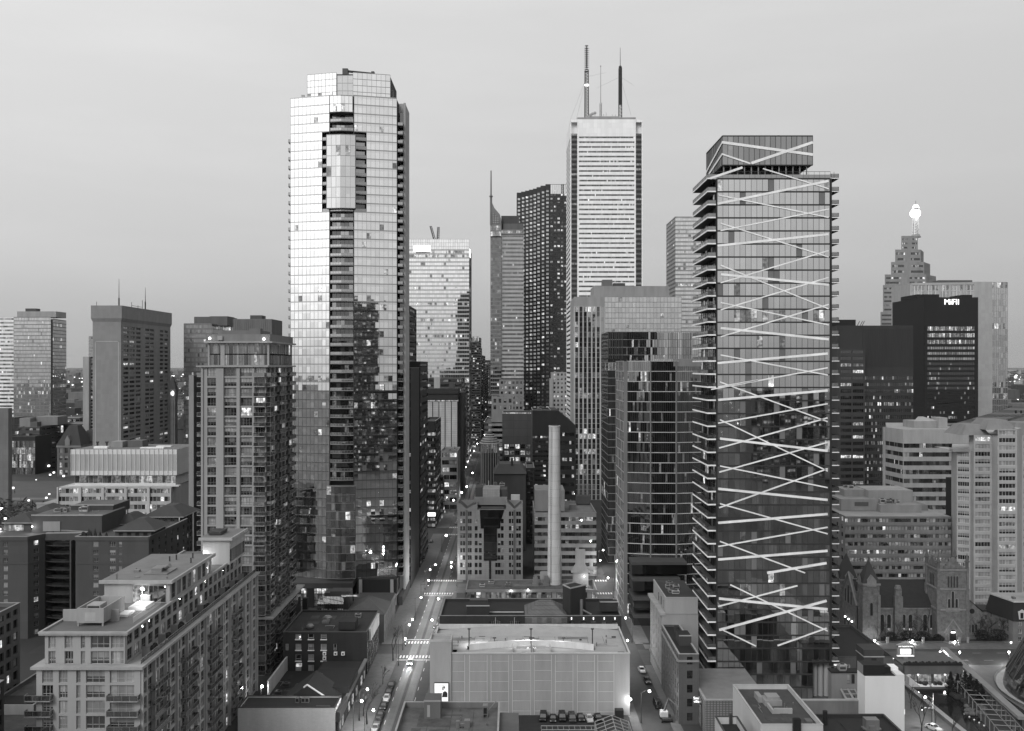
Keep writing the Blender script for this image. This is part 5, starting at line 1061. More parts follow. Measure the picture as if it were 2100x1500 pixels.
S5 = [(250, 10, 820, 220, 0), (240, 36, 450, 0, 0), (240, 105, 820, 55, 1), (240, 228, 820, 125, 0), (250, 210, 820, 482, 0), (245, 360, 820, 200, 0), (250, 310, 820, 375, 1), (245, 488, 820, 330, 0), (250, 455, 820, 570, 0), (245, 677, 820, 470, 0), (240, 576, 820, 635, 1), (250, 655, 820, 815, 0), (240, 757, 820, 710, 1), (240, 882, 820, 780, 0), (250, 855, 700, 1022, 0), (240, 951, 820, 905, 1), (500, 1022, 815, 970, 1), (240, 1200, 660, 1090, 0), (305, 1085, 820, 1330, 0), (245, 1158, 820, 1215, 1), (245, 1325, 815, 1170, 1), (265, 1325, 440, 1410, 0), (555, 1408, 815, 1315, 0)]
for i, (a, d, e, f_, k) in enumerate(S4): strip((1380 + a / 2.678, 240 + d / 2.678), (1380 + e / 2.678, 240 + f_ / 2.678), .64 if k else .35, n=i)
for i, (a, d, e, f_, k) in enumerate(S5): strip((1380 + a / 2.585, 780 + d / 2.585), (1380 + e / 2.585, 780 + f_ / 2.585), .64 if k else .35, n=i)
# crown
xc0, xc1, zc0, zc1 = wx(1482, Y), wx(1667, Y), wz(339, Y), wz(279, Y)
GC = (glass(.02, .06, .26), glass(.02, .05, .22))
F, Ln = frame(xc0, Y + .1, xc1, Y + .1); CURT(1, 17, GC, FU, p=0, rowp=0, blind=.03, mw=.1, sh=.3, tilt=.003, name='crown_glass')(b, None, F, Ln, zc0, zc1)
F, Ln = frame(xc0, Y + 23, xc0, Y + .1); CURT(1, 14, GC, FU, p=0, rowp=0, blind=0, mw=.1, sh=.3, name='crown_glass')(b, None, F, Ln, zc0, zc1)
mb = MB(); mb.box(xc0 + .1, xc1 - .02, Y + .25, Y + 22.9, zc0, zc1 - .1); mb.box(xc0 + 2, xc1 - 2, Y + 5, Y + 22, zt, zc0); b.part('crown_core', mb, CONCD)
for i in range(13):
    c = MB(); x = xc0 + .3 + (xc1 - xc0 - 2) * i / 12; c.box(x, x + .3, Y + .6, Y + .9, zt, zc0); b.part('crown_column', c, FRAME)
yy = Y - .05
for i, (a, d, e, f_, w_) in enumerate(((270, 140, 768, 208, .75), (270, 205, 425, 257, .45), (430, 255, 768, 140, .75))): strip((1380 + a / 2.678, 240 + d / 2.678), (1380 + e / 2.678, 240 + f_ / 2.678), w_, Yp=yy, n=i)
for (za_, zb_) in ((wz(292, Y), wz(292, Y) - 4.0), (wz(316, Y), wz(316, Y) - 2.5)):
    c = MB(); c.face([(xc0 - .15, yy, za_ - .35), (xc0 - .15, yy, za_ + .35), (xc0 - .15, Y + 23, zb_ + .35), (xc0 - .15, Y + 23, zb_ - .35)]); c.face([(xc0 - .15, yy, za_ + .35), (xc0, yy, za_ + .35), (xc0, Y + 23, zb_ + .35), (xc0 - .15, Y + 23, zb_ + .35)]); b.part('diagonal_stripe', c, SW)
c = MB()
for i in range(22): u = xa + (x1 - xa) * i / 21; c.box(u - .03, u + .03, Y + .05, Y + .1, zt, zt + 2)
c.box(xa, x1, Y + .03, Y + .12, zt + 2, zt + 2.1)
for i in range(5): u = Y + 4 * i; c.box(x1 + 1, x1 + 1.08, u, u + .08, zt, zt + 2)
c.box(xa + .1, x1, Y + .06, Y + .07, zt + .1, zt + 1.2, 1); b.part('roof_railing', c, [METALD, glass(.05, .1, .25)])
c = MB(); X = wx(1598, 285); c.tube((X, 285, zc1 - .2), (X, 285, zc1 + 2.2), .09, 4); c.tube((X - 1.6, 285, zc1 + 1.8), (X, 285, zc1 + 2.2), .07, 4); b.part('roof_aerial', c, WHITE)
for px in (1671, 1682.5, 1694):
    c = MB(); c.cone(wx(px, Y + 3), Y + 3, 0, z0 - .6, .75, .75, 14); b.part('column', c, wall(.4))
# patterned podium
PAT = wall(.3, joints=(.8, .45, .12), jc=.35, var=.2)
b = Thing('patterned_podium', 'low podium clad in embossed pale panels at the foot of the crossed-stripe tower', 'building', 62, 263); c = MB(); zp = wz(1437, 250)
c.box(49.6, 66, 250, 276.5, 0, zp, 0, 1); b.part('wall', c, [PAT, CONCM])
c = MB(); F = frame(49.58, 276, 49.58, 250)[0]; c.fbox(F, 4, 22, 0, .12, 0, zp - 1.2); c.fbox(F, 4.6, 21.4, .12, .16, .5, zp - 1.8, 1); b.part('display_window', c, [METALD, glass(.01, .22, .15, cell=(3, 3, 2))])
c = MB(); c.box(49.4, 66.1, 249.8, 250.2, zp + .004, zp + .35); c.box(49.4, 49.9, 250.2, 276.6, zp + .004, zp + .35); b.part('coping', c, CONC)
b = Thing('terrace_court', 'concrete court wall with sunken skylit ramp beside the crossed-stripe tower', 'terrace', 78, 262); c = MB(); c.box(66.1, wx(1774, 250), 249.6, 250.4, 0, zp); b.part('wall', c, wall(.2, var=.35)); c = MB(); c.box(66.1, wx(1774, 250), 249.5, 250.5, zp + .004, zp + .3)
b.part('coping', c, CONC)
c = MB(); c.box(66.2, 96, 250.5, 305, .1, .3); b.part('court_floor', c, wall(.12))
c = MB(); c.face([(wx(1700, 285), 285, 7), (wx(1722, 285), 285, 7), (wx(1765, 254), 254, 8.2), (wx(1735, 254), 254, 8.2)], 1)
for a, d in ((1700, 1735), (1722, 1765), (1711, 1750)): c.tube((wx(a, 285), 285, 7.1), (wx(d, 254), 254, 8.3), .3, 4, 0)
for i in range(9): f = i / 8; c.tube((wx(1700, 285) + f * (wx(1735, 254) - wx(1700, 285)), 285 - 31 * f, 7.1 + 1.2 * f), (wx(1722, 285) + f * (wx(1765, 254) - wx(1722, 285)), 285 - 31 * f, 7.1 + 1.2 * f), .12, 4, 0)
b.part('ramp_skylight', c, [CONC, glass(.01, .05, .2)])

# ================================================================== left: concrete condo tower
b = Thing('condo_tower', 'concrete-piered condo tower with glass balconies, left of the tallest glass tower', 'tower', -86, 318); Y = 300
xa, x1, zt = wx(413, Y), wx(545, Y), 94.5; PIER = wall(.35, var=.12)
mb = MB(); F, Ln = frame(xa, Y, x1, Y)
PUNCH(4, 31, [3.75, 3.75, 3.6, 2.9], 2.55, .25, at=[.186, .45, .697, .915], nx=4, nz=2, lit_p=.07, blind=.5, fm=wall(.22), fw=.09, dep=.5, dark=PATCH)(b, mb, F, Ln, 0, zt)
for u0, u1 in ((.0, .6), (4.62, 6.9), (10.9, 11.9), (15.8, 16.4)): mb.fbox(F, u0, u1, 0, .45, 0, zt - .4)
Fr, Lr = frame(x1, Y, x1, Y + 37); PUNCH(7, 31, 4.2, 2.5, .3, nx=4, nz=2, lit_p=.08, blind=.25, fm=wall(.2), fw=.09, dep=.3, dark=GMID)(b, mb, Fr, Lr, 0, zt)
Fb, Lb = frame(x1, Y + 37, xa, Y + 37); BLANK(b, mb, Fb, Lb, 0, zt); Fl, Ll = frame(xa, Y + 37, xa, Y); BLANK(b, mb, Fl, Ll, 0, zt); mb.face([(xa, Y, zt), (x1, Y, zt), (x1, Y + 37, zt), (xa, Y + 37, zt)])
b.part('wall', mb, PIER); b.windows()
for r in range(31):
    z = r * zt / 31
    balcony(b, F, 16.3, 19.7, z, 1.3, .2); balcony(b, Fr, .2, 7.5, z, 1.5, .2, sm=CONCM); balcony(b, Fr, 12, 22, z, 1.6, .2, sm=CONCM); balcony(b, Fr, 26, 35, z, 1.6, .2, sm=CONCM)
    balcony(b, (xa, Y + 4, 0, -1, -1, 0), 1, 4, z, 1.4, .2)
c = MB(); c.box(xa - 1.4, x1 + .9, Y - .9, Y + 38, zt + .01, zt + .5); b.part('terrace_slab', c, CONC)
c = MB(); F2, L2 = frame(wx(427, 303), 303, wx(552, 303), 303); c.fbox(F2, 0, L2, -.3, 0, zt + .5, zt + .52)
k = VERT((.5, CURT(1, 12, (PATCH, GDARK), FRAME, p=.06, rowp=0, blind=.35, mw=.25, sh=.3, name='penthouse_glass', tilt=0)), (1, CURT(1, 12, (PATCH, GDARK), FRAME, p=.1, rowp=0, blind=.4, mw=.25, sh=.3, name='penthouse_glass', tilt=0))); k(b, c, F2, L2, zt + .5, 102)
F3, L3 = frame(wx(552, 303), 303, wx(552, 303), 334); k(b, c, F3, L3, zt + .5, 102); c.box(F2[0], wx(552, 303) - .1, 303.2, 334, zt + .5, 101.9); b.part('penthouse', c, CONCM)
for u0, u1 in ((0, .5), (3.9, 5.2), (L2 - .5, L2)):
    c = MB(); c.fbox(F2, u0, u1, 0, .3, zt + .5, 102); b.part('penthouse_pier', c, CONC)
c = MB(); c.box(F2[0] - 1, wx(552, 303) + 1.2, 301.8, 335.5, 102, 102.5); b.part('roof_slab', c, CONC)
c = MB(); c.box(F2[0] + .2, wx(552, 303) + .3, 302.6, 334.5, 102.5, 104.7); b.part('crown_parapet', c, wall(.24)); bit(b, 'plant_room', 447, 532, 678, 690, 312, 14, wall(.2)); bit(b, 'plant_room', 512, 534, 674, 690, 311, 3, wall(.18))
for px, yy, zz in ((430, 301.5, 103.4), (541, 301.5, 103.2)):
    c = MB(); c.ball((wx(px, yy), yy, zz), .4, 6, 4); b.part('flood_lamp', c, lit(8, False))
bit(b, 'roof_cabinet', 446, 456, 689, 698, 302, .8, CONC); c = MB(); c.box(x1 + .02, x1 + 2.6, Y - 1.5, Y + 44, 17.2, 17.8); c.box(x1 - 4, x1 + .02, Y - 1.5, Y - .1, 17.2, 17.8); b.part('ledge', c, CONC)
c = MB(); c.box(-69.5, -69.0, 277, 300, 1, 5.5); b.part('lit_lane_wall', c, wall(.5))

# ================================================================== left foreground: long slab condo with lit roof terrace
b = Thing('slab_condo', 'long cream slab condo with a lit roof terrace, near left corner', 'apartment building', -85, 240); CR = wall(.39, var=.1)
xa, x1, Y, zl = -95.6, -74.7, 196, 34.0; mb = MB(); at = [.108, .258, .404, .568, .824]; wd = [2.2, 1.75, .85, 3.8, 4.9]
F, Ln = frame(xa, Y, x1, Y); PUNCH(5, 11, wd, 2.62, .3, at=at, nx=3, nz=2, lit_p=.05, blind=.85, fm=wall(.42), fw=.08, dep=.4, dark=GMID)(b, mb, F, Ln, 0, zl)
Fr, Lr = frame(x1, Y, x1, 285); PUNCH(26, 11, 2.5, 2.5, .35, nx=2, nz=2, lit_p=.07, blind=.15, fm=wall(.26), fw=.12, dep=.35, dark=PATCH, um=.5)(b, mb, Fr, Lr, 0, zl)
for i in range(14): mb.fbox(Fr, i * 6.8 + .2, i * 6.8 + .75, 0, .5, 0, zl - .1)
mb.face([(xa, Y, zl), (x1, Y, zl), (x1, 285, zl), (xa, 285, zl)]); F4, L4 = frame(x1, 285, xa, 285); BLANK(b, mb, F4, L4, 0, zl); F5, L5 = frame(xa, 285, xa, Y); BLANK(b, mb, F5, L5, 0, zl)
b.part('wall', mb, CR)
c = MB(); c.box(xa - .9, x1 + .7, Y - .7, Y + 1.5, zl + .01, zl + .55); c.box(x1 - 1.2, x1 + .7, Y + 1.5, 286, zl + .01, zl + .55); c.box(xa - .9, xa + 1, Y + 1.5, 286, zl + .01, zl + .55); b.part('ledge', c, wall(.38))
c = MB(); xu0, xu1, yu, zu = wx(92, 198), wx(256, 198), 198, 40.4
F, Ln = frame(xu0, yu, xu1, yu); PUNCH(5, 2, [1.5, 1.75, .85, 3.8, 2.6], 2.6, .35, at=[.09, .30, .475, .69, .905], nx=3, nz=2, lit_p=.06, blind=.75, fm=wall(.42), fw=.08, dep=.4, dark=GMID)(b, c, F, Ln, zl + .05, zu)
F6, L6 = frame(xu1, yu, xu1, 284); PUNCH(22, 2, 2.7, 2.4, .5, nx=3, nz=2, lit_p=.14, blind=.1, fm=wall(.2), fw=.1, dep=.3)(b, c, F6, L6, zl + .05, zu); F7, L7 = frame(xu0, 284, xu0, yu); BLANK(b, c, F7, L7, zl, zu); b.part('upper_wall', c, CR)
b.windows()
c = MB(); c.box(xu0 - .9, xu1 + .8, yu - .8, 285, zu, zu + .3, 0, 1); 
for q in ((xu0 - 1, xu1 + .9, yu - .9, yu - .3), (xu1 + .4, xu1 + .9, yu - .3, 285), (xu0 - 1, xu0 - .5, yu - .3, 285)): c.box(*q, zu + .302, zu + .7)
b.part('roof_slab', c, [wall(.38), wall(.16, streak=False)])
FRl = frame(x1, Y, x1, 285)[0]
for r in range(1, 10):
    z = r * zl / 11
    if r < 10: balcony(b, frame(xa, Y, x1, Y)[0], 14.6, 20.9, z, 1.5, .18); balcony(b, frame(xa, Y, x1, Y)[0], -1.8, 3.4, z, 1.4, .18)
    for u in (5, 24, 43, 62): balcony(b, FRl, u, u + 9, z, 1.25, .18, sm=CONCM)
# penthouses, plant and terrace furniture
def penth(x0, x1_, y0, y1, z0, z1, lit_front=False):
    c = MB(); F, Ln = frame(x0, y0, x1_, y0); BLANK(b, c, F, Ln, z0, z1); F, Ln = frame(x1_, y0, x1_, y1); PUNCH(8, 1, 2.6, 3.4, .6, nx=4, nz=2, lit_p=.3, blind=.1, fm=wall(.2), fw=.1)(b, c, F, Ln, z0, z1); F, Ln = frame(x0, y1, x0, y0); BLANK(b, c, F, Ln, z0, z1); F, Ln = frame(x1_, y1, x0, y1); BLANK(b, c, F, Ln, z0, z1); b.part('penthouse', c, wall(.4)); b.windows()
    c = MB(); c.box(x0 - .9, x1_ + .9, y0 - .9, y1 + .6, z1, z1 + .55, 0, 1); c.box(x0 - .9, x1_ + .9, y0 - .9, y0 - .5, z1 + .55, z1 + .75); c.box(x1_ + .5, x1_ + .9, y0 - .5, y1 + .6, z1 + .55, z1 + .75); b.part('penthouse_roof', c, [wall(.4), wall(.22, streak=False)])
penth(wx(214, 223), wx(348, 223), 223, 254, zu + .3, wz(1196, 223))
c = MB(); F = frame(wx(214, 223), 222.9, wx(348, 223), 222.9)[0]
for i, (u, w_, m_) in enumerate(((6.6, 2.0, 1), (8.8, 1.2, 1), (10.3, .9, 0), (11.3, .9, 0), (12.4, 1.6, 0))): c.fquad(F, u, u + w_, zu + .6, zu + 4.2, .03, m_); c.fbox(F, u - .06, u, 0, .1, zu + .5, zu + 4.3, 2)
b.part('terrace_door', c, [GBLK, LIT2, FRAME])
zz = wz(1197, 225) + .6; roofing(b, -92, -79, 224, 252, zz - .02, 12, .2, .26)
for x, y, w_, d_, h in ((-90, 232, 1.2, 1.2, 1), (-87.5, 226, 1, 1, .6)): bx = MB(); bx.box(x, x + w_, y, y + d_, zz, zz + h); b.part('roof_vent', bx, METAL)
c = MB(); c.box(-86.5, -81, 229, 236, zz, zz + .8); c.box(-85.5, -83, 231, 235, zz + .8, zz + 1.6); c.tube((-83, 233, zz + 1.2), (-81.4, 232, zz + 2.2), .5, 8); b.part('rooftop_unit', c, METAL)
for x, y in ((-86, 245), (-85, 247), (-80, 243), (-81.5, 249), (-91, 224.5)):
    c = MB(); c.tube((x, y, zz), (x, y, zz + 1.8), .18, 6); b.part('vent_pipe', c, METALD if y > 240 else METAL)
c = MB(); x0, x1_, y0, y1, z0, z1 = -90.6, -85, 203, 214, wz(1278, 203), wz(1248, 203)
for q in ((x0, x1_, y0, y0 + .3), (x0, x1_, y1 - .3, y1), (x0, x0 + .3, y0 + .3, y1 - .3), (x1_ - .3, x1_, y0 + .3, y1 - .3)): c.box(*q, z0, z1)
c.box(x0 + .3, x1_ - .3, y0 + .3, y1 - .3, z0, z0 + .3); c.box(x0 + 1.8, x0 + 4.6, y0 + .6, y0 + 4, z0 + .3, z1 + .5); c.box(x0 + 2, x0 + 4.4, y0 + .55, y0 + .6, z0 + 1.3, z1 + .3, 1)
for i in range(7): c.box(x0 + 1.7, x0 + 3.9, y0 - .04, y0, z0 + .5 + i * .25, z0 + .62 + i * .25, 2)
for px in ((x0 + .1, y0 + .1), (x1_ - .4, y0 + .1), (x0 + .1, y1 - .4), (x1_ - .4, y1 - .4)): c.box(px[0], px[0] + .3, px[1], px[1] + .3, zu + .3, z0)
b.part('cooling_screen', c, [wall(.36), BLACK, wall(.5)])
c = MB(); c.box(wx(129, 207), wx(244, 207), 207, 207.4, zu + .3, zu + 2.8); b.part('screen_wall', c, wall(.36))
penth(wx(416, 266), wx(474, 266) - .4, 266, 281, zu + .3, wz(1108, 266)); c = MB(); c.box(wx(432, 272), wx(458, 272), 270, 276, wz(1108, 266) + .76, wz(1100, 266) + .5); b.part('vent_box', c, METALD)
c = MB(); c.box(-85, -81.2, 216, 221.5, zu + .302, zu + 1.1); c.box(-87, -83, 210.6, 214.6, zu + .302, zu + .8); c.box(-84.6, -82.5, 222, 222.8, zu + .302, zu + 2.2); b.part('terrace_planter', c, WHITE)
c = MB()
for i in range(30): y = 206 + i * .55 * 1; c.box(xu1 - 1.4, xu1 - 1.36, y, y + .04, zu + .3, zu + 1.4)
c.box(xu1 - 1.42, xu1 - 1.34, 206, 222.5, zu + 1.4, zu + 1.46); b.part('railing', c, wall(.6))
c = MB(); xq = x1 - .3
for i in range(60): y = 197 + i * 1.45; c.box(xq, xq + .05, y, y + .05, zl + .55, zl + 1.6)
c.box(xq - .02, xq + .06, 197, 285, zl + 1.6, zl + 1.68); c.box(xq + .01, xq + .03, 197, 285, zl + .65, zl + 1.55, 1); b.part('railing', c, [FRAME, glass(.03, .08, .2)])
for i in range(9):
    c = MB(); y = 204 + i * 9 + b.rng.uniform(-1, 1); c.box(-77.4, -75.8, y, y + .12, zl + .05, zl + 2.2); b.part('terrace_divider', c, wall(.25))
    c = MB(); y += 2.2
    for j in range(5): c.ball((-76.3 + b.rng.uniform(-.3, .3), y + j * .6, zl + .8 + b.rng.uniform(0, .5)), b.rng.uniform(.4, .7), 6, 4)
    b.part('terrace_shrub', c, wall(.02))
def lamp(parent, name, loc, energy, size=.3, em=8, ball=.25, color=1):
    c = MB(); c.ball(loc, ball, 8, 5); parent.part(name, c, lit(em, False))
    l = bpy.data.lights.new('bulb', 'POINT'); l.energy = energy; l.shadow_soft_size = size
    o = bpy.data.objects.new('bulb', l); COL.objects.link(o); o.parent = parent.o; o.location = Vector(loc) - parent.org + Vector((0, -.05, -.35)); return o
lamp(b, 'terrace_lamp', (-84.5, 222.3, zu + 3.7), 500); lamp(b, 'terrace_lamp', (-82, 214.8, zu + 2.6), 220, ball=.15); lamp(b, 'terrace_lamp', (-84, 264.5, zu + 3.2), 700); lamp(b, 'terrace_lamp', (-77.7, 270, zu + 3.2), 300, ball=.15)

# dark frame block and low roofs at the far left edge
b = block('frame_block', 'dark-windowed frame building cut off by the left edge, lower left', 'apartment building', -141, -116, 204, 26, 39, wall(.15), front=BLANK, side=PUNCH(8, 13, 1.9, 2.0, .6, nx=2, lit_p=.06, blind=.1, fm=FRAMED, fw=.1, dep=.4), roofm=ROOFD)
b = block('frame_block', 'dark near building corner with window grid at the bottom left edge', 'apartment building', -120, -100, 176, 16, 33, wall(.05), front=BLANK, side=PUNCH(6, 11, 2, 2, .6, nx=2, lit_p=.1, blind=.1, fm=FRAMED, fw=.1))
b = block('low_roof_block', 'low flat roof littered with ducts between two condos, lower left', 'building', -116, -96.5, 186, 76, 20, wall(.16), front=BLANK, side=BLANK, roofm=wall(.11, streak=False, var=.5, sc=.4), n_units=4)
for x, y, dx, dy in ((-113, 236, 9, 1), (-112, 241, 13, 1.2), (-110, 226, 10, .8), (-108, 250, 9, .8)):
    c = MB(); c.box(x, x + dx, y, y + dy, 19.3, 20.1); b.part('duct', c, wall(.3))
c = MB(); c.box(-114, -104, 212, 218, 19, 21.2); c.box(-113.5, -104.5, 212.5, 217.5, 21.2, 21.4, 1); b.part('skylight_pit', c, [wall(.34), BLACK])

# brown brick condo complex
b = Thing('brick_condo', 'brown brick condo complex with hipped roofs and dark curved balcony recess, left', 'apartment building', -153, 358); BC = wall(.095, joints=(4, 2.95, .05), jc=.85, var=.15)
Y = 339; zt = wz(1102, Y); NR = 12; mb = MB(); xa, x1 = wx(155, Y), wx(305, Y)
F, Ln = frame(xa, Y, x1, Y); PUNCH(3, NR, [1.9, 2.1, 1.2], 1.75, .8, at=[.275, .505, .61], nx=3, nz=2, lit_p=.04, blind=.55, fm=wall(.3), fw=.1, top=1.3)(b, mb, F, Ln, 0, zt)
Fr, Lr = frame(x1, Y, x1, Y + 40); PUNCH(6, NR, 1.8, 1.75, .8, nx=2, nz=2, lit_p=.08, blind=.2, fm=wall(.15), fw=.1, top=1.3)(b, mb, Fr, Lr, 0, zt)
xb, xc = wx(-70, Y), wx(57, Y); F, Ln = frame(xb, Y, xc, Y); PUNCH(2, NR, 1.6, 1.75, .8, at=[.3, .64], nx=3, nz=2, lit_p=.03, blind=.6, fm=wall(.3), fw=.1, top=1.3)(b, mb, F, Ln, 0, zt)
F, Ln = frame(xc, Y, xc + 3, Y + 6); PUNCH(1, NR, 1.9, 1.75, .8, nx=3, nz=2, lit_p=.15, blind=.2, fm=wall(.25), fw=.1, top=1.3)(b, mb, F, Ln, 0, zt)
xd = xc + 3; yr = Y + 10; F, Ln = frame(xd, yr + 4, xa, yr); PUNCH(3, NR, [1.6, 3.4, 1.4], 2.0, .5, at=[.25, .68, .92], nx=4, nz=2, lit_p=.12, blind=.25, fm=wall(.2), fw=.1, top=1.3, dark=GBLK)(b, mb, F, Ln, 0, zt)
mb.face([(xd, Y + 6, 0), (xd, yr + 4, 0), (xd, yr + 4, zt), (xd, Y + 6, zt)]); mb.face([(xa, yr, 0), (xa, Y, 0), (xa, Y, zt), (xa, yr, zt)])
mb.face([(xb, Y, zt - .8), (xc, Y, zt - .8), (xd, Y + 6, zt - .8), (xd, yr + 4, zt - .8), (xa, yr, zt - .8), (xa, Y, zt - .8), (x1, Y, zt - .8), (x1, Y + 40, zt - .8), (xb, Y + 40, zt - .8)])
pe = [(xb, Y), (xc, Y), (xd, Y + 6), (xd, yr + 4), (xa, yr), (xa, Y), (x1, Y), (x1, Y + 40)]
b.part('wall', mb, BC); b.windows()
c = MB()
for k in range(7):
    if k == 2: continue
    F, Ln = frame(*pe[k], *pe[k + 1]); c.fbox(F, 0, Ln, -.3, .25, zt - 1.2, zt + .1, 0); c.fbox(F, 0, Ln, -.35, .3, zt + .1, zt + .32, 1); c.fbox(F, 0, Ln, 0, .12, zt - 9.4, zt - 8.9, 0)
b.part('cornice', c, [BC, wall(.3)])
c = MB(); F, Ln = frame(xd, Y + 6.2, xa, Y + 7.5); c.fbox(F, 0, Ln, -2, .2, zt - 2.2, zt + .1); c.fbox(F, 0, Ln, -2, .25, zt + .1, zt + .3, 1); b.part('cornice', c, [BC, wall(.3)])
for r in range(NR):
    z = r * (zt - 1.3) / NR; c = MB(); pts = [(xd, Y + 7), (xd + 3, Y + 5.4), (xd + 7, Y + 5.2), (xa - 4.6, Y + 5.4), (xa - 4.6, yr + 2), (xd, yr + 3.5)]
    c.prism(pts, z, z + .22, 0)
    for i in range(3): F, Ln = frame(*pts[i], *pts[i + 1]); c.fbox(F, 0, Ln, -.05, 0, z + .22, z + 1.15, 1)
    b.part('balcony', c, [wall(.09), glass(.004, .02, .06)])
c = MB(); c.box(xa - 4.4, xa - 3.9, Y + 5.2, yr, 0, zt - 2.2); c.box(xa - .5, xa - .02, Y + 4, yr, 0, zt - 2.2); b.part('recess_pier', c, BC)
bit(b, 'plant_room', 65, 209, 1058, 1101, 352, 22, BC, ROOFM); bit(b, 'plant_room', 145, 232, 1037, 1056, 366, 16, wall(.075), ROOFM); bit(b, 'roof_door', 88, 123, 1070, 1090, 351.7, .3, wall(.3)); bit(b, 'coping', 64, 210, 1056, 1058.5, 351.8, .4, wall(.35)); bit(b, 'coping', 144, 233, 1035, 1037.5, 365.8, .4, wall(.35))
roofing(b, wx(75, 354), wx(200, 354), 354, 364, wz(1058, 352) + .01, 10, .1, .15); units(b, wx(95, 356), wx(200, 356), 355, 364, wz(1058, 352), 6)
def hiproof(pa, pd, pt, pbt, y0, y1, ix=3): c = hip(wx(pa, y0), wx(pd, y0), y0, y1, wz(pbt, y0), wz(pt, y0), ix, min(ix, (y1 - y0) / 2 - .2)); b.part('hip_roof', c, wall(.065)); c = MB(); c.box(wx(pa, y0) - .1, wx(pd, y0) + .1, y0 - .1, y1 + .1, wz(pbt, y0) - .35, wz(pbt, y0) - .02); b.part('eaves', c, wall(.34))
hiproof(233, 318, 1069, 1088, 340, 356, 6); mb = MB(); xh0, xh1 = wx(236, 341), wx(310, 341); F, Ln = frame(xh0, 341, xh1, 341)
mb.box(xh0, xh1, 341.6, 355, zt - .8, wz(1089, 341)); PUNCH(4, 1, 1.5, 1.7, .4, nx=1, lit_p=0, blind=0, dark=BLACK, fm=BC)(b, mb, F, Ln, zt - .8, wz(1089, 341)); F, Ln = frame(xh1, 341, xh1, 355); PUNCH(4, 1, 1.5, 1.7, .4, nx=1, lit_p=.1, blind=0, dark=BLACK, fm=BC)(b, mb, F, Ln, zt - .8, wz(1089, 341)); b.part('arcade_storey', mb, BC); b.windows()
hiproof(4, 66, 1057, 1072, 356, 372, 5); bit(b, 'terrace_house', 8, 64, 1072, 1098, 357, 10, wall(.1)); bit(b, 'lit_glazing', 18, 48, 1077, 1090, 356.8, .2, LIT2); hiproof(48, 112, 1040, 1056, 382, 400, 6); hiproof(228, 280, 1058, 1075, 368, 384, 4); hiproof(292, 376, 1042, 1060, 378, 398, 6)
mb = MB(); xq0, xq1 = wx(300, 379), wx(364, 379); F, Ln = frame(xq0, 379, xq1, 379); PUNCH(4, 13, 1.6, 1.9, .8, nx=2, lit_p=.05, blind=.1, fm=wall(.15))(b, mb, F, Ln, 0, wz(1061, 379)); F, Ln = frame(xq1, 379, xq1, 397); PUNCH(5, 13, 1.6, 1.9, .8, nx=2, lit_p=.08, blind=.1, fm=wall(.15))(b, mb, F, Ln, 0, wz(1061, 379)); b.part('rear_wing', mb, BC); b.windows()
for px in (176, 182, 186, 195, 205, 218):
    c = MB(); x = wx(px, 340.5); h = b.rng.uniform(1.6, 3.4)
    if px > 180:
        c.cone(x, 340.6, zt, zt + h, .7, 0, 7)
    else:
        for j in range(6): c.ball((x + b.rng.uniform(-1.2, 1.2), 340.8, zt + b.rng.uniform(.3, 1.2)), .8, 6, 4)
    b.part('terrace_shrub', c, wall(.012))
lamp(b, 'wall_lamp', (wx(67, 351), 350.6, wz(1080, 351)), 350, em=10); lamp(b, 'wall_lamp', (wx(2, 356), 355.5, wz(1085, 356)), 350, em=10)
# pale low office with lit storey
b = Thing('lit_floor_office', 'pale mid-rise office with finned blank top and one bright lit storey, left', 'building', -190, 500); Y = 480
z1, z2, z3 = wz(922, Y), wz(975, Y), wz(997, Y); xa, x1 = wx(145, Y), wx(363, Y); mb = MB(); PL_ = wall(.6, var=.1)
F, Ln = frame(xa, Y, x1, Y); mb.fquad(F, 0, Ln, z2, z1)
for i in range(24): mb.fbox(F, max(0, Ln * i / 23 - .12), min(Ln, Ln * i / 23 + .12), 0, .35, z2, z1)
Fr, Lr = frame(x1, Y, x1, Y + 34); RIB(1, 8, .25, p=.2)(b, mb, Fr, Lr, z2, z1); mb.box(xa + .1, x1 - .1, Y + .2, Y + 34, z2 - .1, z1 - .3); mb.box(xa + 1, x1 - 1.5, Y + 2.4, Y + 33, z3, z2)
b.part('wall', mb, PL_)
c = MB()
for i in range(23): u = Ln * i / 23; c.fquad(F, u + .14, u + Ln / 23 - .14, z2 + 2.2, z1 - 2.4, .03)
b.part('spandrel_panel', c, wall(.42)); c = MB(); F, Ln = frame(xa + 1, Y + 2.3, x1 - 1.4, Y + 2.3)
for i in range(22): c.fquad(F, Ln * i / 22 + .1, Ln * (i + 1) / 22 - .1, z3 + 1.2, z2 - .6, .02, b.rng.choice((0, 1, 1, 2)))
b.part('lit_storey', c, [PATCH, LIT1, LIT2]); c = MB(); c.box(xa - 1, x1 + 1, Y - .6, Y + 3, z3 - .2, z3 + .3); b.part('ledge', c, PL_)
mb = MB(); xl, xr = wx(118, 478), wx(352, 478); F, Ln = frame(xl, 478, xr, 478); RIB(9, 30, .58, g=(GMID, GDARK), p=.3, rowp=.3, mw=.25, mm=CONC, dep=.5, name='window_band')(b, mb, F, Ln, 0, z3 - .3)
for i in range(6): mb.fbox(F, max(0, Ln * i / 5 - .7), min(Ln, Ln * i / 5 + .7), 0, .9, 0, z3 - .25)
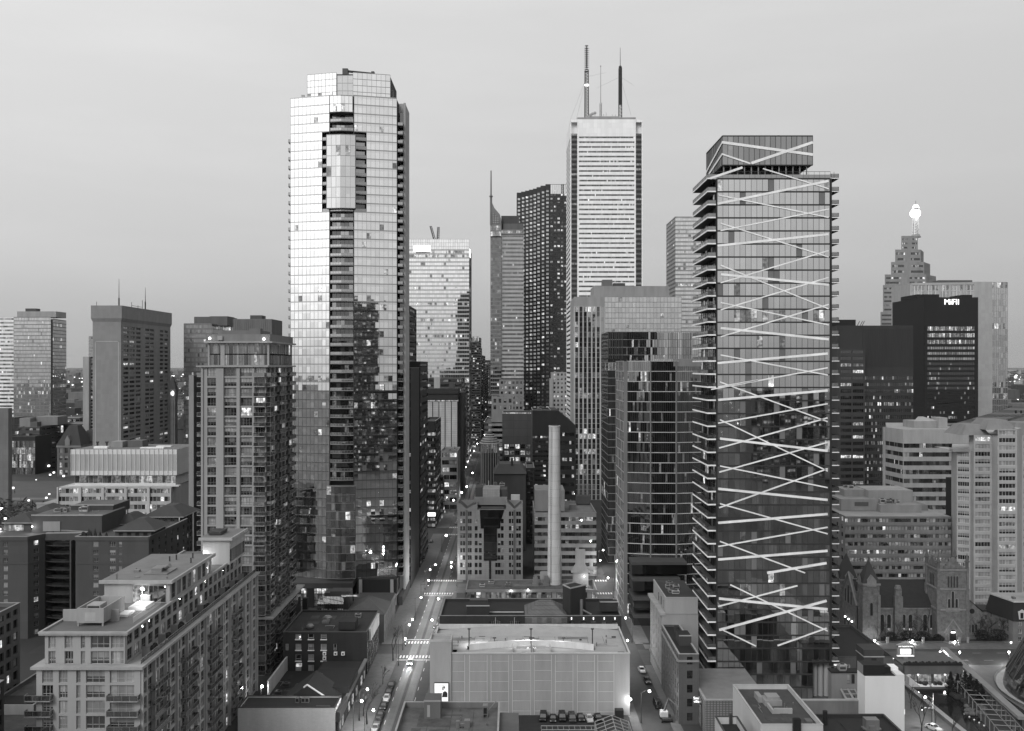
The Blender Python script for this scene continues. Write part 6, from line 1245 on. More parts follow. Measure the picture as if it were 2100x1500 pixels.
mb.box(xl + .3, xr, 478.6, 512, 0, z3 - .35); Fr, Lr = frame(xr + .02, 478, xr + .02, 516); RIB(9, 12, .4, p=.1, g=(GDARK, GMID))(b, mb, Fr, Lr, 0, z3 - .3); mb.box(xr + .1, wx(410, 515), 514, 545, 0, z1 - 6); b.part('lower_wall', mb, wall(.45))
c = MB(); c.box(xa + .3, x1 - .3, Y + .5, Y + 33.5, z1 - .35, z1 - .1); b.part('roof', c, wall(.2, streak=False)); bit(b, 'plant_room', 228, 251, 906, 921, 492, 8, wall(.3)); bit(b, 'plant_room', 262, 292, 904, 921, 494, 8, wall(.14)); bit(b, 'roof_hatch', 192, 220, 916, 921, 486, 3, WHITE); bit(b, 'roof_hatch', 287, 335, 918, 922, 486, 3, WHITE); bit(b, 'roof_hatch', 320, 350, 915, 918, 496, 3, WHITE)
for px in (200, 219):
    c = MB(); c.cone(wx(px, 495), 495, z1 - .3, z1 + 2.2, .5, .5, 8); c.cone(wx(px, 495), 495, z1 + 2.2, z1 + 2.7, .9, .9, 8); b.part('roof_vent', c, METALD)
c = MB(); xq = wx(75, 500); c.box(xq, xl - .2, 500, 530, 0, wz(1035, 500)); c.box(xq - .3, xl - .2, 499.7, 500.3, wz(1035, 500) + .01, wz(1031, 500)); b.part('low_wing', c, ROOFL)

# ================================================================== left street blocks, near
b = block('party_wall_block', 'low building with blank pale painted wall and dark flat roof, bottom left of the street', 'building', -70.3, -45.3, 250, 9, wz(1452, 250), wall(.5, joints=(.7, .24, .02), jc=.9, var=.15), front=BLANK, side=PUNCH(2, 2, 1.6, 1.6, .9, lit_p=.2), roofm=ROOFD, par=.35, cop=METALD)
for px, py in ((610, 1441), (622, 1441), (630, 1441)):
    c = MB(); x = wx(px, 255); c.box(x - .5, x + .5, 254.6, 255.6, 6.9, 8.2, 0); c.box(x - .35, x + .35, 254.55, 254.6, 7.2, 8, 1); b.part('rooftop_unit', c, [METAL, BLACK])
c = MB(); c.box(-50.5, -46.8, 250.3, 251.6, 6.9, 7.4); c.face([(-50.5, 250.2, 7.0), (-47, 250.2, 7.0), (-47, 250.2, 7.5), (-50.5, 250.2, 7.5)]); b.part('roof_hatch', c, METALD)
b = Thing('gable_warehouse', 'dark warehouse with stepped black roofs and pale-edged gable, left of the street', 'building', -57, 280); mb = MB()
mb.box(-71, -45.2, 259.3, 268, 0, 4.6); mb.box(-70, -56, 268, 299, 0, 1.4); mb.box(-55.9, -44.9, 268, 284, 0, 6.6); mb.box(-58, -44.9, 284, 299.6, 0, 4.2); b.part('wall', mb, wall(.02))
c = MB(); g = [(-62, 259.5, 4.6), (-46.5, 259.5, 4.6), (-54.5, 259.5, 10)]; c.face(g); gb = [(x, 272, z) for x, y, z in g]; c.face([g[2], g[1], gb[1], gb[2]]); c.face([g[0], g[2], gb[2], gb[0]]); b.part('gable_roof', c, ROOFD)
c = MB(); c.tube((-55.4, 259.4, 9.4), (-54.5, 259.4, 10.1), .22, 5); c.tube((-54.5, 259.4, 10.1), (-48.3, 259.4, 6), .25, 5); b.part('gable_coping', c, WHITE)
Fs, Ls = frame(-44.9, 250, -44.9, 300); mb = MB(); F, Ln = frame(-44.88, 262, -44.88, 299.6); PUNCH(11, 2, 1.7, 1.6, .4, nx=1, nz=2, lit_p=.08, blind=.35, fm=wall(.3), fw=.12)(b, mb, F, Ln, 0, 4.4); b.part('street_front', mb, BRICK); b.windows()
c = MB(); c.box(-45.4, -44.4, 262, 299.6, 4.45, 5); b.part('cornice', c, wall(.22)); c = MB(); c.box(-57.5, -46, 284.5, 299, 4.25, 4.35); b.part('roof', c, ROOFD)
units(b, -69, -57, 270, 298, 1.4, 5, mat=wall(.12)); units(b, -55, -46, 269, 282, 6.6, 1, mat=wall(.12)); roofing(b, -69, -57, 270, 297, 1.42, 10, .03, .07)
bit(b, 'skylight', 607, 618, 1362, 1368, 292, 1, LIT2)
c = MB(); c.box(-45.1, -44.2, 250, 262, 3.6, 6.2); c.box(-45.3, -44.6, 250, 262, 0, 3.5, 1); b.part('shop_canopy', c, [METALD, BLACK])
for y in (252, 256, 266, 272, 279, 288, 294):
    c = MB(); c.box(-44.7, -44.5, y, y + 2.2, .5, 2.8); b.part('shop_window', c, b.rng.choice((LIT2, LIT1, LIT3)))
b = block('brick_block', 'dark brick corner block with pale-silled windows and cluttered flat roof', 'building', -70.5, -44.6, 300, 27, wz(1297, 300), BRICKD, front=PUNCH(5, 4, [.9, 1.75, 1.75, 1.75, .9], 2.0, .9, at=[.05, .185, .335, .485, .62], nx=1, nz=2, lit_p=0, blind=.5, fm=wall(.4), fw=.14, skip=lambda r, k: (r == 3 and k in (0, 4)) or (r in (0, 1) and k in (0, 3, 4))), side=PUNCH(8, 4, 1.9, 2.3, .5, nx=2, nz=2, lit_p=.12, blind=.3, fm=wall(.35), fw=.14), roofm=ROOFD, par=.5, n_units=2, cop=CONCD)
for u in (4.8, 8.7, 12.6):
    for r in (1, 2, 3): 
        c = MB(); x = -70.5 + u; z = .62 + 3.32 * r; c.box(x - 1, x + 1, 299.7, 300, z, z + .25); b.part('sill', c, WHITE)
for x, z in ((-57.6, 6), (-57.6, 4.6), (-54.2, 6), (-51.9, 6)):
    c = MB(); c.box(x - .5, x + .5, 299.3, 299.98, z, z + 1); c.cone(x, 299.25, z + .5, z + .5, 0, 0) if False else c.box(x - .25, x + .25, 299.25, 299.3, z + .25, z + .75, 1); b.part('wall_unit', c, [WHITE, METALD])
roofing(b, -69, -46, 301.5, 325, wz(1297, 300) - .49, 14, .05, .09)
bit(b, 'stair_head', 694, 728, 1276, 1292, 303, 6, BRICKD, ROOFD); bit(b, 'skylight', 660, 674, 1275, 1280, 312, 2.5, wall(.2))
c = MB(); c.ball((wx(636, 306), 306, wz(1285, 306)), 1.3, 8, 5, sz=.7); c.ball((wx(672, 318), 318, wz(1268, 318)), 1.6, 8, 5, sz=.6); b.part('roof_dome', c, METAL)
c = MB(); c.box(-44.5, -43.8, 303, 322, 9.5, 13.2); b.part('fascia_sign', c, wall(.45))
b = Thing('restaurant_block', 'low corner restaurant with lit glass roof and hipped roof beside it', 'restaurant', -58, 350); mb = MB()
mb.box(-67.5, -57, 338, 358, 0, 8.5); mb.box(-56.9, -43.8, 334, 366, 0, 9.8); b.part('wall', mb, wall(.07)); Fq, Lq = frame(-43.78, 334, -43.78, 366); mb = MB(); PUNCH(7, 2, 1.8, 2.4, 1, lit_p=.2, fm=wall(.3))(b, mb, Fq, Lq, 0, 9.6); b.part('street_front', mb, wall(.14)); b.windows()
c = hip(-57.2, -43.4, 333.6, 352, 9.82, 13.6, 6.5, 7); b.part('hip_roof', c, wall(.10)); 
c = MB(); F, Ln = frame(-67.5, 337.9, -58.5, 337.9); c.fbox(F, 0, Ln, -5, 0, 8.5, 9.0, 0)
for i in range(14): c.fbox(F, Ln * i / 13 - .1, Ln * i / 13 + .1, -.2, 0, 9, 12.4, 0)
for i in range(13): c.fquad(F, Ln * i / 13 + .1, Ln * (i + 1) / 13 - .1, 9, 10.6, -.6, b.rng.choice((1, 1, 2, 3)))
c.face([(-67.5, 337.7, 12.4), (-58.5, 337.7, 12.4), (-58.5, 342, 14), (-67.5, 342, 14)], 4); b.part('glass_roof', c, [METALD, GBLK, LIT2, LIT1, glass(.02, .25, .3, cell=(1.3, 50, 50))])
c = MB(); c.box(-66, -57.2, 343, 350, 8.5, 15); c.box(-64, -57, 343.2, 349, 15, 15.5); b.part('plant_room', c, wall(.09)); bit(b, 'lit_strip', 700, 738, 1221, 1224, 336, .3, LIT2)
b = Thing('alley_block', 'small black rooftop hut and chimney between the condo wing and brick block', 'building', -73, 335); c = MB(); c.box(-84, -74.5, 332, 344, 0, wz(1248, 332)); c.box(wx(620, 334), wx(630, 334), 334, 336, 0, wz(1228, 334)); b.part('wall', c, BLACK); c = MB(); c.box(wx(612, 331), wx(616, 331), 330.5, 331.9, wz(1238, 331), wz(1224, 331)); b.part('vent', c, METALD)

# ================================================================== centre: gabled office, chimney, flat roofs, gallery
b = Thing('gabled_office', 'stone-clad office with twin gabled wings and dark T-shaped glass centre', 'building', wx(1005, 432), 448); Y = 432
xa, x1, zt = wx(938, Y), wx(1072, Y), wz(1046, Y); GO = wall(.27, joints=(2.2, .9, .06), jc=.7, var=.1); mb = MB(); F, Ln = frame(xa, Y, x1, Y)
def pu(px): return (wx(px, Y) - xa) / Ln
cols = [946, 951.6, 960, 965, 976.5, 985, 1018, 1023.5, 1030, 1046, 1052, 1061, 1066]
def skp(r, k):
    if r >= 8 and 4 <= k <= 8: return True
    if r >= 6 and k in (5, 6, 7): return True
    return r >= 3 and k == 6
PUNCH(13, 9, [1.0] * 4 + [1.25, 1.25, 1.0, 1.2, 1.2] + [1.0] * 4, 2.0, .9, at=[pu(p) for p in cols], nx=1, nz=1, lit_p=.05, blind=.04, fm=FRAMED, fw=.06, dep=.35, dark=GBLK, skip=skp, bot=1.5)(b, mb, F, Ln, 0, zt - .4)
mb.fquad(F, 0, Ln, zt - .4, zt); mb.box(xa, x1, Y + .5, Y + 32, 0, zt - .05); b.part('wall', mb, GO); b.windows()
c = MB(); pt = [(984, 1046), (1034, 1046), (1026, 1072), (1026, 1084), (1019, 1084), (1019, 1150), (1007, 1150), (1007, 1190), (1003, 1190), (1003, 1150), (992, 1150), (992, 1084), (986, 1084)]
P3 = [(wx(p, Y), wz(q, Y)) for p, q in pt]
f = [(x, Y - .28, z) for x, z in P3]; k = [(x, Y + .1, z) for x, z in P3]; c.face(f[::-1])
for i in range(len(f)): c.face([f[i], f[(i + 1) % len(f)], k[(i + 1) % len(f)], k[i]], 1)
F_ = (wx(984, Y), Y - .3, 1, 0, 0, -1)
for i in range(1, 9): z = zt - i * 3.6; c.fbox(F_, 1.8, 8.5 if z > wz(1084, Y) else 7.2, 0, .03, z, z + .12, 2) if z > wz(1150, Y) else None
b.part('glass_centre', c, [GBLK, BLACK, wall(.03)])
c = MB()
for pa, pm, pd in ((938, 957, 979), (1038, 1055, 1072)):
    A, M_, D_ = (wx(pa, Y), wz(1029, Y)), (wx(pm, Y), wz(1045, Y)), (wx(pd, Y), wz(1032, Y))
    c.face([(A[0], Y - .1, zt), (M_[0], Y - .1, zt), (M_[0], Y - .1, M_[1] + .2), (A[0], Y - .1, A[1])]); c.face([(M_[0], Y - .1, zt), (D_[0], Y - .1, zt), (D_[0], Y - .1, D_[1]), (M_[0], Y - .1, M_[1] + .2)])
    c.box(A[0], A[0] + .5, Y - .05, Y + 9, zt, A[1]); c.box(D_[0] - .5, D_[0], Y - .05, Y + 9, zt, D_[1])
    c.face([(A[0] + .5, Y - .05, A[1]), (M_[0], Y - .05, M_[1] + .2), (M_[0], Y + 9, M_[1] + .2), (A[0] + .5, Y + 9, A[1])], 1); c.face([(M_[0], Y - .05, M_[1] + .2), (D_[0] - .5, Y - .05, D_[1]), (D_[0] - .5, Y + 9, D_[1]), (M_[0], Y + 9, M_[1] + .2)], 1)
b.part('gable', c, [GO, wall(.1)])
for pm in (957, 1055):
    c = MB(); F_ = (wx(pm, Y), Y, 1, 0, 0, -1); c.fbox(F_, -.45, .45, 0, .1, 0, zt, 0); c.fbox(F_, -.55, -.45, 0, .2, 0, zt, 1); c.fbox(F_, .45, .55, 0, .2, 0, zt, 1); b.part('centre_fin', c, [CONCD, GO])
bit(b, 'roof_tower', 990, 1025, 1003, 1022, 440, 14, wall(.33, joints=(2.2, .9, .06), jc=.75)); bit(b, 'roof_tower', 972, 1040, 1022, 1036, 437, 20, wall(.25)); bit(b, 'roof_tower', 975, 990, 1000, 1022, 442, 10, wall(.07)); bit(b, 'roof_tower', 1025, 1040, 1004, 1022, 442, 10, wall(.07)); bit(b, 'roof_deck', 986, 1034, 1041, 1046, 434, 3, wall(.1))
units(b, wx(975, 446), wx(1040, 446), 445, 460, wz(1003, 442), 5); bit(b, 'gable_box', 1048, 1066, 1016, 1026, 438, 3, wall(.45)); c = MB(); c.tube((wx(1002, 445), 445, wz(1003, 445)), (wx(1002, 445), 445, wz(986, 445)), .25, 5); b.part('flagpole', c, CONC)
b = Thing('chimney_stack', 'tall round white concrete chimney stack rising from the flat roof', 'chimney', wx(1137, 402), 402, 5); X = wx(1137, 402); c = MB(); c.cone(X, 402, 5, wz(876, 402), 2.95, 2.25, 28); c.cone(X, 402, wz(876, 402), wz(873, 402), 2.4, 2.4, 28); b.part('shaft', c, wall(.52, var=.2, sc=.4, joints=(60, 3.4, .09), jc=.74), smooth=False); c = MB()
for s_ in (-.25, .25): c.tube((X - 1.6 + s_, 399.3, 6), (X - 1.2 + s_, 399.95, wz(876, 402)), .05, 4)
for i in range(80): z = 6.5 + i * .8; f = (z - 6) / 63; c.tube((X - 1.85 + .4 * f, 399.3 + .65 * f, z), (X - 1.35 + .4 * f, 399.3 + .65 * f, z), .03, 3)
b.part('ladder', c, METALD)
c = MB(); c.cone(X, 402, wz(873, 402), wz(872.4, 402), 1.8, 1.8, 20); b.part('flue', c, BLACK)
b = bp('banded_block', 'banded office with dark ribbon windows and flat roofs, behind the chimney stack', 'building', 1096, 1223, 1052, 440, 38, wall(.26), front=RIB(8, 18, .5, g=(GDARK, GMID), p=.09, rowp=.05, blind=.05, top=1.2), roofm=wall(.2, streak=False))
bit(b, 'plant_room', 1097, 1158, 1006, 1049, 444, 20, wall(.24)); bit(b, 'plant_room', 1182, 1211, 1018, 1035, 470, 6, wall(.08)); bit(b, 'roof_unit', 1168, 1182, 1036, 1046, 455, 3, METAL)
c = MB()
for i in range(9): x = wx(1184 + 3 * i, 472); c.tube((x, 472, wz(1018, 472)), (x, 472, wz(992, 472)), .12, 4)
for pz in (995, 1003, 1011): c.tube((wx(1184, 472), 472, wz(pz, 472)), (wx(1208, 472), 472, wz(pz, 472)), .1, 4)
b.part('roof_frame', c, METAL)
b = block('flat_plant_block', 'long low flat-roofed plant building with lit window strip and ducts', 'building', -18.5, 34, 390, 19, 5.2, wall(.22), front=RIB(1, 26, .62, g=(PATCH, PATCH), p=.4, rowp=0, blind=.4, mw=.2), roofm=wall(.13, streak=False, var=.4), par=.3)
for x0, x1_, y0, h0, h1, rr in ((8.6, 10.6, 398, 4.9, 9, 0), (13, 15, 398, 4.9, 9, 0)):
    c = MB(); c.box(x0 - .3, x1_ + .3, y0, y0 + 2.4, h0, h0 + 1); c.box(x0, x1_, y0 + .2, y0 + 2, h0 + 1, h1 - .8); c.box(x0 + .2, x1_ - .2, y0 + .4, y0 + 1.8, h1 - .8, h1); b.part('duct_box', c, METAL)
c = MB(); c.prism([(11.6, 403.8), (12.4, 402.4), (19, 401), (20.5, 402.8), (19.5, 404.6), (12.5, 405.2)], 6.6, 9.6); c.box(12, 13, 403, 404.5, 4.9, 6.6); b.part('flue_duct', c, wall(.32))
c = MB(); c.box(25, 31.2, 398.5, 402, 4.9, 10.4); c.face([(24.2, 398, 10.4), (32, 398, 10.4), (30, 399.6, 13.4), (26, 399.6, 13.4)]); c.face([(32, 398, 10.4), (32, 402.4, 10.4), (30, 401.2, 13.4), (30, 399.6, 13.4)]); c.face([(24.2, 402.4, 10.4), (24.2, 398, 10.4), (26, 399.6, 13.4), (26, 401.2, 13.4)]); c.box(26, 30, 399.6, 401.2, 13.4, 19.5); b.part('hooded_vent', c, wall(.36))
roofing(b, -17, 32, 392, 407, 4.91, 16, .11, .18); units(b, -14, 6, 394, 405, 4.9, 5, 1.2); units(b, 20, 32, 393, 398, 4.9, 3, 1.2); c = MB(); c.tube((33, 391, 5), (22, 396, 5.4), .3, 6); c.tube((33, 391, 5), (33.5, 405, 5.4), .3, 6); b.part('roof_pipe', c, METAL)
lamp(b, 'wall_lamp', (wx(1048, 389), 389.3, wz(1212, 389)), 250, em=10); lamp(b, 'wall_lamp', (wx(1083, 389), 389.3, wz(1210, 389)), 250, em=10); lamp(b, 'roof_lamp', (wx(1198, 397), 397, wz(1182, 397)), 250, em=10)
b = Thing('low_annex', 'small grey flat annex at the left end of the plant building', 'building', -20.5, 400); c = MB(); c.box(-22.3, -18.7, 392, 408, 0, 3.6); b.part('wall', c, ROOFM)
# dark-roofed gallery wing with glass pyramid
b = block('dark_roof_gallery', 'dark brick gallery with black flat roof, pale coping and glazed pyramid', 'building', -22, 33.2, 296, 22, 19, BRICKD, front=BLANK, roofm=wall(.014, streak=False), par=.8, cop=wall(.25))
for px in (1016, 1055):
    c = MB(); x = wx(px, 296); F_ = (x, 296, 1, 0, 0, -1); c.face([c.fp(F_, u, .06, z) for u, z in [(-1.8, 15.8), (1.8, 15.8), (1.8, 17)] + [(1.8 * math.cos(t * math.pi / 8), 17 + .8 * math.sin(t * math.pi / 8)) for t in range(1, 8)] + [(-1.8, 17)]]); c.fbox(F_, -.1, .1, .06, .3, 15.8, 18.6, 1)
    for u in (-1.2, -.6, .6, 1.2): c.fbox(F_, u - .03, u + .03, .06, .1, 15.8, 17.5, 1)
    b.part('arched_window', c, [GMID, CONC])
for px in (1172, 1197, 1217, 1239, 1261):
    c = MB(); x = wx(px, 296); c.box(x - .7, x + .7, 295.9, 296, 14.8, 17.4, 0); b.part('window', c, PATCH); c = MB(); c.box(x - .17, x + .17, 295.7, 296, 17.9, 18.6); b.part('wall_lamp', c, lit(1.5, False))
c = MB(); xq0, xq1 = wx(1076, 300), wx(1162, 300); c.face([(xq0, 295.6, 18.6), (xq1, 295.6, 18.6), (xq1 - 4.6, 304, 21.8), (xq0 + 4.6, 304, 21.8)]); c.face([(xq1, 295.6, 18.6), (xq1, 311, 18.6), (xq1 - 4.6, 305, 21.8), (xq1 - 4.6, 304, 21.8)]); c.face([(xq0, 311, 18.6), (xq0, 295.6, 18.6), (xq0 + 4.6, 304, 21.8), (xq0 + 4.6, 305, 21.8)]); c.face([(xq0 + 4.6, 304, 21.8), (xq1 - 4.6, 304, 21.8), (xq1 - 4.6, 305, 21.8), (xq0 + 4.6, 305, 21.8)])
c.box(xq0, xq1, 295.5, 296, 14, 18.55, 1); b.part('glass_pyramid', c, [wall(.17, joints=(1.6, .8, .08), jc=.6), glass(.08, .2, .2)])
bit(b, 'plant_box', 957, 1003, 1244, 1262, 299, 5, BRICKD, BLACK); bit(b, 'coping', 956, 1004, 1242, 1244, 298.8, .3, CONC); bit(b, 'roof_plant', 963, 1000, 1231, 1238, 312, 3, METALD)
c = MB(); cx, cy_ = wx(1178, 303), 303; P4 = [(cx - 1.5, cy_ - 4), (cx + 3.6, cy_ + .6), (cx + .6, cy_ + 5), (cx - 3.6, cy_ + 1)]; c.prism(P4, 18, 26.5, 0, 1); 
for i in range(4): F_, Ln = frame(*P4[i], *P4[(i + 1) % 4]); c.fbox(F_, 0, Ln, -.3, .1, 26.5, 26.8, 2)
b.part('stair_box', c, [BRICKD, BLACK, CONC]); c = MB(); c.tube((cx + 2, cy_ - 3, 18), (cx + 2, cy_ - 3, 23), .5, 7); c.tube((cx + 2, cy_ - 3, 20), (cx + 5, cy_ - 3, 18.4), .3, 6); b.part('duct_pipe', c, METAL)
bit(b, 'plant_box', 1231, 1267, 1236, 1254, 301, 4, BRICKD, BLACK); bit(b, 'coping', 1230, 1268, 1234, 1236, 300.8, .3, CONC); c = MB(); c.tube((wx(1004, 302), 302, 18.6), (wx(1074, 302), 302, 18.6), .25, 6); b.part('roof_pipe', c, METAL)
# white panelled gallery
b = Thing('panelled_gallery', 'big windowless pale panelled hall with floodlit flat roof, bottom centre', 'hall', 5, 278); Y = 265; xa, x1, zt = wx(926, Y), 32, wz(1341, Y); PW = wall(.35, var=.16, sc=.35)
mb = MB(); F, Ln = frame(xa, Y, x1, Y); mb.fquad(F, 0, Ln, 0, zt); F, Ln = frame(x1, Y, x1, 292); mb.fquad(F, 0, Ln, 0, zt); F, Ln = frame(x1, 292, -22.2, 292); mb.fquad(F, 0, Ln, 0, zt); F, Ln = frame(-22.2, 292, -22.2, Y); mb.fquad(F, 0, Ln, 0, zt); b.part('wall', mb, PW)
b.rng.seed(5); F, Ln = frame(xa, Y, x1, Y); pj = [(957, 1292)]; c = MB()
for i, px in enumerate((953, 963, 999, 1007, 1043, 1051, 1088, 1096, 1131, 1139, 1175, 1184, 1219, 1226, 1259)): u = wx(px, Y) - xa; c.fbox(F, u - .07, u + .07, 0, .05, 0, zt - .3)
sp_ = [(926, 953), (963, 999), (1007, 1043), (1051, 1088), (1096, 1131), (1139, 1175), (1184, 1219), (1226, 1259)]
for i, (a, d) in enumerate(sp_):
    for k in range(6): z = zt - 2.1 - k * 2.75 + (.25 if i in (3, 4) else 0); c.fbox(F, wx(a, Y) - xa + .07, wx(d, Y) - xa - .07, 0, .04, z, z + .09)
b.part('panel_joint', c, wall(.5))
c = MB(); c.box(-22.3, xa - .02, Y - .4, Y + 6, 0, wz(1316, Y)); b.part('stair_tower', c, PW); c = MB(); q = (-22.3, xa - .02, Y - .4, Y + 6); z = wz(1316, Y)
for r in ((q[0] - .1, q[1] + .1, q[2] - .1, q[2] + .3), (q[0] - .1, q[1] + .1, q[3] - .3, q[3]), (q[0] - .1, q[0] + .3, q[2] + .3, q[3] - .3), (q[1] - .3, q[1] + .1, q[2] + .3, q[3] - .3)): c.box(*r, z, z + .6)
b.part('tower_coping', c, wall(.42))
c = MB(); n = 16; zr = zt - .8
for i in range(n):
    xa_, xb_ = -22 + 53.8 * i / n, -22 + 53.8 * (i + 1) / n; h = lambda x: zr + 1.3 * (1 - ((x - 4.9) / 26.9) ** 2)
    c.face([(xa_, Y + 6.5 if xa_ < xa else Y + .3, zr), (xb_, Y + 6.5 if xa_ < xa else Y + .3, zr), (xb_, 285, zr + .02), (xa_, 285, zr + .02)]); c.face([(xa_, 285, zr + .02), (xb_, 285, zr + .02), (xb_, 291.5, h(xb_)), (xa_, 291.5, h(xa_))])
b.part('roof', c, wall(.40, streak=False, var=.12, sc=.25))
c = MB(); c.box(xa, x1 + .1, Y - .15, Y + .3, zt + .01, zt + .3); c.box(x1 - .35, x1 + .1, Y + .3, 292, zt + .01, zt + .3); c.box(-22.4, -21.9, Y + 6, 292, zt + .01, zt + .3); c.box(-21.9, x1 - .35, 291.6, 292.1, zt - .5, zt + .9); b.part('coping', c, wall(.5))
roofing(b, -20, 31, 274.5, 284.5, zr + .03, 18, .34, .24)
for i in range(14):
    c = MB(); x, y = b.rng.uniform(-20, 30), b.rng.choice((b.rng.uniform(280, 284.5), b.rng.uniform(266.5, 268)) if i % 3 else (b.rng.uniform(281, 284.5),)); c.box(x, x + b.rng.uniform(.5, 2.6), y, y + .35, zr + .03, zr + .1 + .3 * (i % 2)); b.part('roof_drain', c, METALD)
# lens-shaped light well on the roof
c = MB(); n = 20; yb0 = 268.2
for i in range(n):
    f0, f1 = i / n, (i + 1) / n; X0, X1 = wx(962, 270) + f0 * (wx(1218, 270) - wx(962, 270)), wx(962, 270) + f1 * (wx(1218, 270) - wx(962, 270)); d = lambda f: 3.6 + 3.8 * (1 - (2 * f - 1) ** 2); y0, y1 = yb0 + d(f0) - 3.6, yb0 + d(f1) - 3.6
    c.face([(X0, y0 + 2.4, zr), (X1, y1 + 2.4, zr), (X1, y1 + 2.4, zr + 1.7), (X0, y0 + 2.4, zr + 1.7)]); c.face([(X0, y0 + 2.4, zr + 1.7), (X1, y1 + 2.4, zr + 1.7), (X1, y1 + 2.9, zr + 1.7), (X0, y0 + 2.9, zr + 1.7)]); c.face([(X1, y1 + 2.9, zr), (X0, y0 + 2.9, zr), (X0, y0 + 2.9, zr + 1.7), (X1, y1 + 2.9, zr + 1.7)])
b.part('curved_upstand', c, wall(.6)); 
for xs in ((wx(1052, 268), wx(1088, 268)), (wx(1092, 268), wx(1128, 268))):
    c = MB(); c.box(xs[0], xs[1], 266.6, 271.8, zr, zr + .4); c.box(xs[0] + 1, xs[1] - 1, 271.5, 271.8, zr + .4, zr + 1.0); c.box(xs[0] - .2, xs[0], 266.2, 271.8, zr, zr + 1.6); c.box(xs[1], xs[1] + .2, 266.2, 271.8, zr, zr + 1.6); b.part('light_well', c, wall(.45))
for px, py in ((962, 1322), (1089, 1312), (1215, 1318)):
    c = MB(); Yp = 272; x = wx(px, Yp); c.tube((x, Yp, zr), (x, Yp, zr + 5.6), .17, 6); c.box(x - .4, x + .4, Yp - .15, Yp + .15, zr + 5.5, zr + 5.8); c.box(x - .5, x + .5, Yp - .4, Yp + .4, zr, zr + .8); b.part('flood_mast', c, [METALD])
for px in (1014, 1156):
    c = MB(); Yp = 277; x = wx(px, Yp); c.tube((x, Yp, zr), (x, Yp, zr + 1.8), .1, 5); c.box(x - .5, x + .5, Yp - .15, Yp + .15, zr + 1.6, zr + 1.9); b.part('flood_lamp', c, METALD)
for x, e in ((-10, 1500), (4, 2600), (14, 900)):
    l = bpy.data.lights.new('flood', 'SPOT'); l.energy = e * 2.2; l.spot_size = R(120); l.spot_blend = 1; l.shadow_soft_size = .3; o = bpy.data.objects.new('flood', l); COL.objects.link(o); o.parent = b.o; o.location = Vector((x, 276, zr + 5.5)) - b.org
lamp(b, 'wall_lamp', (x1 + .1, Y - .9, 4.6), 900, em=12, ball=.35); lamp(b, 'wall_lamp', (xa + 1.5, Y - 1.2, 1.0), 260, em=8, ball=.2)
c = MB(); c.box(wx(1262, 262), wx(1279, 262), 262, 264, 0, 2.3); b.part('bin_store', c, BLACK)
# billboard on the stair tower
b = Thing('billboard', 'backlit white billboard with figure holding arms, on the gallery stair tower', 'billboard', wx(905, 263.6), 264, 0); x0, x1_ = wx(891, 264), wx(919, 264); z1 = wz(1402, 264); z0 = wz(1440, 264)
c = MB(); c.box(x0 - .12, x1_ + .12, 264.1, 264.58, z0 - .12, z1 + .12, 0); c.box(x0, x1_, 264.06, 264.1, z0, z1, 1); b.part('panel', c, [BLACK, lit(1.15, False)])
def fig(pts, m, nm, d):
    c = MB(); c.face([(x0 + (x1_ - x0) * u, 264.05 - d, z0 + (z1 - z0) * v) for u, v in pts]); b.part(nm, c, m)
fig([(.55, .25), (.95, .25), (.95, .45), (.88, .55), (.76, .58), (.62, .52)], wall(.03), 'printed_coat', .0); fig([(.62 + .08 * math.cos(t), .72 + .11 * math.sin(t)) for t in [i * .6283 for i in range(10)]], wall(.5), 'printed_face', .004); fig([(.6, .8), (.72, .86), (.79, .78), (.76, .66), (.72, .76)], wall(.04), 'printed_hair', .008); fig([(.2, .42), (.34, .5), (.4, .44), (.55, .5), (.56, .42), (.36, .34)], wall(.35), 'printed_arm', .004)
text(b, 'HOLDEN', .42, ((x0 + x1_) / 2, 264.03, z1 - .75), 0, wall(.45), .004)
# near flat roof with parapet, hut and ducts
b = block('near_flat_roof', 'near flat roof with pale parapet, brick hut and ducts at the bottom centre', 'building', -26.5, -3, 200, 40, 12.2, wall(.2), roofm=wall(.14, streak=False, var=.5, sc=.22), par=1.3, cop=CONC)
roofing(b, -25, -4, 205, 238, 10.92, 16, .10, .14)
c = MB(); x0, x1_ = wx(870, 232), wx(903, 232); c.box(x0, x1_, 232, 237, 10.9, 15.4, 0, 1); c.box(x0 - .1, x1_ + .1, 231.9, 232.1, 15, 15.4, 2); c.box(x0 + .7, x0 + 1.4, 231.9, 232, 11.4, 14.2, 2); b.part('stair_hut', c, [wall(.17), ROOFM, CONC])
c = MB(); x = wx(995, 233); c.box(x - .6, x + .6, 233, 235, 11.6, 13.6, 0); c.box(x - .4, x + .4, 232.95, 233, 11.8, 13.2, 1); c.box(x - .6, x - .4, 232.6, 235, 10.9, 11.6); c.box(x + .4, x + .6, 232.6, 235, 10.9, 11.6); c.tube((x + .6, 234.5, 12), (wx(1017, 238), 238, 13), .12, 5); b.part('rooftop_unit', c, [METAL, BLACK])
c = MB(); x = wx(952, 226); c.box(x, x + 1.3, 226, 227.6, 10.9, 12.6); c.box(x - 1.9, x - 1.1, 226, 227, 10.9, 12.5); c.box(x - 1.1, x, 226.3, 226.9, 11.2, 11.8); c.tube((x - 1.4, 226, 11), (x - 1, 216, 11), .1, 5); b.part('rooftop_unit', c, METAL)
b = Thing('parking_kiosk', 'low pale-edged shed roof beside the near flat roof at the bottom', 'shed', -1, 221); c = MB(); c.box(-2.9, 1.6, 214, 236, 0, 11.0, 0, 1); b.part('wall', c, [CONC, ROOFM])
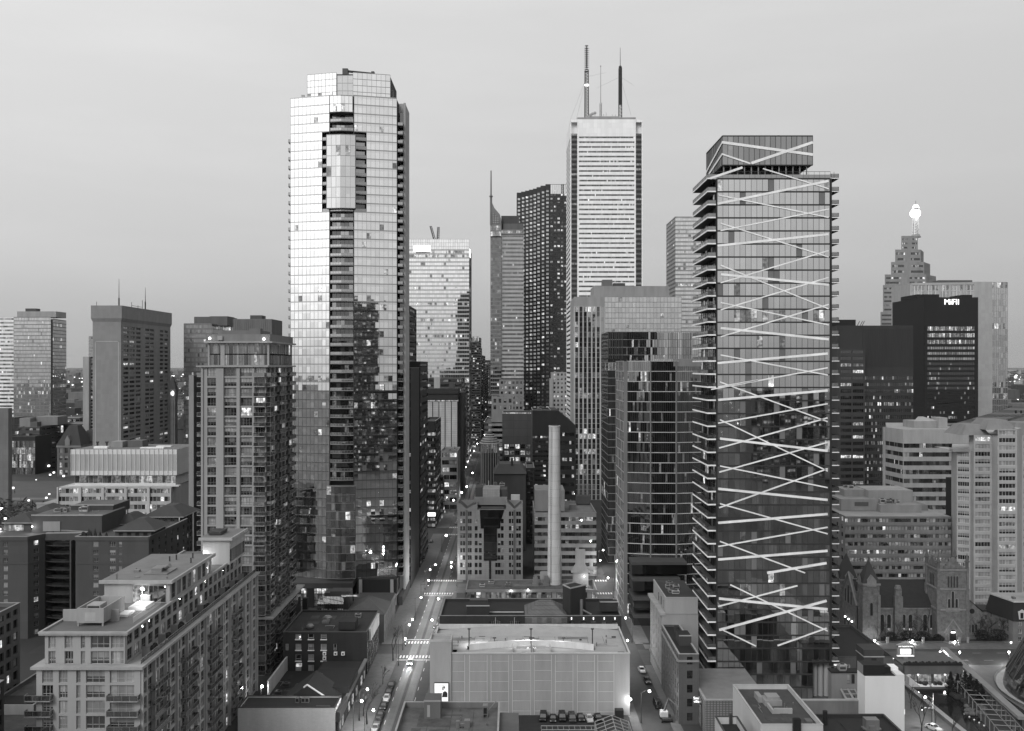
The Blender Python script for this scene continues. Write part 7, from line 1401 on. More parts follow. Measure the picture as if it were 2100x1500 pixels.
# car park and steel frame
sheet('car_park', -4, 31, 222, 264.9, .03, wall(.03, streak=False, var=.4, sc=.5))
b = Thing('steel_frame', 'bare pale steel roof frame with pitched trusses under construction, bottom', 'frame', 20, 242); G_ = wall(.3, rough=.5)
xs = (wx(1222, 243), wx(1292, 243)); zt = wz(1466, 248); ze = wz(1478, 246)
for j in range(11):
    c = MB(); y = 222 + j * 2.4; xm = (xs[0] + xs[1]) / 2; zb_ = ze - .3; c.tube((xs[0], y, zb_), (xm, y, zb_ + 1.6), .11, 5); c.tube((xm, y, zb_ + 1.6), (xs[1], y, zb_), .11, 5); c.tube((xs[0], y, 0), (xs[0], y, zb_), .12, 5); c.tube((xs[1], y, 0), (xs[1], y, zb_), .12, 5); b.part('truss', c, G_)
for f in (0, .25, .5, .75, 1):
    c = MB(); xm = xs[0] + (xs[1] - xs[0]) * f; z = ze - .3 + 1.6 * (1 - abs(2 * f - 1)); c.tube((xm, 222, z), (xm, 246, z), .1, 5); b.part('purlin', c, G_)
c = MB(); zq = wz(1494, 236)
for x in [wx(1110, 236) + i * 1.35 for i in range(10)]: c.tube((x, 235, zq), (x, 237.6, zq), .07, 4)
for y in (235, 237.6): c.tube((wx(1110, 236), y, zq), (wx(1222, 236), y, zq), .11, 5)
for x in (wx(1110, 236), wx(1165, 236), wx(1222, 236)): c.tube((x, 235, 0), (x, 235, zq), .1, 5)
b.part('pergola', c, G_)

# ================================================================== right street: stone block and brick block
b = block('stone_block', 'pale stone corner block with rusticated base and set-back roof storey, right street', 'building', 44.4, 55, 288, 25, wz(1240, 288) - 3, wall(.34, var=.15), front=BLANK, side=PUNCH(5, 6, 1.2, 2.0, .9, lit_p=.06, blind=.3, fm=wall(.2), bot=4), roofm=ROOFD)
c = MB(); zt = b.o.location.z + wz(1240, 288) - 3; c.box(45.4, 55, 288.6, 313, zt - 1, zt + 4.6, 0, 1); b.part('attic_storey', c, [wall(.36, var=.12), ROOFD]); c = MB(); c.box(43.6, 45.3, 287.6, 313.2, zt - .2, zt + .5); b.part('cornice', c, CONC); c = MB(); c.box(44.0, 44.4, 288, 313, 3.7, 4.2); b.part('base_course', c, CONCM)
c = MB()
for q in ((45.3, 55, 288.5, 288.9), (45.3, 45.7, 288.9, 313)): c.box(*q, zt + 4.6, zt + 5)
b.part('coping', c, CONC); units(b, 46.5, 53, 291, 308, zt + 4.6, 7, 1.6)
for y in (291, 296, 301):
    c = MB(); c.box(45.33, 45.4, y, y + 1.2, zt + 1, zt + 3.4); b.part('attic_window', c, b.rng.choice((GBLIND, PATCH)))
b = block('brick_walkup', 'narrow brick walk-up with pale cornice beside the patterned podium', 'building', 44.1, 49.45, 258, 29.8, 18.6, wall(.13, joints=(.8, .3, .03), var=.2), front=PUNCH(1, 5, 1.5, 2.1, 1, at=[.55], nx=1, nz=2, lit_p=0, blind=0, fm=FRAMED), side=PUNCH(9, 5, 1.7, 2.5, .6, nx=2, nz=2, lit_p=.05, blind=.2, fm=wall(.1), dep=.5), roofm=BLACK, cop=CONC, par=.6)
c = MB(); c.box(43.7, 44.1, 257.7, 287.8, 16.6, 17.1); c.box(44.1, 49.4, 257.6, 258, 16.6, 17.1); b.part('cornice', c, wall(.28)); c = MB(); c.box(46, 49.3, 268, 274, 18, 20.6, 0, 1); c.box(45.9, 49.4, 267.9, 268.1, 20.6, 20.9, 2); b.part('plant_room', c, [wall(.06), BLACK, CONC]); c = MB(); c.tube((47, 280, 18), (47, 280, 20.4), .5, 7); b.part('vent_pipe', c, METALD)
b2 = Thing('neon_sign', 'small lit script sign on the brick wall beside the patterned podium', 'sign', 49, 257.8, 6); 
for i, (s_, z) in enumerate((('Soul', 7.2), ('ville', 6.3))): text(b2, s_, .95, (48.75, 257.75, z - .4), 0, lit(2.5, False), .03)

# ================================================================== right foreground roofs
b = block('parapet_roof_block', 'pale-walled building with dark flat roof framed by a wide pale parapet, bottom right', 'building', 54.8, 68.6, 215, 27, wz(1487, 215), wall(.48, var=.1), roofm=wall(.07, streak=False, var=.3), par=1.0, cop=wall(.42))
z = wz(1487, 215) - 1
roofing(b, 55.8, 67.6, 216, 241, z + .01, 12, .07, .1)
c = MB(); c.box(59.6, 63.6, 229.5, 233.5, z, z + 1.3); c.box(60.2, 63.2, 230.2, 233.2, z + 1.3, z + 2); c.box(58.6, 59.6, 232, 236, z, z + 1.4); b.part('rooftop_unit', c, wall(.3)); c = MB(); c.box(60.4, 64.6, 224.6, 225.1, z, z + 1.2); c.box(59.9, 60.4, 224.6, 229.4, z, z + .9); b.part('duct', c, wall(.36)); c = MB(); c.box(66.2, 67.6, 219, 221, z, z + .35); b.part('roof_hatch', c, wall(.15)); c = MB(); c.box(61.8, 63.4, 213.9, 214.96, 8, z + 2.6); c.box(62, 63.2, 214.1, 214.8, z + 2.6, z + 2.75); b.part('chimney', c, BLACK)
b = block('black_roof_block', 'small white-sided building with sunken black roof left of the pale parapet roof', 'building', 46.8, 52, 186, 39, 14, wall(.5), roofm=BLACK, par=1.6, cop=METALD); c = MB(); c.box(50, 50.7, 224.2, 224.6, 12.4, 14.8); b.part('vent', c, METALD)
b = block('tar_roof_block', 'black tar roof with fan unit and tall black pipe, bottom right', 'building', 69.2, 88, 190, 41, 12.4, wall(.03), roofm=wall(.012, streak=False), par=.6, cop=METALD)
c = MB(); x = wx(1692, 226); c.cone(x, 226, 11.8, 15, .55, .55, 12); b.part('pipe', c, BLACK); c = MB(); x, y = wx(1787, 222), 222; c.box(x - 1.5, x + 1.5, y - 1, y + 1.4, 12.6, 14.6); c.prism([(x - 2, y - .6), (x - 1.4, y - 1.6), (x + 1, y - 1.6), (x + 2, y - .8), (x + 2, y + 1), (x - 2, y + 1)], 12.3, 12.6); c.box(x - .9, x + .3, y - 1.5, y - 1, 12.6, 13.4); c.box(x - .8, x - .5, y - .6, y - .3, 11.8, 12.3); c.box(x + .5, x + .8, y - .6, y - .3, 11.8, 12.3); b.part('rooftop_unit', c, METAL)
roofing(b, 71, 86, 192, 229, 11.82, 12, .012, .03)
b = Thing('white_wall_house', 'tall white blank-walled house with black tarred roof and bulkhead, right', 'building', 94, 250); c = MB(); X0, X1, zt = wx(1774, 245), wx(1855, 245), wz(1388, 245); c.box(X0, X1, 245, 250.5, 0, zt, 0); c.box(X1 - 2.0, X1, 245.01, 250.5, zt + .01, zt + .5, 0); b.part('wall', c, wall(.62, var=.06)); c = MB(); c.box(X0 + .02, X1 - 2.1, 245.5, 250.4, zt + .01, zt + .1); c.box(X0 + .05, X0 + 5.5, 246.5, 250.4, zt + .1, zt + 2.4); c.box(X0 + 5.5, X1 - 2.5, 247.5, 250.4, zt + .1, zt + 1.6); b.part('tar_roof', c, BLACK); c = MB(); c.box(X0 - .04, X0 + .02, 246.4, 250.4, zt + .1, zt + 2.4); b.part('bulkhead_side', c, CONCM)
c = MB(); c.box(X1 - 2.6, X1 - .4, 248, 251, zt + .55, zt + 1.4); b.part('roof_cover', c, WHITE); c = MB(); c.box(X1, X1 + .5, 246, 247, 7, 8.2); b.part('wall_lamp', c, lit(1.5, False))
c = MB(); X0 = wx(1706, 262); F, Ln = frame(X0, 262, wx(1775, 262), 262); bb = Thing('stone_rear_house', 'grey stone house with narrow windows behind the terrace court', 'house', (X0 + 93) / 2, 266); mbh = MB(); PUNCH(4, 3, .9, 2.6, 1.2, at=[.5, .63, .83, .93], nx=1, nz=2, lit_p=.3, fm=FRAMED)(bb, mbh, F, Ln, 0, 12.4); mbh.box(X0, wx(1775, 262), 262.4, 265, 0, 12.35); bb.part('wall', mbh, wall(.24)); bb.windows(); c.box(X0 - .2, wx(1775, 262), 261.8, 265, 12.41, 12.8); bb.part('roof', c, BLACK); units(bb, X0 + 2, X0 + 8, 262, 264.5, 12.8, 2)
b = block('theatre', 'broad old theatre with black flat roofs and lit eaves edge beside the church street', 'theatre', 90, 113, 289, 36, 8.6, wall(.12), front=PUNCH(6, 1, 1.4, 2.4, 4.2, nx=1, lit_p=.3, blind=0, fm=FRAMED), side=BLANK, roofm=wall(.011, streak=False), par=.8, cop=METALD, n_units=1)
for i in range(9): 
    c = MB(); y = 290 + i * 4; c.ball((113.3, y, 7.9), .2, 6, 4); b.part('eaves_lamp', c, lit(4 if i % 3 else 8, False))
b = Thing('rooftop_hut', 'dark brick rooftop hut with pale band in front of the theatre roof', 'hut', wx(1791, 268), 270, 0); c = MB(); x0, x1_ = wx(1772, 268), wx(1812, 268); c.box(x0, x1_, 268, 274, 0, wz(1348, 268), 0); c.box(x0 - .2, x1_ + .2, 267.8, 274, wz(1348, 268), wz(1346, 268), 1); c.box(x0 - .1, x1_ + .1, 267.9, 274, wz(1346, 268), wz(1333, 268), 0); c.box(x0 + 2, x0 + 3.4, 267.95, 268, wz(1363, 268), wz(1350, 268), 2); b.part('wall', c, [wall(.05), CONC, BLACK])

# ================================================================== plaza on the right: pool court, rail, glass cone hall, marquee
PZ = wall(.16, streak=False, var=.2, sc=.3)
sheet('plaza_paving', 115.4, 260, 248, 309.5, .05, PZ)
sheet('sidewalk', 98.7, 115.4, 120, 309, .06, wall(.14, streak=False, var=.3, sc=.4))
sheet('pool_water', 117, 141, 215, 286, .09, glass(.012, .02, .10, rough=.06))
c = MB()
for q in ((115.4, 116.6, 200, 290), ): c.box(*q, 0, 1.1)
c.box(116.6, 133, 286, 286.5, 0, .6); b = Thing('pool_wall', 'long low dark-topped wall between sidewalk and sunken pool court', 'wall', 116, 250); b.part('wall', c, wall(.12)); c = MB(); c.box(115.3, 116.7, 200, 290, 1.1, 1.25); b.part('coping', c, wall(.3))
sheet('court_floor', 116.7, 140, 286.6, 300, .07, wall(.2, streak=False))
b = Thing('court_bridge', 'grey footbridge slab with lit underside across the end of the pool court', 'bridge', 125, 294); c = MB(); c.box(116.7, 134, 290, 291, 3.2, 5.8); c.box(116.7, 134, 291, 304, 5.2, 5.7); b.part('deck', c, wall(.13)); c = MB()
for x in (117, 121.2, 125.4, 129.6, 133): c.box(x, x + .6, 291.2, 291.8, .1, 3.2)
b.part('column', c, wall(.06)); c = MB()
for i in range(10): c.box(118.6 + i * 1.5, 119.9 + i * 1.5, 292.5, 292.7, .3, 3)
b.part('lit_shopfront', c, LIT2); c = MB(); c.box(116.7, 134, 289.8, 290, 5.81, 6.3)
for i in range(26): c.ball((117 + i * .66, 290.4, 6.1 + .2 * (i % 3)), .55, 6, 4)
b.part('hedge', c, wall(.015)); lamp(b, 'soffit_lamp', (121, 290.6, 3.0), 500, em=6); lamp(b, 'soffit_lamp', (129, 290.6, 3.0), 500, em=6)
b = Thing('stair_flight', 'small lit stair flight at the corner of the pool court', 'stairs', 118, 288); c = MB()
for i in range(9): c.box(116.8 + i * .4, 117.2 + i * .4, 286.8, 289.7, .08, 3.2 - i * .34)
b.part('steps', c, wall(.5))
for i, (x, s) in enumerate(((121.4, 1.5), (125.6, 1.4), (129.8, 1.5))):
    b = Thing('planter', ['leftmost square planter with shrub at the pool edge', 'middle square planter with shrub at the pool edge', 'right square planter with shrub beside the dark trees'][i], 'planter', x, 288); c = MB(); c.box(x - s, x + s, 286.9, 288.6, .07, .9); b.part('tub', c, WHITE); c = MB()
    for j in range(7): c.ball((x + b.rng.uniform(-1, 1), 287.8 + b.rng.uniform(-.6, .6), 1.2), .6, 6, 4)
    b.part('shrub', c, wall(.03))
# walkway rail structure running towards the viewer
b = Thing('covered_walkway', 'long sloping covered walkway with pale roof edge beside the pool court', 'walkway', 140, 270); A, B_ = (wx(1946, 312), 312), (wx(2110, 250), 250); zt = 4.4; F, Ln = frame(B_[0], B_[1], A[0], A[1])
c = MB(); c.fbox(F, 0, Ln, -2.6, -.6, zt - .3, zt + .5); b.part('roof_edge', c, wall(.26)); c = MB(); c.fbox(F, 0, Ln, -.6, 0, zt - 1.2, zt - .3); b.part('fascia', c, wall(.05)); c = MB()
for i in range(16): c.fbox(F, Ln * i / 16, Ln * i / 16 + .35, -1.6, -1.2, 0, zt - .3)
b.part('column', c, wall(.1)); c = MB()
for i in range(9): c.ball(c.fp(F, 3 + i * Ln / 9, .3, zt - 1.6), .18, 6, 4)
b.part('strip_lamp', c, lit(3, False))
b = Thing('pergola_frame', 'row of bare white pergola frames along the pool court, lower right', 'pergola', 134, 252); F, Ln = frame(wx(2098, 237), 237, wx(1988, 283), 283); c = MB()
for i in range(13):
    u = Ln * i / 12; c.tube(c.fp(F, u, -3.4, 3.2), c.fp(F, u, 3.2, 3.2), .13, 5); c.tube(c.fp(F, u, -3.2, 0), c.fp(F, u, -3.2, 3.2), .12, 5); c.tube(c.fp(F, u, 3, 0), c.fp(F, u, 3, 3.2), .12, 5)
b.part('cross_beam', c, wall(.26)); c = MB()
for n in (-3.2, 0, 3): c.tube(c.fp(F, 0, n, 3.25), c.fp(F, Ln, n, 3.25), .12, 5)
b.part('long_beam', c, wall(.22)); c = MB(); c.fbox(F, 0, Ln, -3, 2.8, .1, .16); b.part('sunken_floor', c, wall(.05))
# leaning glass concert hall
b = Thing('cone_hall', 'round concert hall with sloping dark diamond-glass roof at the right edge', 'hall', 178, 278); c = MB(); n = 48; cx, cy_ = 178, 278
for i in range(n):
    a0, a1 = 2 * math.pi * i / n, 2 * math.pi * (i + 1) / n; q = lambda a, r, z: (cx + r * math.cos(a), cy_ + r * math.sin(a), z)
    c.face([q(a0, 34, .5), q(a1, 34, .5), q(a1, 33.2, 4), q(a0, 33.2, 4)]); c.face([q(a0, 33.2, 4), q(a1, 33.2, 4), q(a1, 24, 22), q(a0, 24, 22)]); c.face([q(a0, 24, 22), q(a1, 24, 22), q(a1, 14, 30), q(a0, 14, 30)])
c.face([(cx + 14 * math.cos(2 * math.pi * i / n), cy_ + 14 * math.sin(2 * math.pi * i / n), 30) for i in range(n)]); b.part('glass_cone', c, glass(.01, .09, .14, cell=(2.2, 2.2, 2.2))); c = MB()
for i in range(n):
    a0, a1 = 2 * math.pi * i / n, 2 * math.pi * (i + 1) / n; c.face([q(a0, 34.1, .06), q(a1, 34.1, .06), q(a1, 36, .3), q(a0, 36, .3)]); c.face([q(a0, 36, .06), q(a1, 36, .06), q(a1, 36.4, .8), q(a0, 36.4, .8)])
b.part('plinth', c, wall(.4)); c = MB()
for i in range(0, n, 1):
    a0, a1 = 2 * math.pi * i / n, 2 * math.pi * (i + 1) / n
    if math.cos(a0) < .2: c.tube(q(a0, 33.3, 4), q(a1, 24.1, 22), .12, 4); c.tube(q(a1, 33.3, 4), q(a0, 24.1, 22), .12, 4)
b.part('diagonal_rib', c, wall(.1))
# lit marquee sign on its post
Y = 296; b = Thing('marquee_sign', 'lit gable-topped marquee sign on a post above the church street', 'sign', wx(1858, Y), Y); x0, x1_ = wx(1841, Y), wx(1875, Y); z0, z1 = wz(1347, Y), wz(1324, Y); xm = (x0 + x1_) / 2
c = MB(); c.box(x0, x1_, Y, Y + .8, z0, z0 + .35, 1); c.box(x0, x0 + .3, Y, Y + .8, z0 + .35, z1); c.box(x1_ - .3, x1_, Y, Y + .8, z0 + .35, z1); c.box(x0, x1_, Y, Y + .8, z1 - .55, z1); c.box(x0 + .3, x1_ - .3, Y + .5, Y + .8, z0 + .35, z1 - .55); 
P5 = [(x0 - .2, z1), (x1_ + .2, z1), (xm, wz(1317, Y))]; f = [(x, Y - .1, z) for x, z in P5]; k = [(x, Y + .9, z) for x, z in P5]; c.face(f)
for i in range(3): c.face([f[i], k[i], k[(i + 1) % 3], f[(i + 1) % 3]])
b.part('cabinet', c, [wall(.36), lit(1.2, False)]); c = MB(); c.box(x0 + .45, x1_ - .45, Y + .3, Y + .5, z0 + .5, z1 - .7, 0); c.box(x0 + .9, x1_ - .9, Y + .24, Y + .3, z0 + .7, z1 - 1.2, 1); b.part('screen', c, [LIT1, lit(3.5, False)]); text(b, 'ROY THOMSON HALL', .46, (xm, Y - .04, z1 - .48), 0, lit(2, False), .03); c = MB(); c.box(xm - .6, xm + .6, Y + .1, Y + .7, 0, z0); b.part('post', c, wall(.25))
for i, px in enumerate((1821, 1894, 1968, 1985)):
    Yp = 333; b = Thing('gate_pillar', ['leftmost stone gate pillar before the church', 'stone gate pillar right of the marquee sign', 'stone gate pillar below the bell tower door', 'rightmost stone gate pillar near the church annex'][i], 'pillar', wx(px, Yp), Yp, group='stone pillars along the church kerb'); x = wx(px, Yp); c = MB(); c.box(x - .35, x + .35, Yp, Yp + .7, 0, 1.9); c.box(x - .45, x + .45, Yp - .1, Yp + .8, 1.9, 2.1); b.part('shaft', c, wall(.3))
c = MB(); c.box(114, 320, 333.6, 334, 0, .7); b = Thing('kerb_wall', 'low dark kerb wall along the church street', 'wall', 200, 333.8); b.part('wall', c, wall(.1))
stripes('lane_markings', [(x, x + 3, y, y + .14) for x in range(96, 260, 8) for y in (314, 322)], .045)
sheet('church_lawn', 113, 300, 334, 345, .03, wall(.02, streak=False, var=.5, sc=.8))
sheet('civic_lawn', -640, -250, 560, 800, .03, wall(.10, streak=False, var=.3, sc=.05)); sheet('park_path', -560, -240, 590, 606, .06, wall(.16, streak=False)); sheet('park_path', -480, -250, 690, 700, .06, wall(.2, streak=False))

# ================================================================== street lamps
def street_lamp(label, px, py, h=8.6, arm=2.2, side=1, e=2600, grp='street lamps along the main street', big=.34, Y=None):
    """head seen at (px, py); pole stands arm metres to one side"""
    Y = Y or 2000 * (CAM_H - h) / (py - 750); x = wx(px, Y); xp = x - side * arm
    b = Thing('street_lamp', label, 'street lamp', xp, Y, .1, grp); c = MB(); c.tube((xp, Y, 0), (xp, Y, h * .97), .11, 6, r1=.07); c.cone(xp, Y, .1, .9, .2, .14, 8); b.part('pole', c, METALD)
    if arm: c = MB(); c.tube((xp, Y, h * .93), (xp + side * arm * .5, Y, h + .12), .06, 5); c.tube((xp + side * arm * .5, Y, h + .12), (x, Y, h + .1), .05, 5); b.part('arm', c, METALD)
    c = MB(); c.box(x - .32, x + .32, Y - .14, Y + .14, h, h + .16); b.part('head', c, METALD)
    c = MB(); c.ball((x, Y - .05, h - .1), big, 10, 6); b.part('globe', c, lit(14, False))
    l = bpy.data.lights.new('bulb', 'POINT'); l.energy = e * 2.1; l.shadow_soft_size = .3; o = bpy.data.objects.new('bulb', l); COL.objects.link(o); o.parent = b.o; o.location = (x - xp, -.05, h - .65)
    return b
main = [('nearest lamp on the left pavement beside the parked cars', 766, 1456, 1), ('lamp on the shopfront pavement just up from the parked cars', 742, 1437, 1), ('lamp by the bare tree at the near crosswalk', 753.6, 1413, 1), ('lamp on the left kerb of the near crosswalk', 831.5, 1310, 1), ('lamp beside the fascia sign on the left pavement', 839.5, 1281, 1), ('lamp outside the hip-roofed restaurant', 846, 1270, 1), ('lamp over the middle of the road below the dark gallery', 886, 1271, -1), ('lamp on the left kerb of the second crosswalk pair', 863.5, 1225, 1), ('lamp hanging over the road at the second crosswalk pair', 899, 1228, -1), ('lamp on the far corner of the second crosswalk pair', 879, 1190, 1), ('twin-bright lamp on the left pavement by the black office', 882, 1168, 1), ('lamp over the road left of the gabled office', 925.5, 1153, -1), ('lamp close above the road left of the gabled office', 925.5, 1162, -1), ('lamp on the left kerb by the parked row', 893, 1158, 1), ('farther lamp by the third crosswalk', 915, 1098, 1), ('lamp at the corner of the black office with bright rows', 930, 1026, 1), ('brightest lamp at the far junction', 947, 1010, -1), ('lamp in front of the lattice block', 918, 1010, 1), ('lamp halfway up the far street', 957, 998, -1), ('lamp beside the pagoda-roofed corner', 969, 970, -1), ('lamp on the far left kerb near the panelled tower', 955, 958, 1), ('small lamp deep in the street canyon', 972, 925, 1), ('small lamp on the right of the deep street', 979, 910, -1), ('tiny lamp far down the canyon', 981, 885, 1), ('tiny lamp at the canyon end', 990, 866, -1), ('tiny lamp left at the canyon end', 974, 875, 1)]
for lb, px, py, sd_ in main: street_lamp(lb, px, py, side=-sd_ if False else sd_, e=1500 if py > 1100 else 2600, big=.34 if py > 1100 else .55)
for lb, px, py, sd_, e in (('curved-arm lamp at the bottom of the right street', 1332, 1417, 1, 1500), ('lamp on the pavement by the curved glass tower foot', 1283, 1267, -1, 2200), ('lamp at the corner behind the plant building', 1247, 1185, -1, 2200), ('lamp beside the hooded roof vent junction', 1231, 1149, 1, 2600), ('lamp low over the right street by the gallery corner', 1287, 1313, 1, 1200), ('lamp beside the striped tower foot', 1237, 1128, 1, 2600)):
    street_lamp(lb, px, py, side=sd_, e=e, grp='street lamps on the right street')
for lb, px, py, yy in (('church-side lamp nearest the theatre roof edge', 1793, 1313, 333), ('church-side lamp behind the marquee sign', 1871, 1314, 333), ('lamp in front of the bell tower door', 1958, 1316, 333), ('lamp before the mansard house', 2074, 1317, 333), ('kerb lamp between marquee and bell tower', 1928, 1337, 308), ('kerb lamp at the head of the covered walkway', 1968, 1337, 310), ('kerb lamp beside the glass cone hall', 2069, 1337, 310), ('small lamp against the cone hall plinth', 2080, 1346, 300), ('lamp on the mast beside the pool court wall', 1897, 1429, None)):
    street_lamp(lb, px, py, h=(CAM_H - (py - 750) * yy / 2000) if yy else 7.5, arm=0 if yy else 1.8, side=-1, e=1300, grp='street lamps round the plaza', Y=yy, big=.32)
lane = Thing('alley_lamp', 'bright wall lamp in the lane behind the slab condo', 'lamp', -70.5, 276, 0); c = MB(); c.box(-71.2, -70.8, 275.6, 275.9, .0, 4.6); lane.part('post', c, METALD); lamp(lane, 'globe', (-70.6, 275.4, 4.4), 900, em=12, ball=.4)
# traffic signals
for i, (x, y, s) in enumerate(((-37.5, 316, 1), (-24, 337, -1), (-37.5, 402, 1), (-24, 433, -1), (33.5, 334, 1), (111, 257, -1))):
    b = Thing('traffic_signal', ['signal at the near left crosswalk corner', 'signal behind the gallery corner crosswalk', 'signal at the second crosswalk left corner', 'signal beside the gabled office corner', 'signal at the right street junction', 'signal mast with side arm beside the pool court'][i], 'traffic signal', x, y, .1, 'traffic signals'); h = 8.5 if i == 5 else 5.2
    c = MB(); c.tube((x, y, 0), (x, y, h), .1, 6); c.tube((x, y, 4.6), (x + s * 3, y, 4.9), .06, 5); b.part('pole', c, METALD if i < 5 else wall(.35)); c = MB(); c.box(x + s * 3 - .17, x + s * 3 + .17, y - .15, y + .15, 4.1, 5.1); b.part('signal_head', c, BLACK); c = MB(); c.ball((x + s * 3, y - .16, 4.9 - .3 * (i % 3)), .12, 6, 4); b.part('lens', c, lit(5, False))

# ================================================================== vehicles
def car_proto(kind):
    """body sections lofted along the length (x = width, y = length, nose at -y)"""
    L_, W_, Hh = {'saloon': (4.7, 1.82, 1.45), 'van': (4.9, 1.95, 1.85)}[kind]
    body, glassm = MB(), MB()
    if kind == 'saloon': st = [(-2.35, .30, .55, .72), (-2.2, .24, .74, .82), (-1.0, .22, .88, .9), (-.95, .22, .9, .91), (1.35, .22, .95, .91), (2.1, .24, .9, .86), (2.33, .32, .7, .76)]; cab = [(-.95, .9, .80), (-.25, 1.40, .62), (.95, 1.45, .62), (1.75, .93, .74)]
    else: st = [(-2.45, .32, .7, .78), (-2.25, .26, .9, .88), (-1.4, .24, 1.05, .95), (2.2, .24, 1.1, .95), (2.44, .34, 1.0, .88)]; cab = [(-1.5, 1.05, .86), (-.7, 1.75, .76), (2.0, 1.85, .76), (2.38, 1.1, .84)]
    def ring(y, z0, z1, w): w2 = w * W_ / 1.82; return [(-w2, y, z0), (-w2 * 1.0, y, z0 + (z1 - z0) * .55), (-w2 * .9, y, z1), (w2 * .9, y, z1), (w2, y, z0 + (z1 - z0) * .55), (w2, y, z0)]
    rs = [ring(*s) for s in st]
    for a, d in zip(rs, rs[1:]):
        for i in range(5): body.face([a[i], d[i], d[i + 1], a[i + 1]])
    body.face(rs[0][::-1]); body.face(rs[-1])
    (y0, z0, w0), (y1, z1, w1), (y2, z2, w2), (y3, z3, w3) = cab
    glassm.face([(-w0, y0, z0), (w0, y0, z0), (w1, y1, z1), (-w1, y1, z1)]); glassm.face([(w3, y3, z3), (-w3, y3, z3), (-w2, y2, z2), (w2, y2, z2)])
    for s in (-1, 1): glassm.face([(s * w0, y0, z0), (s * w1, y1, z1), (s * w2, y2, z2), (s * w3, y3, z3)])
    body.face([(-w1, y1, z1 + .01), (w1, y1, z1 + .01), (w2, y2, z2 + .01), (-w2, y2, z2 + .01)])
    for s in (-1, 1):
        body.tube((s * w0, y0, z0), (s * w1, y1, z1), .05, 4); body.tube((s * w2, y2, z2), (s * w3, y3, z3), .06, 4); ym = (y1 + y2) / 2; body.tube((s * .87, ym, z0), (s * w1, ym, z1), .05, 4); body.box(s * 1.0 - .1, s * 1.0 + .1, y0 + .3, y0 + .5, z0, z0 + .16)
    wh = MB()
    for a in range(1): wh.tube((-.1, 0, 0), (.1, 0, 0), .33, 14, 0); wh.tube((-.11, 0, 0), (.11, 0, 0), .19, 10, 1)
    hl = MB(); hl.box(-.18, .18, -.04, .06, -.09, .09)
    return kind, body, glassm.mesh('window_glass', [glass(.006, .02, .16)]), wh.mesh('wheel', [BLACK, METAL]), hl, (1.38 if kind == 'saloon' else 1.45), W_ / 2 - .1, st[0][0]
CARS = {k: car_proto(k) for k in ('saloon', 'van')}; _bm = {}
def car(label, x, y, v, rz=0, kind='saloon', lights=0, grp='parked cars'):
    kind, body, gm, wm, hl, wb, tr, ny = CARS[kind]
    for k2, m2 in (((kind, v), wall(v, rough=.28, var=.05, streak=False)),):
        if k2 not in _bm: _bm[k2] = body.mesh('body', [m2])
    b = Thing('car', label, 'car', x, y, .04, grp); b.o.rotation_euler = (0, 0, rz)
    link('body', _bm[(kind, v)], b.o); link('window_glass', gm, b.o)
    for sx in (-1, 1):
        for sy in (-1, 1): link('wheel', wm, b.o, (sx * tr, sy * wb, .33))
    for nm, yy, em in (('headlight', ny + .06, lights), ('tail_light', -ny - .06, 0)):
        key = (nm, em)
        if key not in _bm: _bm[key] = hl.mesh(nm, [lit(em, False) if em else (wall(.5, rough=.2) if nm == 'headlight' else wall(.08, rough=.2))])
        for sx in (-1, 1): link(nm, _bm[key], b.o, (sx * .62, yy, .66))
    if lights:
        l = bpy.data.lights.new('beam', 'SPOT'); l.energy = 1200; l.spot_size = R(70); l.spot_blend = .8; l.shadow_soft_size = .1; o = bpy.data.objects.new('beam', l); COL.objects.link(o); o.parent = b.o; o.location = (0, ny - .2, .8); o.rotation_euler = (R(80), 0, R(180))
    return b
def gpos(px, py): Y = 2000 * CAM_H / (py - 750); return wx(px, Y), Y
for lb, px, py, v, k in (('black van parked at the kerb, farthest of the near parked row', 797.6, 1410, .012, 'van'), ('dark saloon parked behind the black van', 789, 1424, .03, 'saloon'), ('white saloon parked on the left kerb', 785.5, 1436, .65, 'saloon'), ('dark saloon parked nearer than the white one', 778, 1452, .025, 'saloon'), ('black saloon parked by the street lamp', 772, 1470, .015, 'saloon'), ('grey saloon parked below the street lamp', 767, 1483, .09, 'saloon'), ('silver saloon cut by the bottom edge, left kerb', 761, 1498, .3, 'saloon')):
    x, y = gpos(px, py); car(lb, -35.6, y, v, kind=k)
x, y = gpos(842, 1362); car('car with bright headlights driving towards the viewer', -32.4, y, .4, lights=30, grp='cars driving on the main street')
for lb, px, py, v, x in (('dark car parked beside the black office flank', 884, 1113, .03, None), ('dark car parked farther up beside the black office', 876, 1124, .02, None), ('grey car parked at the lane by the black office', 868, 1150, .06, None), ('dark car waiting in the far left lane', 928, 1076, .03, -33), ('dark car far up the street near the third crosswalk', 905, 1032, .03, None)):
    xx, y = gpos(px, py); car(lb, xx if x is None else x, y, v, grp='cars up the street')
for lb, px, py, v, k in (('white saloon heading down the right street', 1316, 1378, .6, 'saloon'), ('dark saloon following down the right street', 1327, 1400, .04, 'saloon'), ('black pickup-like van on the right street', 1349, 1450, .015, 'van')):
    x, y = gpos(px, py); car(lb, x, y, v, rz=R(4), kind=k, grp='cars on the right street')
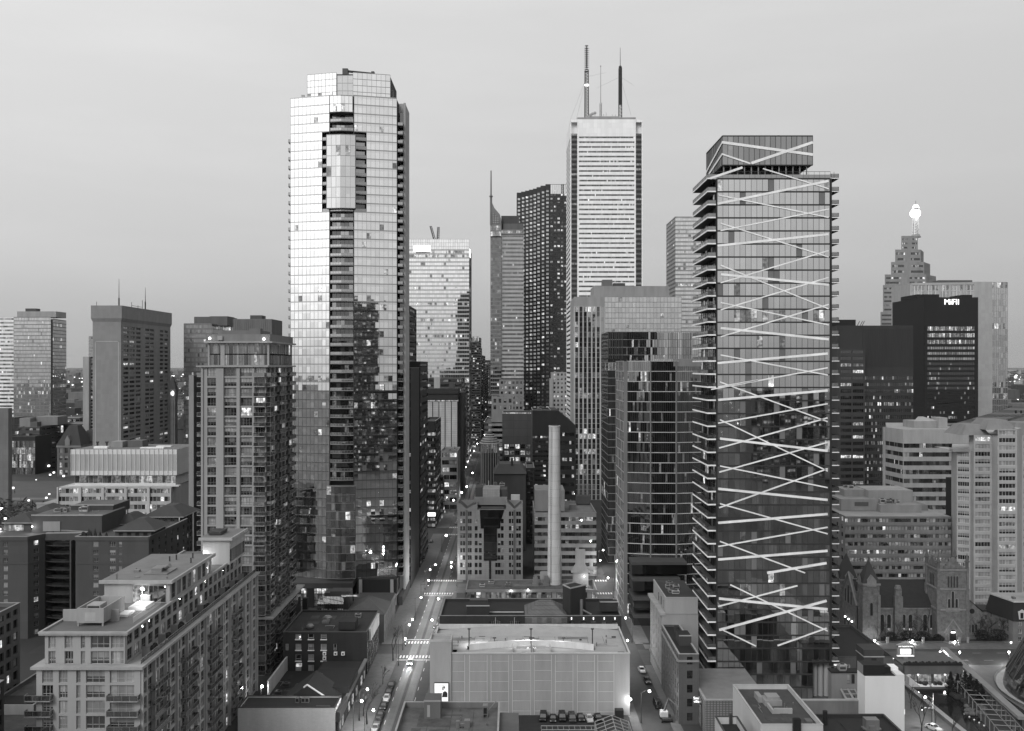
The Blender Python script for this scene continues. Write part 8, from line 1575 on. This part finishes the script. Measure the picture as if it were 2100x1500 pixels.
for i, (px, v, k) in enumerate(((1045, .2, 'saloon'), (1114, .012, 'van'), (1134, .02, 'saloon'), (1153, .012, 'van'), (1173, .05, 'van'), (1191, .03, 'saloon'), (1208, .5, 'saloon'), (1227, .01, 'saloon'))):
    x = wx(px, 261.5); car(['lone grey saloon by the near flat roof in the car park', 'black van leftmost of the car park row', 'black saloon second in the car park row', 'black van third in the car park row', 'dark grey van in the middle of the car park row', 'dark saloon left of the white one in the car park', 'white saloon in the car park row', 'black saloon half hidden by the steel frame'][i], x, 261 + (i % 2) * .7, v, rz=R(-6 + 2 * i), kind=k, grp='cars in the small car park')
x, y = gpos(1915, 1497); car('white saloon on the sidewalk edge beside the bare tree', x, y, .6, rz=R(25), grp='cars by the plaza')
# cherry picker on the right street
x, y = gpos(1366, 1478); b = Thing('boom_lift', 'dark boom lift with folded arm and basket on the right street', 'lift', x, y); c = MB(); c.box(x - 1.2, x + 1.2, y - 2, y + 2, .6, 1.1); b.part('chassis', c, wall(.05))
for sx in (-1, 1):
    for sy in (-1, 1): c = MB(); c.tube((x + sx * 1.05, y + sy * 1.5, .55), (x + sx * 1.45, y + sy * 1.5, .55), .55, 12); b.part('wheel', c, BLACK)
c = MB(); c.box(x - 1.6, x + .4, y - 1, y + 1.2, 1.2, 2.6); b.part('turret', c, wall(.45)); c = MB(); c.tube((x - .6, y, 2.5), (x + 1.4, y + 4.5, 4.4), .3, 6); c.tube((x + 1.4, y + 4.5, 4.4), (x + 3.6, y + 1, 3.2), .22, 6); b.part('boom', c, wall(.12)); c = MB(); c.box(x + 3.1, x + 4.6, y - .6, y + .8, 2.2, 2.3)
for sx, sy in ((3.1, -.6), (4.5, -.6), (3.1, .7), (4.5, .7)): c.box(x + sx, x + sx + .1, y + sy, y + sy + .1, 2.3, 3.4)
c.box(x + 3.1, x + 4.6, y - .6, y - .5, 3.3, 3.4); c.box(x + 3.1, x + 4.6, y + .7, y + .8, 3.3, 3.4); b.part('basket', c, wall(.3))

# ================================================================== trees
def bare_tree(label, x, y, h, grp, spread=.55, seed=1, v=.03, depth=5, rot=0):
    b = Thing('bare_tree', label, 'tree', x, y, 0, grp); rg = random.Random(seed); t, cr_ = MB(), MB()
    def grow(p, d, l, r, k):
        q = p + d * l; (t if k >= depth - 1 else cr_).tube(p, q, r, 5 if k > 2 else 3, r1=r * .72)
        if k == 0: return
        for i in range(rg.choice((2, 3)) if k > 1 else 3):
            nd_ = (d + Vector((rg.uniform(-1, 1), rg.uniform(-1, 1), rg.uniform(-.25, .5))) * spread).normalized(); grow(q, nd_, l * rg.uniform(.62, .85), r * .66, k - 1)
    grow(Vector((x, y, 0)), Vector((rg.uniform(-.05, .05), 0, 1)).normalized(), h * .3, h * .022, depth)
    b.part('trunk', t, wall(v)); b.part('crown', cr_, wall(v)); return b
for i, (px, py, h, lb) in enumerate(((806, 1356, 11, 'bare street tree beside the near crosswalk'), (752, 1486, 10.5, 'bare street tree beside the kerb lamp'), (745, 1470, 6.5, 'thin bare sapling by the lit shopfronts'), (785, 1405, 6, 'small bare tree by the shop signs'))):
    x, y = gpos(px, py); bare_tree(lb, x, y, h, 'bare trees on the left pavement', seed=i + 3)
for i, (x, y, h, lb) in enumerate(((104.5, 249, 10, 'spreading bare tree beside the white-walled house'), (110.5, 270, 6.5, 'thin bare tree on the sidewalk by the pool wall'), (112.5, 259, 6, 'small bare tree nearer on the pool-side sidewalk'), (112.8, 250, 6.5, 'bare sapling at the bottom of the pool-side sidewalk'))): bare_tree(lb, x, y, h, 'bare trees by the pool court', seed=20 + i)
for i, (x, y, h) in enumerate(((129, 336.5, 7), (133, 337, 6.5), (137, 336, 8), (140.5, 337.5, 7.5), (144, 337, 12), (160, 335.5, 9), (164, 336.5, 8), (168.5, 336, 8.5), (173, 336, 7), (126.5, 336, 5.5))):
    bare_tree(['bare shrub tree left of the church buttress', 'bare tree under the first lit church windows', 'bare tree before the middle church windows', 'dark bare tree behind the marquee sign', 'tallest bare tree against the church roof', 'bare tree right of the bell tower door', 'bare tree before the church annex', 'bare tree beside the porch house', 'bare tree left of the mansard house', 'low bare shrub below the front turret'][i], x, y, h, 'bare trees in the churchyard', seed=40 + i, depth=6, spread=.75, v=.035)
def leafy(label, x, y, h, r, v, grp, seed, conic=True, n=420):
    b = Thing('evergreen_tree', label, 'tree', x, y, 0, grp); rg = random.Random(seed); t = MB(); t.tube((x, y, 0), (x, y, h * .8), .16, 6, r1=.06); b.part('trunk', t, wall(.03)); c = MB()
    for i in range(n):
        f = rg.random() ** .8; z = h * (.12 + .86 * f); rr = r * ((1 - f) ** .8 if conic else math.sqrt(max(0, 1 - (2 * f - 1) ** 2))) * rg.uniform(.35, 1.1); a = rg.uniform(0, 6.283); p = Vector((x + rr * math.cos(a), y + rr * math.sin(a), z)); s = rg.uniform(.22, .5)
        u = Vector((rg.uniform(-1, 1), rg.uniform(-1, 1), rg.uniform(-.7, .2))).normalized(); w_ = u.cross(Vector((rg.uniform(-1, 1), rg.uniform(-1, 1), 1))).normalized(); c.face([p - u * s, p + w_ * s * .5, p + u * s, p - w_ * s * .5], i % 2)
    b.part('crown', c, [wall(v), wall(v * 2.4)])
for i, (px, py, h, r) in enumerate(((1950, 1424, 6.5, 1.5), (1964, 1413, 4.5, 1), (1980, 1430, 7.5, 2.1), (1990, 1432, 7, 1.8), (2003, 1440, 6.5, 2.2), (2012, 1444, 5.5, 1.8))):
    x, y = gpos(px, py); leafy(['leftmost dark evergreen on the pool island', 'small dark evergreen at the back of the pool island', 'tallest dark evergreen on the pool island', 'dark evergreen leaning in the island clump', 'broad dark evergreen right on the pool island', 'rightmost dark evergreen by the pergola'][i], x, y, h, r, .008, 'evergreens on the pool island', 70 + i)
x, y = gpos(1990, 1440); c = MB(); rg = random.Random(4); b = Thing('pool_island', 'rocky shrub-covered island edge in the dark pool', 'island', x, y); c = MB()
for i in range(26): f = i / 25; px, py = 1950 + 60 * f + rg.uniform(-4, 4), 1425 + 36 * f + rg.uniform(-3, 4); X, Y_ = gpos(px, py); c.ball((X, Y_ + 1, .4), rg.uniform(.6, 1.3), 6, 4, sz=.7)
for i in range(40): px, py = rg.uniform(1980, 2020), rg.uniform(1448, 1468); X, Y_ = gpos(px, py); c.ball((X, Y_, .4), rg.uniform(.4, .9), 6, 4, sz=.7, m=1)
b.part('rocks', c, [wall(.02), wall(.13, streak=False, var=.5, sc=1.2)])
for i in range(5):
    x, y = gpos(1988 + 10 * (i - 1), 1466 + 6 * i); b = Thing('pool_float', ['topmost white float on the pool', 'second white float on the pool', 'middle white float on the pool', 'fourth white float on the pool', 'lowest white float on the pool'][i], 'float', x, y, .1, 'small floats on the pool'); c = MB(); c.ball((x, y, .2), .22, 8, 5); b.part('ball', c, WHITE)
for i, (x, y, h, r) in enumerate(((130.5, 335.6, 3.2, 2.4), (136, 335.4, 3.8, 2.6), (141.5, 335.6, 3.4, 2.5), (146.5, 335, 2.6, 1.8), (161.5, 335, 4.2, 2.8), (167, 335.2, 4.4, 3), (172.5, 335, 3.6, 2.6))):
    leafy(['dark shrub under the first lit church windows', 'dark shrub beside the church buttress', 'dark shrub before the last nave windows', 'small dark shrub left of the bell tower door', 'dark shrub right of the bell tower door', 'broad dark shrub before the church annex', 'dark shrub beside the mansard house'][i], x, y, h, r, .012, 'dark shrubs in the churchyard', 170 + i, conic=False, n=420)
# bare wood along the civic lawn, far left, and the far city: masses nobody could count
rg = random.Random(11); c = MB()
for i in range(2600):
    x, y = rg.uniform(-420, -236), rg.uniform(548, 640); x = x + (y - 548) * -.9; z = abs(rg.gauss(0, 4.0)) + 1; u = Vector((rg.uniform(-1, 1), rg.uniform(-1, 1), rg.uniform(-.3, 1))).normalized(); s = rg.uniform(1.0, 2.6); w_ = u.cross(Vector((rg.uniform(-1, 1), rg.uniform(-1, 1), .3))).normalized(); p = Vector((x, y, z)); c.face([p - u * s, p + w_ * s * .25, p + u * s, p - w_ * s * .25])
struct('bare_wood', c, wall(.035, streak=False), 'stuff')
c = MB(); lt = MB()
for i in range(4200):
    y = 1250 * (14 ** rg.random()); x = rg.uniform(-.72, .72) * y
    if -.03 < x / y < .0 and y < 2600: continue
    wdt, d, h = rg.uniform(14, 50), rg.uniform(14, 40), rg.choice((6, 8, 10, 12, 16, 22, 30)) * rg.uniform(.7, 1.3)
    if y < 2200: h = min(h, 20)
    c.box(x, x + wdt, y, y + d, 0, h, rg.choice((0, 0, 1, 2)))
for i in range(1500):
    y = 1000 * (9 ** rg.random()); x = rg.uniform(-.62, .62) * y; s = y * .00042 * rg.uniform(.5, 1.4); z = rg.uniform(6, 16); lt.box(x - s, x + s, y - s, y + s, z - s, z + s, rg.choice((0, 0, 0, 1)))
for i in range(60): y = rg.uniform(560, 900); x = -rg.uniform(.33, .53) * y; s = rg.uniform(.3, .7); z = rg.uniform(2, 7); lt.box(x - s, x + s, y - s, y + s, z - s, z + s, rg.choice((0, 0, 1)))
for i in range(900):
    y = -rg.uniform(330, 2300); x = rg.uniform(-.7, .7) * (277 - y); s = rg.uniform(.25, .8); z = rg.uniform(6, 30); lt.box(x - s, x + s, y - s, y + s, z - s, z + s, rg.choice((0, 0, 1)))
struct('far_city', c, [wall(.05), wall(.1), wall(.18)], 'stuff'); struct('far_city_lights', lt, [lit(2.2, False), lit(6, False)], 'stuff')
sheet('lake_water', 2600, 16000, 4200, 22000, .3, glass(.02, .03, .3, rough=.12))
# lit foot of the street canyon: shopfronts, awnings and signs as small lit panels on both walls
b = Thing('shopfront_row', 'run of bright shopfronts and signs along the left wall of the deep street', 'shops', -43, 900); b2 = Thing('shopfront_row', 'run of bright shopfronts and signs along the right wall of the deep street', 'shops', -20, 900)
for i in range(90):
    for t, x in ((b, -42.7 + (i % 3) * .05), (b2, -21.3)):
        y = 575 + i * 14 + t.rng.uniform(0, 8)
        if t is b2 and y < 690: continue
        c = MB(); z = t.rng.choice((2.2, 2.6, 3.5, 6, 9)); w_ = t.rng.uniform(1.5, 5); c.box(x - .1, x + .1 if t is b else x + .05, y, y + w_, z - t.rng.uniform(.6, 2), z)
        t.part('shop_sign', c, t.rng.choice((LIT2, LIT3, lit(4, False))))
# plain city blocks behind the viewer, seen only mirrored in the glass towers
for i, (x, y, wd_, d, h) in enumerate(((101, -110, 28, 40, 152), (205, -320, 60, 50, 70), (-60, -240, 50, 60, 82), (20, -200, 60, 50, 80), (-160, -280, 60, 60, 85), (-260, -260, 70, 60, 80), (280, -240, 80, 60, 75), (400, -300, 90, 60, 70), (-400, -320, 90, 60, 70))):
    block('city_block', ['tall slab', 'second tall slab', 'blunt block', 'wide block', 'left block', 'far left block', 'right block', 'far right block', 'farthest left block'][i] + ' standing behind the viewpoint, mirrored in the towers', 'building', x, x + wd_, y, d, h, wall(.05), rear=RIB(int(h / 4), 16, .5, p=.2, g=(GDARK, GDARK)), group='buildings behind the viewpoint')

# ================================================================== air: far blocks fade towards the horizon
m, t, out = newmat('air'); p = nd(t, 'ShaderNodeVolumePrincipled'); p.inputs['Color'].default_value = (.85, .85, .85, 1); p.inputs['Density'].default_value = .000014; p.inputs['Anisotropy'].default_value = .2; t.links.new(p.outputs[0], out.inputs['Volume'])
mb = MB(); mb.box(-29000, 29000, -2400, 39000, -1, 420); struct('haze', mb, m, 'stuff')
